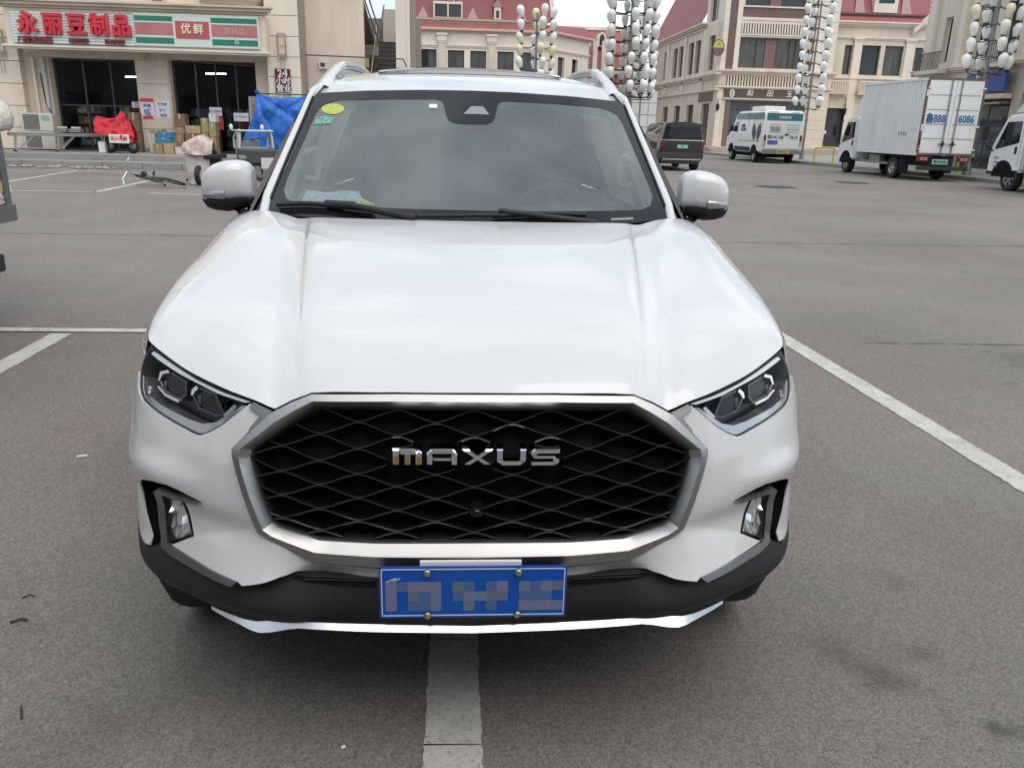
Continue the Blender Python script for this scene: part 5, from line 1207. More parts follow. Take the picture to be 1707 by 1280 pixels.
b = B(); b.T = TS; b._add([(0, -.35, 9.47), (SX(64.4), -.35, 9.47), (SX(64.4), 2.2, 14.5), (0, 2.2, 14.5)], [(0, 1, 2, 3)]); b.make('mansard_roof', REDR, jade)

# house behind the box truck
Y4 = 62.0
hb = thing('balcony_house', 'cream house with red roof, shallow balconies and arched door behind the box truck', 'building', (31, Y4, 0))
h4 = [(28.7, 29.3, 5.95, 8.02), (30.05, 31.5, 5.95, 8.05), (31.85, 33.3, 5.95, 8.06), (34.2, 35.2, 5.9, 8.0)]
wall('wall', hb, 27.12, 37, 0, 9.3, Y4, h4+[(27.7, 29.55, .62, 3.55)], CREAM, .3)
for h in h4: window(hb, h, Y4, 1, 1, depth=.26, w=.07)
dr_ = bx('door', hb, M('door_dark', (.035, .038, .042), rough=.4, var=.2, vs=2), 27.72, 29.53, Y4+.22, Y4+.27, .64, 3.53); bx('door_notice', dr_, WFW, 28.0, 28.25, Y4+.21, Y4+.218, 1.6, 1.85)
b = B(); c0 = (28.6, 3.7)
for i in range(12):
    a, e = PI*i/12, PI*(i+1)/12; b.tube((28.6+1.3*math.cos(a), Y4-.03, 3.65+.85*math.sin(a)), (28.6+1.3*math.cos(e), Y4-.03, 3.65+.85*math.sin(e)), .07, 6)
b.make('door_arch', CREAM2, hb)
for xa, xb in ((29.35, 29.95), (33.4, 34.05), (35.3, 35.9)):
    bx('pilaster', hb, CREAM2, xa, xb, Y4-.14, Y4-.003, 1.0, 8.3); cornice('pilaster_cap', hb, CREAM2, xa-.05, xb+.05, Y4-.14, 8.3, [(.12, .04), (.15, .1)])
clad(hb, 29.95, 33.4, 1.0, 4.6, Y4, 5, CREAM, cols=2)
cornice('band', hb, CREAM2, 27.12, 37, Y4, 8.42, [(.1, .06), (.1, .14)], ret=False); cornice('sill_course', hb, CREAM2, 27.12, 37, Y4, 5.55, [(.1, .10), (.12, .2)], ret=False)
for xa, xb in ((27.5, 29.2), (30.0, 33.3)):
    bx('balcony', hb, BEIGE, xa, xb, Y4-.5, Y4-.003, 4.5, 4.75); bx('balcony_rail', hb, CREAM2, xa, xb, Y4-.5, Y4-.42, 5.4, 5.5); fins(hb, xa, xb, 4.755, 5.395, Y4-.42, int((xb-xa)/.17), CREAM, d=.07)
cornice('eaves', hb, CREAM2, 27.12, 37, Y4, 9.3, [(.12, .15), (.14, .3), (.1, .42)], ret=False)
b = B(); b._add([(27.12, Y4-.4, 9.665), (38, Y4-.4, 9.665), (38, Y4+.3, 10.1), (27.12, Y4+.3, 10.1)], [(0, 1, 2, 3)]); b.make('lower_roof', REDR, hb)
cornice('parapet', hb, BROWN, 27.12, 38, Y4+.3, 10.08, [(.1, .06), (.12, .16)], ret=False)
b = B(); b._add([(27.12, Y4+.35, 10.3), (38, Y4+.35, 10.3), (38, Y4+1.8, 13.6), (28.2, Y4+1.8, 13.6)], [(0, 1, 2, 3)]); b.make('mansard_roof', REDR, hb)
dm = bx('dormer', hb, CREAM2, 30.6, 32.4, Y4+.2, Y4+1.2, 10.35, 12.2); bx('dormer_pane', dm, WGL, 30.9, 32.1, Y4+.18, Y4+.197, 11.0, 12.0)
for xc in (29.6, 33.2):
    b = B(); b._add([(xc-.4, Y4+.3, 10.32), (xc+.4, Y4+.3, 10.32), (xc+.25, Y4+.7, 11.5), (xc-.25, Y4+.7, 11.5), (xc+.25, Y4+1.1, 11.4), (xc-.25, Y4+1.1, 11.4)], [(0, 1, 2, 3), (3, 2, 4, 5)]); b.make('roof_gablet', M('gablet', (.40, .25, .24)), hb)
b = B(); b._add([(33.6, Y4-.5, 8.9), (36.8, Y4-.5, 11.6), (36.8, Y4-.5, 11.95), (33.6, Y4-.5, 9.25), (33.6, Y4+.3, 8.9), (36.8, Y4+.3, 11.6), (36.8, Y4+.3, 11.95), (33.6, Y4+.3, 9.25)], [(0, 1, 2, 3), (0, 4, 5, 1), (3, 2, 6, 7), (0, 3, 7, 4)]); b.make('verge', CREAM, hb)

# near house along the right kerb
X5 = 22.5
TS5 = Matrix(((0, 1, 0, X5), (-1, 0, 0, 40), (0, 0, 1, 0), (0, 0, 0, 1)))
def S5(y): return 40-y
nh = thing('kerb_house', 'pale ornate house along the right kerb with tall windows and small iron balconies', 'building', (X5, 34, 0))
PALE = M('ivory_stone', (.62, .56, .46), rough=.8, var=.10, vs=1, streak=True)
h5 = [(S5(37.9), S5(37.3), 4.9, 6.9), (S5(35.4), S5(34.2), 4.9, 7.1), (S5(33.4), S5(32.2), 4.9, 7.1), (S5(31), S5(29.6), 4.9, 7.1)]
h5b = [(S5(37.6), S5(36.4), .3, 3.4), (S5(35.3), S5(32.0), .3, 3.35), (S5(31.4), S5(28.0), .3, 3.35)]
wall('wall', nh, .6, 18, 0, 12, 0, h5+h5b, PALE, .3, T=TS5)
for h in h5: window(nh, h, 0, 2, 1, depth=.26, w=.07, T=TS5, fr=WFW)
for h in h5b: window(nh, h, 0, 2, 1, depth=.26, w=.09, T=TS5, fr=WFR, name='shop_window')
for a in (38.6, 36.0, 31.6):
    bx('pilaster', nh, CREAM2, S5(a+.4), S5(a), -.2, -.003, 4.65, 11, T=TS5)
for k in range(30): bx('quoin', nh, CREAM2, S5(39.35), S5(39.05), -.10, -.003, 4.7+.22*k, 4.85+.22*k, T=TS5)
cornice('ledge', nh, CREAM2, .3, 18, 0, 4.42, [(.08, .10), (.10, .22), (.06, .3)], T=TS5)
for a in (37.6, 32.9):
    bx('balcony', nh, PALE, S5(a+1.0), S5(a-1.0), -.75, -.303, 4.40, 4.56, T=TS5); bx('balcony_rail', nh, IRONB, S5(a+1.0), S5(a-1.0), -.75, -.71, 5.30, 5.34, T=TS5)
    fins(nh, S5(a+1.0), S5(a-1.0), 4.565, 5.295, -.72, 16, IRONB, name='railing_bar', d=.025, k=.22, T=TS5)
bs = thing('blue_sign', 'blue shop sign with one white character under the iron balcony near the right kerb', 'sign', (X5, 33, 3.6))
bx('board', bs, M('sign_blue', (.03, .075, .28), rough=.4), S5(34.6), S5(31.9), -.5, -.35, 3.45, 4.2, T=TS5)
me = text_mesh('点', .62, .02, .01, WFW); me.transform(TS5 @ Matrix.Translation((S5(33.85), -.515, 3.83)) @ FRONT); link('character', me, bs)
me = text_mesh('心', .34, .02, .01, WFW); me.transform(TS5 @ Matrix.Translation((S5(33.2), -.515, 3.70)) @ FRONT); link('character', me, bs)
aw = thing('awning', 'rolled grey awning below the blue shop sign', 'awning', (X5, 33, 3.2)); b = B(); b.T = TS5; b.box(S5(34.8), S5(31.9), -.55, -.05, 3.16, 3.36, bev=.06); b.make('cassette', CREAM, aw)
b = B(); b.T = TS5; b.tube((S5(34.7), -.5, 2.98), (S5(32.0), -.5, 2.98), .05, 8); b.make('front_bar', STEEL, aw)

# right pavement, kerb and yellow guard rails
kp = [(19.9, 10), (19.62, 29.8), (18.55, 41.7), (17.35, 55), (17.0, 62), (17.0, 90)]
b = B(); n = len(kp)
b._add([(x, y, .15) for x, y in kp]+[(60, kp[-1][1], .15), (60, kp[0][1], .15)], [tuple(range(n+2))]); struct(b.make('pavement', CONC))
for (xa, ya), (xb, yb) in zip(kp[:-1], kp[1:]):
    L_ = math.hypot(xb-xa, yb-ya); m_ = int(L_/1.0)
    for i in range(m_):
        if ya+(yb-ya)*i/m_ < 21 or ya+(yb-ya)*i/m_ > 62: continue
        p = V((xa+(xb-xa)*i/m_, ya+(yb-ya)*i/m_, 0)); q = V((xa+(xb-xa)*(i+1)/m_, ya+(yb-ya)*(i+1)/m_, 0)); u = (q-p).normalized(); w = V((-u.y, u.x, 0))*.14
        b = B(); p1, q1 = p+u*.01, q-u*.01; b._add([p1, q1, q1+w, p1+w, p1+V((0, 0, .155)), q1+V((0, 0, .155)), q1+w+V((0, 0, .155)), p1+w+V((0, 0, .155))], [(0, 1, 5, 4), (1, 2, 6, 5), (2, 3, 7, 6), (3, 0, 4, 7), (4, 5, 6, 7)]); struct(b.make('kerb_stone', CONC))
for k in range(2): struct(bx('entrance_step', None, M('step_pink', (.40, .31, .26), rough=.8, var=.1, vs=2), 17.9, 40, 57.6+.8*k, 62, .152+.152*k, .30+.152*k))
YELB = M('guard_yellow', (.55, .47, .06), rough=.5, var=.15, vs=6)
def guard(x, y, w, rz, label):
    t = thing('guard_rail', label, 'guard rail', (x, y, .15), rz, 'yellow hoop guard rails on the right kerb'); b = B()
    b.path(crom([(-w/2, 0, 0), (-w/2, 0, .62), (-w/2+.12, 0, .74), (w/2-.12, 0, .74), (w/2, 0, .62), (w/2, 0, 0)], 3), .045, 7); b.make('hoop', YELB, t, local=True)
    b = B()
    for s in (-1, 1): b.box(s*w/2-.09, s*w/2+.09, -.09, .09, 0, .02)
    b.make('foot_plate', YELB, t, local=True)
guard(19.0, 41.2, 1.15, R(12), 'yellow hoop guard rail just right of the white van')
guard(20.15, 31.4, 1.0, R(80), 'yellow hoop guard rail by the cab of the box truck')
guard(20.3, 27.2, 1.0, R(80), 'yellow hoop guard rail between the box truck and the truck cab')

# unseen shop row added behind the viewer to shade the front of the SUV
rw = thing('added_shop_row', 'plain beige shop row added unseen across the lot to shade the SUV front and mirror in its paintwork', 'building', (-4, -7.6, 0))
hr_ = [(-40+5.2*i, -37+5.2*i, .3, 3.2) for i in range(4, 14)]
TRW = Matrix.Translation((-4, -7.6, 0)) @ Matrix.Rotation(PI, 4, 'Z')
wall('wall', rw, -22, 34, 0, 7.2, 0, hr_, M('grey_render', (.40, .40, .395), rough=.85, var=.1, vs=.6), .3, T=TRW)
for h in hr_: window(rw, h, 0, 1, 1, depth=.26, w=.09, T=TRW)
cornice('eaves', rw, CREAM, -22, 34, 0, 7.2, [(.2, .2), (.2, .5)], T=TRW, ret=False)
# ---------------------------------------------------------------- lamp trees
GLOBE = [M('globe_white', (.80, .80, .78), rough=.35, coat=.3), M('globe_cream', (.79, .77, .70), rough=.35, coat=.3), M('globe_yellow', (.76, .69, .46), rough=.35, coat=.3)]
POLE = M('lamp_pole', (.26, .265, .255), rough=.5, metal=.5, var=.1, vs=3)
def globe_mesh(m):
    b = B(); b.lathe([(.05, 0), (.09, .02), (.125, .12), (.168, .26), (.18, .35), (.162, .44), (.11, .515), (.05, .545), (.001, .55)], n=14); return b.mesh('lamp_globe', m)
GM = [globe_mesh(m) for m in GLOBE]
AM = {}
def arm_mesh(r):
    if r not in AM:
        b = B(); b.path(crom([(.05, 0, 0), (r*.5, 0, -.10), (r*.92, 0, -.06), (r, 0, .05)], 3), .022, 5); b.lathe([(.03, .02), (.075, .04), (.085, .10), (.06, .12)], (r, 0, 0), n=8); AM[r] = b.mesh('lamp_arm', IRONB)
    return AM[r]
def lamp_tree(x, y, z0, top, tiers, z1, dz, angs, r, label, pr=.09, yellow=.12, seed=1):
    t = thing('lamp_tree', label, 'street lamp', (x, y, z0), 0, 'lamp trees on the market square'); rnd = random.Random(seed); W = root_mat(t)
    b = B(); b.tube((x, y, z0), (x, y, z0+.5), pr*2.2, 12, r2=pr*1.5); b.tube((x, y, z0+.5), (x, y, top), pr, 12, r2=pr*.72); b.make('pole', POLE, t)
    for k in range(tiers):
        z = z1+dz*k; b = B(); b.tube((x, y, z-.03), (x, y, z+.03), pr*1.5, 10); b.make('collar', POLE, t)
        for a0 in angs:
            a = R(a0+rnd.uniform(-7, 7)); tilt = rnd.uniform(.12, .30); gm = GM[2 if rnd.random() < yellow else (1 if rnd.random() < .3 else 0)]
            for nm, me, ti in (('lamp_arm', arm_mesh(r), 0), ('lamp_globe', gm, tilt)):
                o = bpy.data.objects.new(nm, me); COL.objects.link(o); o.parent = t
                M_ = Matrix.Translation((0, 0, z-z0)) @ Matrix.Rotation(a, 4, 'Z')
                if nm == 'lamp_globe': M_ = M_ @ Matrix.Translation((r, 0, .09)) @ Matrix.Rotation(ti, 4, 'Y') @ Matrix.Scale(rnd.uniform(.93, 1.05), 4)
                o.matrix_basis = M_; ROOTW[o.name] = Matrix()
    return t
lamp_tree(7.72, 38, 0, 13.5, 14, 3.1, .60, (8, 50, 95, 140, 172, 200, 262, 300, 335), 1.0, 'thickest lamp tree with crowded globes standing behind the black car', pr=.16, yellow=.05, seed=4)
lamp_tree(3.42, 39.5, 0, 6.7, 9, 1.9, .56, (178, 285, 5, 90), .72, 'lamp tree in front of the red roofed market house, above the SUV roof', pr=.07, yellow=.09, seed=2)
lamp_tree(19.72, 45.8, .15, 8.6, 10, 3.0, .60, (185, 290, 15, 95), .74, 'slim lamp tree between the white van and the balcony house', pr=.07, yellow=.12, seed=8)
lamp_tree(20.3, 30.6, .15, 12, 14, 4.05, .58, (180, 268, 352, 75), .80, 'lamp tree by the blue sign above the box truck', pr=.08, yellow=.04, seed=5)
lamp_tree(12.1, 56, 0, 9, 9, 3.6, .6, (185, 260, 330, 40, 110), .75, 'distant lamp tree half hidden behind the thickest lamp tree', pr=.07, yellow=.02, seed=9)

# ---------------------------------------------------------------- black car ahead
BPT = M('black_paint', (.012, .010, .011), rough=.2, coat=1., spec=.5); CHW = M('chrome_far', (.8, .8, .82), rough=.12, metal=1.)
TLR = M('lamp_red_far', (.15, .008, .01), rough=.15, coat=1.)
x0, x1, yr = 7.86, 9.74, 31.6; xc = (x0+x1)/2; hw = (x1-x0)/2
bc = thing('black_car', 'black boxy SUV seen from behind with chrome strips and a green number plate', 'car', (xc, yr+2.5, 0))
secs = [(0, .94, 1.0), (.06, .985, 1.0), (.5, 1, 1.0), (1.2, 1, 1.0), (2.6, 1, 1.0), (3.3, .99, .97), (3.75, .98, .62), (4.6, .96, .55), (4.95, .88, .50)]
hp = [(.82, .34), (.95, .42), (1.0, .72), (.99, 1.0), (.95, 1.16), (.90, 1.36), (.82, 1.74), (.71, 1.86), (.4, 1.90), (0, 1.91)]
rows = []
for dy, k, h in secs:
    half = []
    for a, z in hp:
        zz = z if z <= 1.0 else 1.0+(z-1.0)*((h-.5)/.5 if h < 1 else 1); zz = z if h >= .99 else min(z, .98+(z-.98)*max(0, (h-.5)*2))
        half.append(V((xc+a*hw*k, yr+dy, zz)))
    rows.append([V((2*xc-p.x, p.y, p.z)) for p in half]+half[::-1][1:])
b = B(); b.grid(rows); b._add(rows[0], [tuple(range(len(rows[0])))]); b._add(rows[-1], [tuple(range(len(rows[0])))]); b.box(xc-hw*.8, xc+hw*.8, yr+.1, yr+4.8, .28, .36)
b.make('body', BPT, bc, weld=True, angle=R(35))
b = B(); b.prism([(xc-.80, 1.27), (xc+.80, 1.27), (xc+.71, 1.70), (xc-.71, 1.70)], yr-.02, yr-.004); b.make('rear_window', DARKG, bc)
b = B(); b.prism([(xc-.80, 1.72), (xc+.80, 1.72), (xc+.72, 1.84), (xc-.72, 1.84)], yr-.12, yr-.004); b.make('spoiler', BPT, bc)
bx('chrome_strip', bc, CHW, xc-.93, xc+.90, yr-.03, yr-.004, 1.185, 1.225); bx('chrome_strip', bc, CHW, xc-.78, xc+.80, yr-.05, yr-.004, .44, .49)
bx('bumper', bc, M('bumper_grey', (.035, .029, .032), rough=.35, coat=.6), xc-.90, xc+.90, yr-.045, yr-.004, .52, .72, bev=.02)
bx('tailgate_panel', bc, BPT, xc-.86, xc+.86, yr-.02, yr-.004, .78, 1.15, bev=.008)
for s in (-1, 1):
    tl2 = bx('tail_lamp', bc, TLR, xc+s*.62, xc+s*.90, yr-.035, yr-.021, .92, 1.13, bev=.01); bx('lamp_core', tl2, BLK, xc+s*.68, xc+s*.78, yr-.05, yr-.036, .98, 1.10)
    for dy, w_, in ((.55, .95), (1.65, .95), (2.75, .55)):
        b = B(); X = xc+s*(hw*.955); b._add([V((X, yr+dy, 1.16)), V((X, yr+dy+w_, 1.16)), V((xc+s*hw*.83, yr+dy+w_*.96, 1.60)), V((xc+s*hw*.83, yr+dy+.03, 1.60))], [(0, 1, 2, 3)]); b.make('side_window', DARKG if dy > 1 else M('sky_glass', (.03, .035, .04), rough=.02, spec=.9), bc)
    for dy in (.95, 3.95): wheel('wheel', bc, (xc+s*(hw-.13), yr+dy, .37), .37, .25, s, 5)
    b = B(); b.box(xc+s*hw, xc+s*(hw+.18), yr+3.2, yr+3.3, 1.08, 1.24, bev=.03); b.make('side_mirror', BPT, bc)
pl = bx('number_plate', bc, M('plate_green', (.25, .52, .42), rough=.45), xc-.20, xc+.24, yr-.034, yr-.021, .90, 1.03); bx('plate_mark', pl, BLK, xc-.02, xc+.04, yr-.04, yr-.035, .94, .99)

# ---------------------------------------------------------------- white van
VW = M('van_white', (.74, .77, .76), rough=.35, coat=.6, var=.04, vs=1.5); TEAL = M('van_teal', (.05, .17, .22), rough=.4, coat=.4, var=.1, vs=2)
x0, x1, yr = 15.98, 18.12, 42.2
van = thing('white_van', 'white delivery van with teal roof band and two dark leaf marks on its side', 'van', (17.05, yr+3, 0))
pr_ = [(yr, .55), (yr, 2.50), (yr+.12, 2.72), (yr+4.3, 2.72), (yr+4.7, 2.62), (yr+5.35, 1.75), (yr+6.15, 1.38), (yr+6.3, 1.15), (yr+6.35, .50)]
b = B(); b.prism(pr_, x0, x1, 'x'); me = b.mesh('body', VW)
bm = bmesh.new(); bm.from_mesh(me); bmesh.ops.bevel(bm, geom=bm.edges[:], offset=.09, segments=3, affect='EDGES'); bm.to_mesh(me); bm.free(); me.shade_smooth(); me.set_sharp_from_angle(angle=R(40)); link('body', me, van)
for sx, X in ((-1, x0), (1, x1)):
    b = B(); b.prism([(yr+.12, 2.24), (yr+.10, 2.60), (yr+4.5, 2.60), (yr+4.72, 2.40), (yr+4.55, 2.26)], X-.004 if sx < 0 else X-.002, X+.002 if sx < 0 else X+.004, 'x'); b.make('roof_band', TEAL, van)
    b = B(); b.prism([(yr+4.15, 1.55), (yr+4.15, 2.15), (yr+4.62, 2.15), (yr+5.12, 1.58)], X-.006 if sx < 0 else X-.004, X+.004 if sx < 0 else X+.006, 'x'); b.make('cab_window', DARKG, van)
    bx('sill_strip', van, BLK, X-.01 if sx < 0 else X, X if sx < 0 else X+.01, yr+1.9, yr+4.6, .58, .80)
    bx('pinstripe', van, M('van_line', (.35, .34, .28), rough=.5), X-.004, X+.004, yr+.5, yr+4.0, 1.10, 1.15)
    for dy in (1.3, 5.2):
        b = B(); n = 12; b.prism([(yr+dy+.50*math.cos(PI*i/n), .46+.50*math.sin(PI*i/n)) for i in range(n+1)], X-.012 if sx < 0 else X-.2, X+.2 if sx < 0 else X+.012, 'x'); b.make('wheel_arch', VOID, van)
        wheel('wheel', van, (X-sx*.13, yr+dy, .36), .36, .24, sx, 5, .6)
    for y_, tz in ((yr+.75, 1), (yr+1.50, -1)):
        b = B(); n = 14; b.prism([(y_+.36*math.sin(PI*i/n)**.8+.22*tz*(.5-i/n), 1.10+1.0*i/n) for i in range(n+1)]+[(y_-.30*math.sin(PI*i/n)+.22*tz*(.5-i/n), 1.10+1.0*i/n) for i in range(n-1, 0, -1)], X-.005, X+.005, 'x'); b.make('leaf_mark', M('van_dark_mark', (.045, .06, .07), rough=.4), van)
    me = text_mesh('全国统一\n服务热线', .20, .006, .015, BLK); me.transform((Matrix(((0, 1, 0, X-.006), (-1, 0, 0, yr+3.3), (0, 0, 1, 1.82), (0, 0, 0, 1))) @ FRONT) if sx < 0 else (Matrix(((0, -1, 0, X+.006), (1, 0, 0, yr+3.3), (0, 0, 1, 1.82), (0, 0, 0, 1))) @ FRONT)); link('lettering', me, van)
    b = B(); b.box(X+sx*.02, X+sx*.22, yr+5.0, yr+5.08, 1.62, 1.95, bev=.03); b.make('side_mirror', BLK, van)
bx('rear_band', van, TEAL, x0+.10, x1-.10, yr-.006, yr-.001, 2.20, 2.58); text('lettering', '冷链配送', ((x0+x1)/2, yr-.012, 2.36), .17, WFW, van, depth=.006, bold=.02)
for k, (a, c) in enumerate(((x0+.14, 17.03), (17.07, x1-.14))):
    d_ = bx('rear_door', van, VW, a, c, yr-.028, yr-.001, .78, 2.17, bev=.012); bx('door_panel', d_, M('van_panel', (.55, .60, .58), rough=.35), a+.12, c-.10, yr-.034, yr-.029, 1.55, 2.05)
    text('lettering', ('联系电话\n生鲜配送' if k == 0 else '—————'), ((a+c)/2, yr-.04, 1.76), .13, M('print_grey', (.2, .22, .26)), d_, depth=.004, bold=.015)
text('lettering', '粤S·K128', (16.62, yr-.04, 1.36), .23, M('print_dark', (.06, .07, .09), rough=.5), van, depth=.006, bold=.02); text('lettering', '7615', (17.62, yr-.04, 1.36), .23, M('print_dark', (.06, .07, .09)), van, depth=.006, bold=.02)
bx('blue_label', van, M('label_blue', (.08, .12, .42), rough=.5), 16.22, 16.78, yr-.036, yr-.029, .98, 1.20); bx('door_handle', van, BLK, 17.12, 17.32, yr-.06, yr-.03, 1.46, 1.54)
bx('bumper', van, M('van_bumper', (.22, .215, .21), rough=.5), x0+.02, x1-.02, yr-.12, yr-.003, .50, .74, bev=.03)
pl = bx('number_plate', van, M('plate_yellow', (.50, .42, .16), rough=.5), 16.75, 17.45, yr-.135, yr-.121, .52, .72); text('lettering', '粤S·7615', (17.1, yr-.142, .62), .13, BLK, pl, depth=.004)
for X in (x0+.03, x1-.15): bx('tail_lamp', van, TLR, X, X+.12, yr-.03, yr-.003, 1.18, 1.48); bx('turn_lamp', van, M('lamp_clear', (.4, .36, .33), rough=.2), X, X+.12, yr-.03, yr-.003, .90, 1.17)
bx('roof_unit', van, WFW, 16.45, 17.65, yr+1.6, yr+3.6, 2.71, 2.98, bev=.08)
for X in (x0+.16, x1-.30): bx('top_lamp', van, WFW, X, X+.55 if X < 17 else X-.4, yr-.02, yr-.002, 2.61, 2.67)
bx('underbody', van, VOID, x0+.25, x1-.25, yr+.3, yr+6, .30, .52)

# ---------------------------------------------------------------- trucks
TW = M('truck_white', (.76, .765, .77), rough=.4, coat=.3, var=.055, vs=1.6, streak=True); RUST = M('rusty_steel', (.16, .11, .085), rough=.8, var=.35, vs=7); CHAS = M('chassis', (.03, .03, .032), rough=.7, var=.2, vs=4)
TBL = M('truck_blue_print', (.03, .12, .32), rough=.5)
def cab(par, x0, x1, yb, z0=.45, fwd=1):
    """light truck cab, its back at yb and nose ahead"""
    pr2 = [(yb, z0+.15), (yb, 2.28), (yb+fwd*.25, 2.38), (yb+fwd*1.1, 2.30), (yb+fwd*1.62, 1.42), (yb+fwd*1.70, .95), (yb+fwd*1.68, z0)]
    b = B(); b.prism(pr2, x0, x1, 'x'); me = b.mesh('cab', TW); bm = bmesh.new(); bm.from_mesh(me); bmesh.ops.bevel(bm, geom=bm.edges[:], offset=.07, segments=3, affect='EDGES'); bm.to_mesh(me); bm.free(); me.shade_smooth(); me.set_sharp_from_angle(angle=R(40)); c = link('cab', me, par)
    for s, X in ((-1, x0), (1, x1)):
        b = B(); w_ = [(yb+fwd*.30, 1.48), (yb+fwd*.32, 2.12), (yb+fwd*1.02, 2.10), (yb+fwd*1.42, 1.30), (yb+fwd*1.36, 1.26)]
        b.prism(w_, X-.008, X+.008, 'x'); b.make('side_window', DARKG, par)
        bx('door_line', par, M('seam', (.12, .12, .12), rough=.8), X-.004, X+.004, yb+fwd*.20, yb+fwd*.215, .78, 2.2); bx('door_handle', par, BLK, X+s*.001, X+s*.03, yb+fwd*.34, yb+fwd*.42, 1.15, 1.36)
        b = B(); n = 12; b.prism([(yb+fwd*.85+.52*math.cos(PI*i/n), .42+.52*math.sin(PI*i/n)) for i in range(n+1)], X-.012, X+.012, 'x'); b.make('wheel_arch', VOID, par)
        mm = B(); mm.path([(X, yb+fwd*1.45, 2.15), (X+s*.28, yb+fwd*1.62, 2.12), (X+s*.30, yb+fwd*1.62, 1.45), (X, yb+fwd*1.5, 1.2)], .02, 6); arm_ = mm.make('mirror_arm', BLK, par)
        b = B(); b.box(X+s*.20, X+s*.40, yb+fwd*1.58, yb+fwd*1.66, 1.55, 2.0, bev=.03); b.make('mirror', BLK, arm_)
    b = B(); b._add([V((x0+.12, yb+fwd*1.13, 2.24)), V((x1-.12, yb+fwd*1.13, 2.24)), V((x1-.08, yb+fwd*1.63, 1.44)), V((x0+.08, yb+fwd*1.63, 1.44))], [(0, 1, 2, 3)]); b.make('windscreen', DARKG, par)
    return c
def box_truck(name, label, x0, x1, yr, yf, zb, zt, fwd=1, ribs=22, print_=True, plate=True, post=None):
    t = thing(name, label, 'truck', ((x0+x1)/2, (yr+yf)/2, 0)); f = fwd
    bx('cargo_box', t, TW, x0+.03, x1-.03, yr+f*.03, yf-f*.02, zb, zt-.02)
    w = (yf-yr)/ribs
    for X, s in ((x0, -1), (x1, 1)):
        for i in range(ribs):
            if s > 0 and fwd > 0 and i % 3: continue
            bx('side_rib', t, TW, X-s*.0 if s < 0 else X-.03, X+.03 if s < 0 else X, yr+w*(i+.18), yr+w*(i+.82), zb+.08, zt-.10)
        bx('edge_rail', t, post or TW, X-.012, X+.035 if s < 0 else X+.012, yr, yf, zt-.08, zt); bx('edge_rail', t, post or TW, X-.02, X+.035, yr, yf, zb-.06, zb+.06)
    F = 1 if f > 0 else -1; Y = yr
    for a, c in ((x0, x0+.07), (x1-.07, x1)): bx('corner_post', t, post or RUST, a, c, Y-F*.02, Y+F*.06, zb-.05, zt+.01)
    for z in (zb-.04, zt-.06): bx('end_rail', t, post or RUST, x0+.07, x1-.07, Y-F*.018, Y+F*.05, z, z+.07)
    xm = (x0+x1)/2
    for a, c in ((x0+.085, xm-.012), (xm+.012, x1-.085)):
        d_ = bx('rear_door', t, TW, a, c, Y-F*.005, Y+F*.028, zb+.04, zt-.07)
        h = (zt-.07-zb-.04)/5
        for k in range(1, 5): bx('door_groove', d_, M('groove_grey', (.36, .37, .37), rough=.6), a+.05, c-.10 if a < xm-.1 else c-.05, Y-F*.012, Y-F*.0055, zb+.04+h*k-.015, zb+.04+h*k+.02)
    for x in (xm-.20, xm+.18):
        b = B(); b.tube((x, Y-F*.05, zb), (x, Y-F*.05, zt-.03), .022, 8); lb = b.make('lock_bar', STEEL, t)
        b = B(); b.box(x-.16, x+.12, Y-F*.09, Y-F*.06, zb+.34, zb+.38); b.box(x-.03, x+.03, Y-F*.09, Y-F*.03, zb+.28, zb+.46); b.make('lock_handle', IRONB, lb)
    for z in (zb+.15, zb+.95*(zt-zb)/2.6, zt-.35):
        for x in (x0+.02, x1-.14): bx('hinge', t, TW, x, x+.14, Y-F*.04, Y-F*.0205, z, z+.05)
    bx('chassis', t, CHAS, xm-.45, xm+.45, yr+f*.15, yf+f*1.2, .52, zb-.07)
    bx('underrun_bar', t, CHAS, x0+.12, x1-.12, Y-F*.02, Y+F*.10, .40, .54, bev=.03)
    return t
truck = box_truck('box_truck', 'white box truck with rusty door frame and blue painted number across its rear doors', 16.72, 18.92, 28.2, 33.0, .98, 3.62)
Y = 28.2
WDB = M('door_pale_band', (.60, .66, .72), rough=.5)
bx('number_band', truck, WDB, 16.86, 17.60, Y-.016, Y-.0125, 2.08, 2.38); bx('number_band', truck, WDB, 18.03, 18.78, Y-.016, Y-.0125, 2.08, 2.38)
text('number', '鲁BB8', (17.22, Y-.022, 2.22), .36, TBL, truck, depth=.006, bold=.022, sx=.78); text('number', '6086', (18.38, Y-.022, 2.22), .36, TBL, truck, depth=.006, bold=.022, sx=.84)
for X in (16.80, 18.36):
    l_ = bx('tail_lamp', truck, TLR, X, X+.42, Y-.02, Y+.06, .72, .90, bev=.015)
    for k in (0, 1): bx('lamp_insert', l_, M('lamp_pale_red', (.5, .2, .2), rough=.3), X+.08+.15*k, X+.20+.15*k, Y-.026, Y-.021, .76, .86)
pl = bx('number_plate', truck, M('plate_green', (.25, .52, .42)), 17.35, 17.95, Y-.06, Y-.04, .62, .80); text('lettering', '鲁B·86086', (17.65, Y-.066, .71), .12, BLK, pl, depth=.004)
for z in (1.3, 1.8, 2.5, 3.0): bx('reflector', truck, TLR if z in (1.3, 2.5) else M('white_reflector', (.7, .7, .7), rough=.3), 16.715, 16.785, Y-.028, Y-.0205, z, z+.22)
for k in range(4): bx('vent_slot', truck, M('seam', (.12, .12, .12)), 16.70, 16.72, 29.15+.16*k, 29.17+.16*k, 1.62, 1.75)
cab(truck, 16.78, 18.86, 33.15)
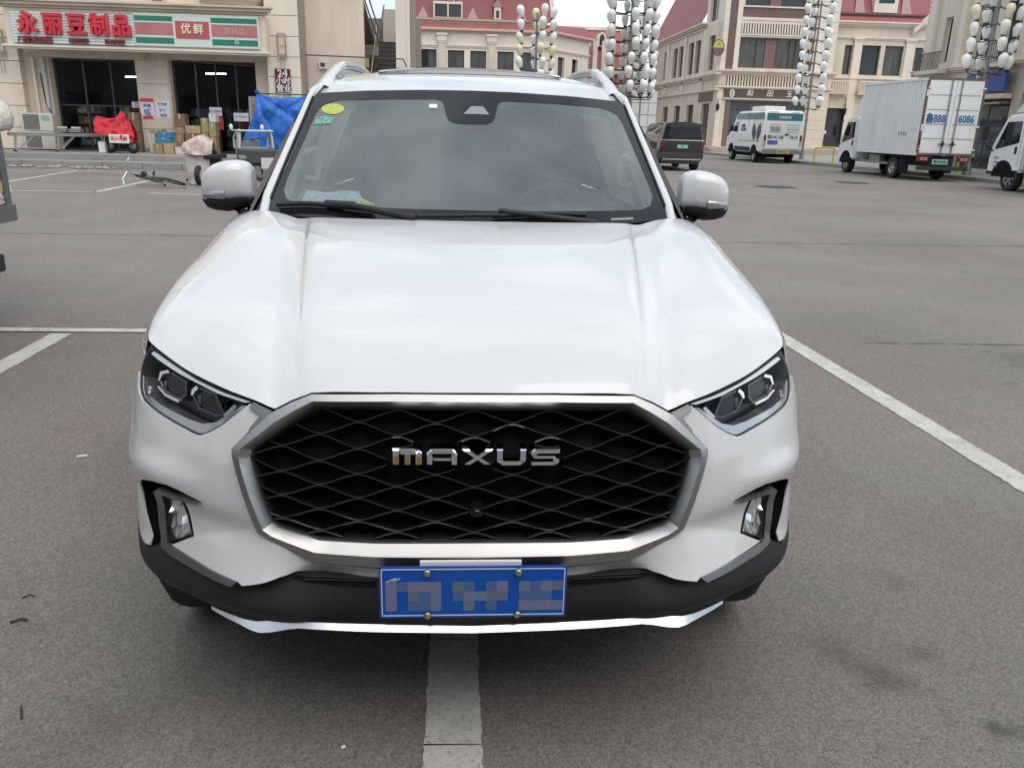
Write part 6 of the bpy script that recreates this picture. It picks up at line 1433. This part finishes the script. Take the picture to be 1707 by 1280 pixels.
b = B(); b.prism([(33.1, 2.40), (33.1, 3.35), (33.5, 3.2), (34.1, 2.40)], 16.95, 18.7, 'x'); b.make('wind_deflector', TW, truck)
for s, X in ((-1, 16.95), (1, 18.69)):
    for y_ in (30.0, 34.0): wheel('wheel', truck, (X, y_, .40), .40, .26, s, 6, .58)
    bx('mud_flap', truck, M('flap_blue_black', (.025, .028, .04), rough=.6), X-.16, X+.16, 29.3, 29.33, .25, .95); bx('side_guard', truck, STEEL, X-.02, X+.02, 30.6, 33.0, .50, .60); bx('fuel_tank', truck, STEEL, X-.12+.1*(-s), X+.12+.1*(-s), 31.3, 32.2, .55, .85, bev=.05)
# truck cab entering at the right edge
t2 = thing('truck_cab', 'white light truck whose cab with small badges shows at the right end of the square', 'truck', (18.3, 21, 0))
cab(t2, 17.25, 19.3, 23.05); bx('cargo_box', t2, TW, 17.15, 19.4, 18.4, 22.85, 1.0, 3.2); bx('chassis', t2, CHAS, 17.6, 19.0, 18.5, 23.2, .5, .93)
for i in range(14): bx('side_rib', t2, TW, 17.12, 17.149, 18.5+.31*i, 18.7+.31*i, 1.08, 3.1)
b = B(); b.prism([(22.95, 2.39), (22.95, 3.2), (23.4, 3.05), (24.0, 2.39)], 17.4, 19.1, 'x'); b.make('wind_deflector', M('deflector_mint', (.58, .64, .62), rough=.4), t2)
for z in (.98, .84, .72): bx('badge', t2, M('badge_grey', (.2, .22, .24), rough=.4), 17.236, 17.249, 24.2, 24.2+.22, z, z+.05)
bx('step_grille', t2, BLK, 17.238, 17.249, 24.35, 24.68, .48, .58)
b = B(); b._add([V((17.28, 23.35, 1.55)), V((17.28, 23.95, 1.55)), V((17.28, 23.95, 2.05)), V((17.28, 23.35, 2.05))], [(0, 1, 2, 3)]); b.make('seat_cover', M('seat_tan', (.45, .38, .26), rough=.8), t2)
for s, X in ((-1, 17.42), (1, 19.1)):
    for y_ in (19.9, 23.6): wheel('wheel', t2, (X, y_, .40), .40, .26, s, 6, .58)
bx('bollard_block', None, CONC, 19.55, 20.0, 25.2, 25.8, .15, .75); tag(bpy.data.objects['bollard_block'], 'low grey concrete block on the right kerb between the two trucks', 'block')

# box truck in the next bay on the left
POSTG = M('post_grey', (.16, .165, .16), rough=.55, metal=.3, var=.15, vs=5)
lt = box_truck('box_truck', 'white box truck with grey steel corner post cut by the left end of the view', -5.75, -3.50, 4.80, -.6, .86, 3.1, fwd=-1, ribs=10, post=POSTG)
bx('orange_strip', lt, M('strip_orange', (.50, .36, .20), rough=.5), -3.502, -3.488, 3.9, 4.70, 1.02, 1.10); 
for k in range(3): bx('pink_strip', lt, M('strip_pink', (.58, .42, .44), rough=.5), -3.502, -3.488, 3.9, 4.70, .90+.035*k, .92+.035*k)
b = B(); b.tube((-5.7, 4.55, .42), (-3.60, 4.55, .42), .075, 14); b.make('round_bar', CHAS, lt)
cab(lt, -5.7, -3.55, -.75, fwd=-1)
for s, X in ((1, -3.72), (-1, -5.53)):
    for y_ in (2.9, -1.6): wheel('wheel', lt, (X, y_, .40), .40, .26, s, 6, .58)

# ---------------------------------------------------------------- things in front of the shops
CAR = [M('carton_%s' % n, c, rough=.85, var=.12, vs=5) for n, c in (('brown', (.33, .215, .13)), ('pale', (.42, .30, .19)), ('dark', (.20, .12, .085)), ('blue', (.05, .19, .36)), ('olive', (.30, .27, .13)), ('white', (.6, .58, .56)))]
TAPE = M('tape', (.50, .40, .27), rough=.4)
def carton(px0, px1, r0, r1, y, mi, label, z0=.385, dep=.42, group='cartons piled before the shopfronts'):
    a, c = at(px0, (r0+r1)/2, y=y), at(px1, (r0+r1)/2, y=y); zt = at((px0+px1)/2, r0, y=y).z
    if z0 is None: z0 = at((px0+px1)/2, r1, y=y).z+.004
    t = thing('carton', label, 'carton', ((a.x+c.x)/2, y+dep/2, z0), 0, group)
    bx('box', t, CAR[mi], a.x, c.x-.008, y, y+dep, z0, zt, bev=.008); xm = (a.x+c.x)/2
    bx('tape', t, TAPE, xm-.03, xm+.03, y-.003, y-.001, z0+(zt-z0)*.62, zt); return zt
carton(255, 272, 240, 262, 27.2, 0, 'brown carton standing on the step below the blue boxes, first of the front pair')
carton(273, 289, 239, 262, 27.2, 1, 'pale brown carton standing on the step beside the brown one below the blue boxes')
zt = carton(260, 285, 229.5, 238.5, 27.25, 3, 'lower of the two flat blue boxes stacked on the brown cartons', None)
carton(261, 286, 220.5, 229, 27.26, 3, 'upper of the two flat blue boxes stacked on the brown cartons', None)
carton(249, 270, 216.5, 223, 27.75, 4, 'olive lidded box peeping out behind the blue boxes', None)
carton(249, 259, 224, 257, 27.7, 5, 'tall white paper box leaning at the pier behind the brown cartons')
carton(290, 309, 190, 212, 28.1, 2, 'dark brown carton on top of the stack at the left jamb of the second shopfront', None)
carton(291, 308, 212.5, 224, 28.1, 0, 'brown carton in the middle of the stack at the left jamb of the second shopfront', None)
carton(291, 307, 224.5, 238, 28.1, 0, 'brown carton low in the stack at the left jamb of the second shopfront')
carton(309, 334, 210, 223, 28.05, 1, 'wide pale carton on top of the middle stack before the second shopfront', None)
carton(309, 336, 223.5, 250, 28.05, 2, 'dark wide carton at the bottom of the middle stack before the second shopfront')
carton(335, 347, 197, 222, 28.1, 4, 'olive yellow carton on top of the narrow stack under the white notice', None)
carton(334, 348, 222.5, 250, 28.1, 0, 'brown carton at the bottom of the narrow stack under the white notice')
carton(348, 360, 190, 204, 28.1, 5, 'white and red carton on top of the rightmost stack by the shop door', None)
carton(348, 360, 204.5, 228, 28.1, 4, 'olive carton in the middle of the stack nearest the shop door', None)
carton(347, 361, 228.5, 250, 28.1, 0, 'brown carton at the foot of the stack nearest the shop door')
carton(292, 312, 246, 262, 27.3, 5, 'white crumpled bag shaped box on the step right of the brown cartons')
carton(214, 232, 188, 220, 28.3, 2, 'dark carton behind the red covered scooter against the first shopfront', None)
carton(216, 236, 221, 250, 28.3, 2, 'dark brown carton on the floor behind the red covered scooter')

# outdoor air conditioner
ac = thing('air_conditioner', 'beige outdoor air conditioner unit with grey fan grille behind the conveyor table', 'air conditioner', (-14.55, 28.1, .38))
ACW = M('ac_beige', (.60, .57, .50), rough=.5)
for z in (.42, 1.02):
    bx('casing', ac, ACW, -15.08, -14.05, 27.9, 28.28, z, z+.58, bev=.02); bx('fan_recess', ac, VOID, -15.02, -14.50, 27.893, 27.899, z+.05, z+.53)
    for k in range(14): bx('grille_bar', ac, M('ac_grille', (.30, .285, .26), rough=.5), -15.01+.037*k, -14.99+.037*k, 27.88, 27.892, z+.05, z+.53)
bx('energy_label', ac, M('label_green', (.25, .42, .33), rough=.5), -14.40, -14.14, 27.893, 27.899, 1.36, 1.52)
for k in range(5): bx('louvre', ac, ACW, -14.46, -14.08, 27.885, 27.899, .50+.09*k, .56+.09*k)
# folding conveyor table
cv = thing('conveyor_table', 'long grey folding conveyor table on wheeled legs before the first shopfront', 'table', (-13.5, 27, .38))
TCV = Matrix.Translation((-14.75, 26.3, .38)) @ Matrix.Rotation(R(33), 4, 'Z')
b = B(); b.T = TCV
for y_ in (-.22, .22): b.box(0, 3.1, y_-.02, y_+.02, .50, .60)
b.make('side_rail', STEEL, cv)
for k in range(26): b = B(); b.T = TCV; b.tube((.06+.12*k, -.2, .565), (.06+.12*k, .2, .565), .03, 6); b.make('roller', M('roller_grey', (.22, .225, .22), rough=.4, metal=.5), cv)
for x in (.15, 1.35, 2.75):
    b = B(); b.T = TCV
    for y_ in (-.2, .2): b.path([(x, y_, .05), (x+.05, y_, .5)], .022, 6); b.path([(x+.55, y_, .5), (x+.15, y_, .12)], .016, 5)
    b.path([(x, -.2, .2), (x, .2, .2)], .016, 5); b.path([(x+.03, -.2, .36), (x+.03, .2, .36)], .016, 5); lg = b.make('leg', M('pale_steel', (.42, .45, .43), rough=.4, metal=.5), cv)
    for y_ in (-.2, .2): b = B(); b.T = TCV; b.tube((x-.015, y_-.012, .04), (x-.015, y_+.012, .04), .04, 10); b.make('caster', RUB, lg)
def sack(name, label, c, r, mat, seed, cat='sack'):
    b = B(); rnd = random.Random(seed); rows = []
    for j in range(11):
        a = -PI/2+PI*j/10; row = []
        for i in range(16):
            t = 2*PI*i/16; d = V((math.cos(a)*math.cos(t), math.cos(a)*math.sin(t), math.sin(a))); k = 1+.16*noise.noise(d*2.3+V((seed, 0, 0)))
            zz = max(d.z, -.75); row.append(V(c)+V((d.x*r[0]*k, d.y*r[1]*k, zz*r[2]*k)))
        rows.append(row)
    b.grid(rows, True); return tag(b.make(name, mat), label, cat)
sack('net_sack', 'bulging white net sack on the end of the conveyor table', (-14.95, 26.3, 1.42), (.42, .36, .52), M('net_white', (.56, .56, .50), rough=.9, var=.55, vs=22, bump=1., bs=26), 3)
for k, (x, lb) in enumerate(((-13.1, 'small grey tray of goods on the conveyor table, the one by the shop glass'), (-13.55, 'small pale tray of goods on the conveyor table, beside the grey tray'))):
    t = thing('tray', lb, 'tray', (x, 27.5, .99)); bx('tub', t, M('tray_grey', (.22, .23, .22) if k == 0 else (.4, .4, .38), rough=.6), x-.18, x+.18, 27.3, 27.6, 1.01, 1.12)
    for i in range(5): b = B(); b.ell((x-.12+.06*i, 27.45, 1.14), (.05, .07, .05), 6, 4); b.make('item', M('goods', (.42, .42, .40), rough=.8, var=.4, vs=30), t)

def cloth(rows, mat, name, par=None, wr=.03, sc=4., seed=0, sub=5, fan=()):
    """draped sheet: fine crumples, sagging creases and folds that fan out of the points it hangs from"""
    g_ = smooth_grid(rows, sub, sub)
    for r in g_:
        for p in r:
            q = p.copy()
            n = noise.noise(q*sc+V((seed, 0, 0)))*wr+(.5-abs(noise.noise(V((q.x*sc*1.7, q.y*sc, q.z*sc*.8+seed)))))*wr*.8+noise.noise(q*sc*3.1+V((0, seed, 0)))*wr*.25
            for fx, fz, nf, am in fan:
                dx, dz = q.x-fx, q.z-fz; rr = math.hypot(dx, dz); an = math.atan2(dz, dx); n += am*abs(math.sin(an*nf+noise.noise(q*1.5)*1.2))**.7*min(1, rr*1.8)*math.exp(-rr*.9)
            p.y -= n; p.x += n*.3
    b = B(); b.grid(g_); me = b.mesh(name, mat)
    return link(name, me, par)
# red covered scooter
sc_ = thing('covered_scooter', 'scooter under a bright red cloth on the step before the first shopfront', 'scooter', (-11.55, 27, .38))
REDC = M('red_cloth', (.50, .022, .035), rough=.7)
cloth([[(-12.2, 26.72, 1.05), (-11.9, 26.62, .98), (-11.5, 26.60, .92), (-11.2, 26.62, .80), (-11.02, 26.75, .72)],
       [(-12.22, 26.85, 1.42), (-11.95, 26.80, 1.38), (-11.55, 26.78, 1.25), (-11.28, 26.78, 1.15), (-10.98, 26.86, 1.0)],
       [(-12.15, 27.0, 1.56), (-11.9, 27.0, 1.50), (-11.58, 27.0, 1.52), (-11.36, 27.0, 1.74), (-11.15, 27.0, 1.52)],
       [(-12.18, 27.16, 1.45), (-11.95, 27.18, 1.38), (-11.55, 27.2, 1.30), (-11.3, 27.2, 1.25), (-11.0, 27.15, 1.05)],
       [(-12.15, 27.3, 1.05), (-11.9, 27.36, .98), (-11.5, 27.38, .92), (-11.2, 27.36, .80), (-11.02, 27.25, .72)]], REDC, 'cover', sc_, wr=.11, sc=6.5, seed=2, sub=7)
for x in (-11.85, -11.12):
    b = B(); b.lathe([(.13, -.05), (.21, -.05), (.23, 0), (.21, .05), (.13, .05)], (x, 27, .61), 'y', 18); w_ = b.make('wheel', RUB, sc_); b = B(); b.lathe([(.001, -.03), (.13, -.04), (.13, .04), (.001, .03)], (x, 27, .61), 'y', 14); b.make('rim', STEEL, w_)
bx('frame', sc_, BLK, -11.9, -11.15, 26.9, 27.1, .70, .95, bev=.05); bx('side_board', sc_, WFW, -11.70, -11.05, 26.58, 26.6, .72, 1.0); text('lettering', '出入平安', (-11.38, 26.57, .86), .14, CRED, sc_, depth=.004, bold=.02)
bx('white_can', sc_, WFW, -12.15, -11.93, 26.75, 26.95, .39, .75, bev=.03)
b = B(); b.tube((-12.05, 26.8, 1.05), (-12.05, 27.2, 1.08), .02, 6); b.make('handlebar', BLK, sc_)

# moped under a patterned cover
mp_ = thing('covered_moped', 'moped bundled in a pinkish patterned cover parked beyond the left door mirror', 'moped', (-6.55, 19.3, 0))
PINKC = M('pink_cover', (.52, .42, .38), rough=.85, var=.35, vs=9); PALC = M('grey_cover', (.50, .46, .44), rough=.85, var=.1, vs=5)
cloth([[(-6.93, 19.1, .78), (-6.7, 18.95, .74), (-6.4, 18.95, .72), (-6.2, 19.1, .72)], [(-6.88, 19.15, .98), (-6.7, 19.05, 1.02), (-6.42, 19.05, 1.08), (-6.18, 19.15, .95)], [(-6.8, 19.35, 1.0), (-6.65, 19.3, 1.10), (-6.42, 19.3, 1.16), (-6.2, 19.35, 1.02)], [(-6.86, 19.6, .78), (-6.7, 19.65, .76), (-6.4, 19.65, .74), (-6.2, 19.6, .74)]], PINKC, 'hood_cover', mp_, wr=.09, sc=6, seed=5, sub=8)
cloth([[(-6.84, 19.15, .06), (-6.7, 19.0, .02), (-6.5, 18.98, .03), (-6.34, 19.1, .12)], [(-6.86, 19.15, .4), (-6.72, 19.02, .4), (-6.46, 19.0, .42), (-6.28, 19.1, .44)], [(-6.88, 19.18, .80), (-6.7, 19.08, .82), (-6.42, 19.05, .84), (-6.24, 19.15, .80)]], PALC, 'skirt_cover', mp_, wr=.06, sc=4, seed=8)
for y_ in (18.95, 20.1):
    b = B(); b.lathe([(.13, -.05), (.22, -.05), (.24, 0), (.22, .05), (.13, .05)], (-6.5, y_, .24), 'x', 18); b.make('wheel', RUB, mp_)
bx('seat', mp_, BLK, -6.40, -6.05, 19.0, 19.9, .62, .74, bev=.05); bx('rear_body', mp_, BLK, -6.6, -6.2, 19.1, 20.0, .3, .6, bev=.06)
b = B(); b.tube((-6.9, 19.2, .10), (-6.78, 19.2, .16), .03, 6); b.make('footrest', BLK, mp_)

# bicycle lying on its side
bk = thing('fallen_bicycle', 'pale green bicycle lying on its side on the parking line', 'bicycle', (-7.5, 18.8, 0))
TB = Matrix.Translation((-7.05, 18.6, .06)) @ Matrix.Rotation(R(-42), 4, 'Z') @ Matrix.Rotation(R(72), 4, 'X')
GRNF = M('bike_green', (.15, .21, .17), rough=.4, coat=.4)
for x in (-.52, .52):
    b = B(); b.T = TB @ Matrix.Translation((x, 0, .31))
    n = 24
    for i in range(n): a, c_ = 2*PI*i/n, 2*PI*(i+1)/n; b.tube((.30*math.cos(a), 0, .30*math.sin(a)), (.30*math.cos(c_), 0, .30*math.sin(c_)), .022, 6, cap=False)
    w_ = b.make('wheel', RUB, bk); b = B(); b.T = TB @ Matrix.Translation((x, 0, .31))
    for i in range(12): a = 2*PI*i/12; b.tube((0, .02 if i % 2 else -.02, 0), (.29*math.cos(a), 0, .29*math.sin(a)), .003, 4)
    b.tube((0, -.04, 0), (0, .04, 0), .02, 8); b.make('spokes', STEEL, w_)
b = B(); b.T = TB
for p, q in (((-.40, 0, .85), (-.05, 0, .30)), ((-.05, 0, .30), (.20, 0, .78)), ((-.37, 0, .72), (.16, 0, .70)), ((-.05, 0, .30), (.52, 0, .31)), ((.18, 0, .72), (.52, 0, .31)), ((-.40, 0, .85), (-.52, 0, .31))): b.tube(p, q, .018, 7)
b.make('frame', GRNF, bk)
b = B(); b.T = TB; b.path([(-.36, .30, .95), (-.40, .2, .98), (-.42, 0, .90), (-.40, -.2, .98), (-.36, -.30, .95)], .014, 6); b.make('handlebar', M('bike_chrome', (.7, .72, .72), rough=.25, metal=.9), bk)
for s in (-1, 1): b = B(); b.T = TB; b.tube((-.37, s*.24, .96), (-.35, s*.33, .945), .02, 6); b.make('grip', M('grip_white', (.65, .65, .63), rough=.6), bk)
b = B(); b.T = TB; b.ell((.22, 0, .83), (.13, .07, .04), 10, 5); b.make('saddle', RUB, bk)
b = B(); b.T = TB; b.lathe([(.07, -.03), (.085, -.028), (.085, -.022), (.07, -.02)], (-.05, 0, .30), 'y', 14); b.tube((-.05, -.05, .30), (-.05, -.06, .14), .012, 5); b.tube((-.05, .05, .30), (-.05, .06, .46), .012, 5); b.make('crank', STEEL, bk)
for z, sgn in ((.14, -1), (.46, 1)): b = B(); b.T = TB; b.box(-.09, -.01, sgn*.06, sgn*.15, z-.012, z+.012); b.make('pedal', RUB, bk)
b = B(); b.T = TB; b.path([(.30, 0, .64), (.52, 0, .66), (.66, 0, .62)], .014, 5); b.make('rear_rack', GRNF, bk)

# cargo tricycle and tarpaulin
tr = thing('cargo_tricycle', 'grey cargo tricycle with white cab frame beside the blue tarpaulin', 'tricycle', (-5.8, 21.8, 0), R(28))
GRC = M('tricycle_grey', (.34, .36, .36), rough=.45, coat=.4, var=.1, vs=4); WHC = M('tricycle_white', (.58, .58, .56), rough=.5)
def twheel(x, y, r):
    b = B(); b.lathe([(r*.6, -.06), (r*.92, -.065), (r, -.03), (r, .03), (r*.92, .065), (r*.6, .06)], (x, y, r), 'x', 20); w_ = b.make('wheel', RUB, tr, local=True)
    b = B(); b.lathe([(.001, -.05), (r*.3, -.05), (r*.6, -.02), (r*.62, .02), (r*.3, .05), (.001, .05)], (x, y, r), 'x', 16); b.make('rim', STEEL, w_, local=True)
twheel(0, 1.05, .30); twheel(-.46, -.75, .30); twheel(.46, -.75, .30)
def lb(nm, mat, *d, bev=.02): b = B(); b.box(*d, bev=bev); return b.make(nm, mat, tr, local=True)
lb('cargo_bed', M('bed_dark', (.05, .06, .058), rough=.6), -.52, .52, -1.35, .0, .48, .80); lb('bed_front', GRC, -.50, .50, .0, .06, .42, .86)
lb('floor', GRC, -.35, .35, -.1, .8, .34, .40); lb('seat', BLK, -.32, .32, .02, .42, .72, .84, bev=.05); lb('seat_base', GRC, -.30, .30, .05, .40, .40, .72)
lb('leg_shield', GRC, -.34, .34, .80, .88, .40, 1.02, bev=.04); lb('front_mudguard', GRC, -.11, .11, .78, 1.30, .56, .66, bev=.04)
b = B()
for s in (-1, 1): b.path(crom([(s*.45, .45, .80), (s*.46, .40, 1.10), (s*.42, .10, 1.26), (s*.42, -.12, 1.26), (s*.46, -.16, .82)], 4), .028, 6)
b.make('cab_frame', WHC, tr, local=True); lb('cab_roof', WHC, -.48, .48, -.20, .55, 1.26, 1.30, bev=.015)
b = B(); b.prism([(-.10, .84), (-.10, 1.24), (.10, 1.24), (.10, .84)], -.455, -.44, 'x'); b.make('side_panel', WHC, tr, local=True)
b = B(); b.prism([(-.10, .84), (-.10, 1.24), (.10, 1.24), (.10, .84)], .44, .455, 'x'); b.make('side_panel', WHC, tr, local=True)
lb('wheel_guard', GRC, -.58, -.34, -1.1, -.4, .56, .66, bev=.04); lb('wheel_guard', GRC, .34, .58, -1.1, -.4, .56, .66, bev=.04)
lb('tail_panel', WHC, -.22, .22, -1.38, -1.351, .34, .62)
b = B(); b.path([(-.36, .72, 1.06), (0, .84, 1.02), (.36, .72, 1.06)], .018, 6); b.tube((0, .84, 1.02), (0, 1.02, .3), .03, 6); b.make('handlebar', IRONB, tr, local=True)
for s in (-1, 1):
    b = B(); b.tube((s*.28, .76, 1.06), (s*.42, .80, 1.32), .01, 5); st_ = b.make('mirror_stalk', IRONB, tr, local=True); b = B(); b.ell((s*.43, .79, 1.36), (.055, .02, .085), 10, 6); b.make('mirror', M('mirror_white', (.7, .72, .72), rough=.3), st_, local=True)
tp = thing('blue_tarpaulin', 'blue tarpaulin hung between two thin poles behind the grey tricycle', 'tarpaulin', (-5.6, 23.6, 0))
cloth([[(-6.06, 23.5, 2.30), (-5.75, 23.52, 2.22), (-5.40, 23.5, 2.20), (-5.0, 23.52, 2.22), (-4.60, 23.5, 2.28)], [(-6.14, 23.42, 1.95), (-5.78, 23.30, 1.88), (-5.40, 23.36, 1.84), (-5.02, 23.34, 1.86), (-4.62, 23.45, 1.92)], [(-6.26, 23.35, 1.50), (-5.82, 23.22, 1.44), (-5.45, 23.26, 1.40), (-5.08, 23.26, 1.42), (-4.70, 23.4, 1.46)], [(-6.50, 23.25, 1.0), (-5.9, 23.15, .92), (-5.5, 23.18, .86), (-5.15, 23.2, .84), (-4.78, 23.35, .92)], [(-6.58, 23.2, .80), (-5.95, 23.12, .72), (-5.52, 23.16, .64), (-5.2, 23.2, .60), (-4.8, 23.3, .70)]], M('tarp_blue', (.012, .115, .46), rough=.45, spec=.4), 'sheet', tp, wr=.06, sc=2.8, seed=4, sub=14, fan=((-6.06, 2.32, 5, .16), (-4.6, 2.3, 5, .13)))
for x in (-6.08, -4.58): b = B(); b.tube((x, 23.58, 0), (x, 23.56, 2.42), .025, 8); b.make('pole', IRONB, tp)
b = B(); b.tube((-6.08, 23.57, 2.30), (-4.58, 23.57, 2.30), .018, 6); b.make('top_rope', IRONB, tp)
b = B(); b.path([(-6.10, 23.56, 2.34), (-6.04, 23.5, 2.36), (-5.98, 23.52, 2.29)], .04, 8); b.make('knot', M('tarp_blue', (.02, .14, .50)), tp)
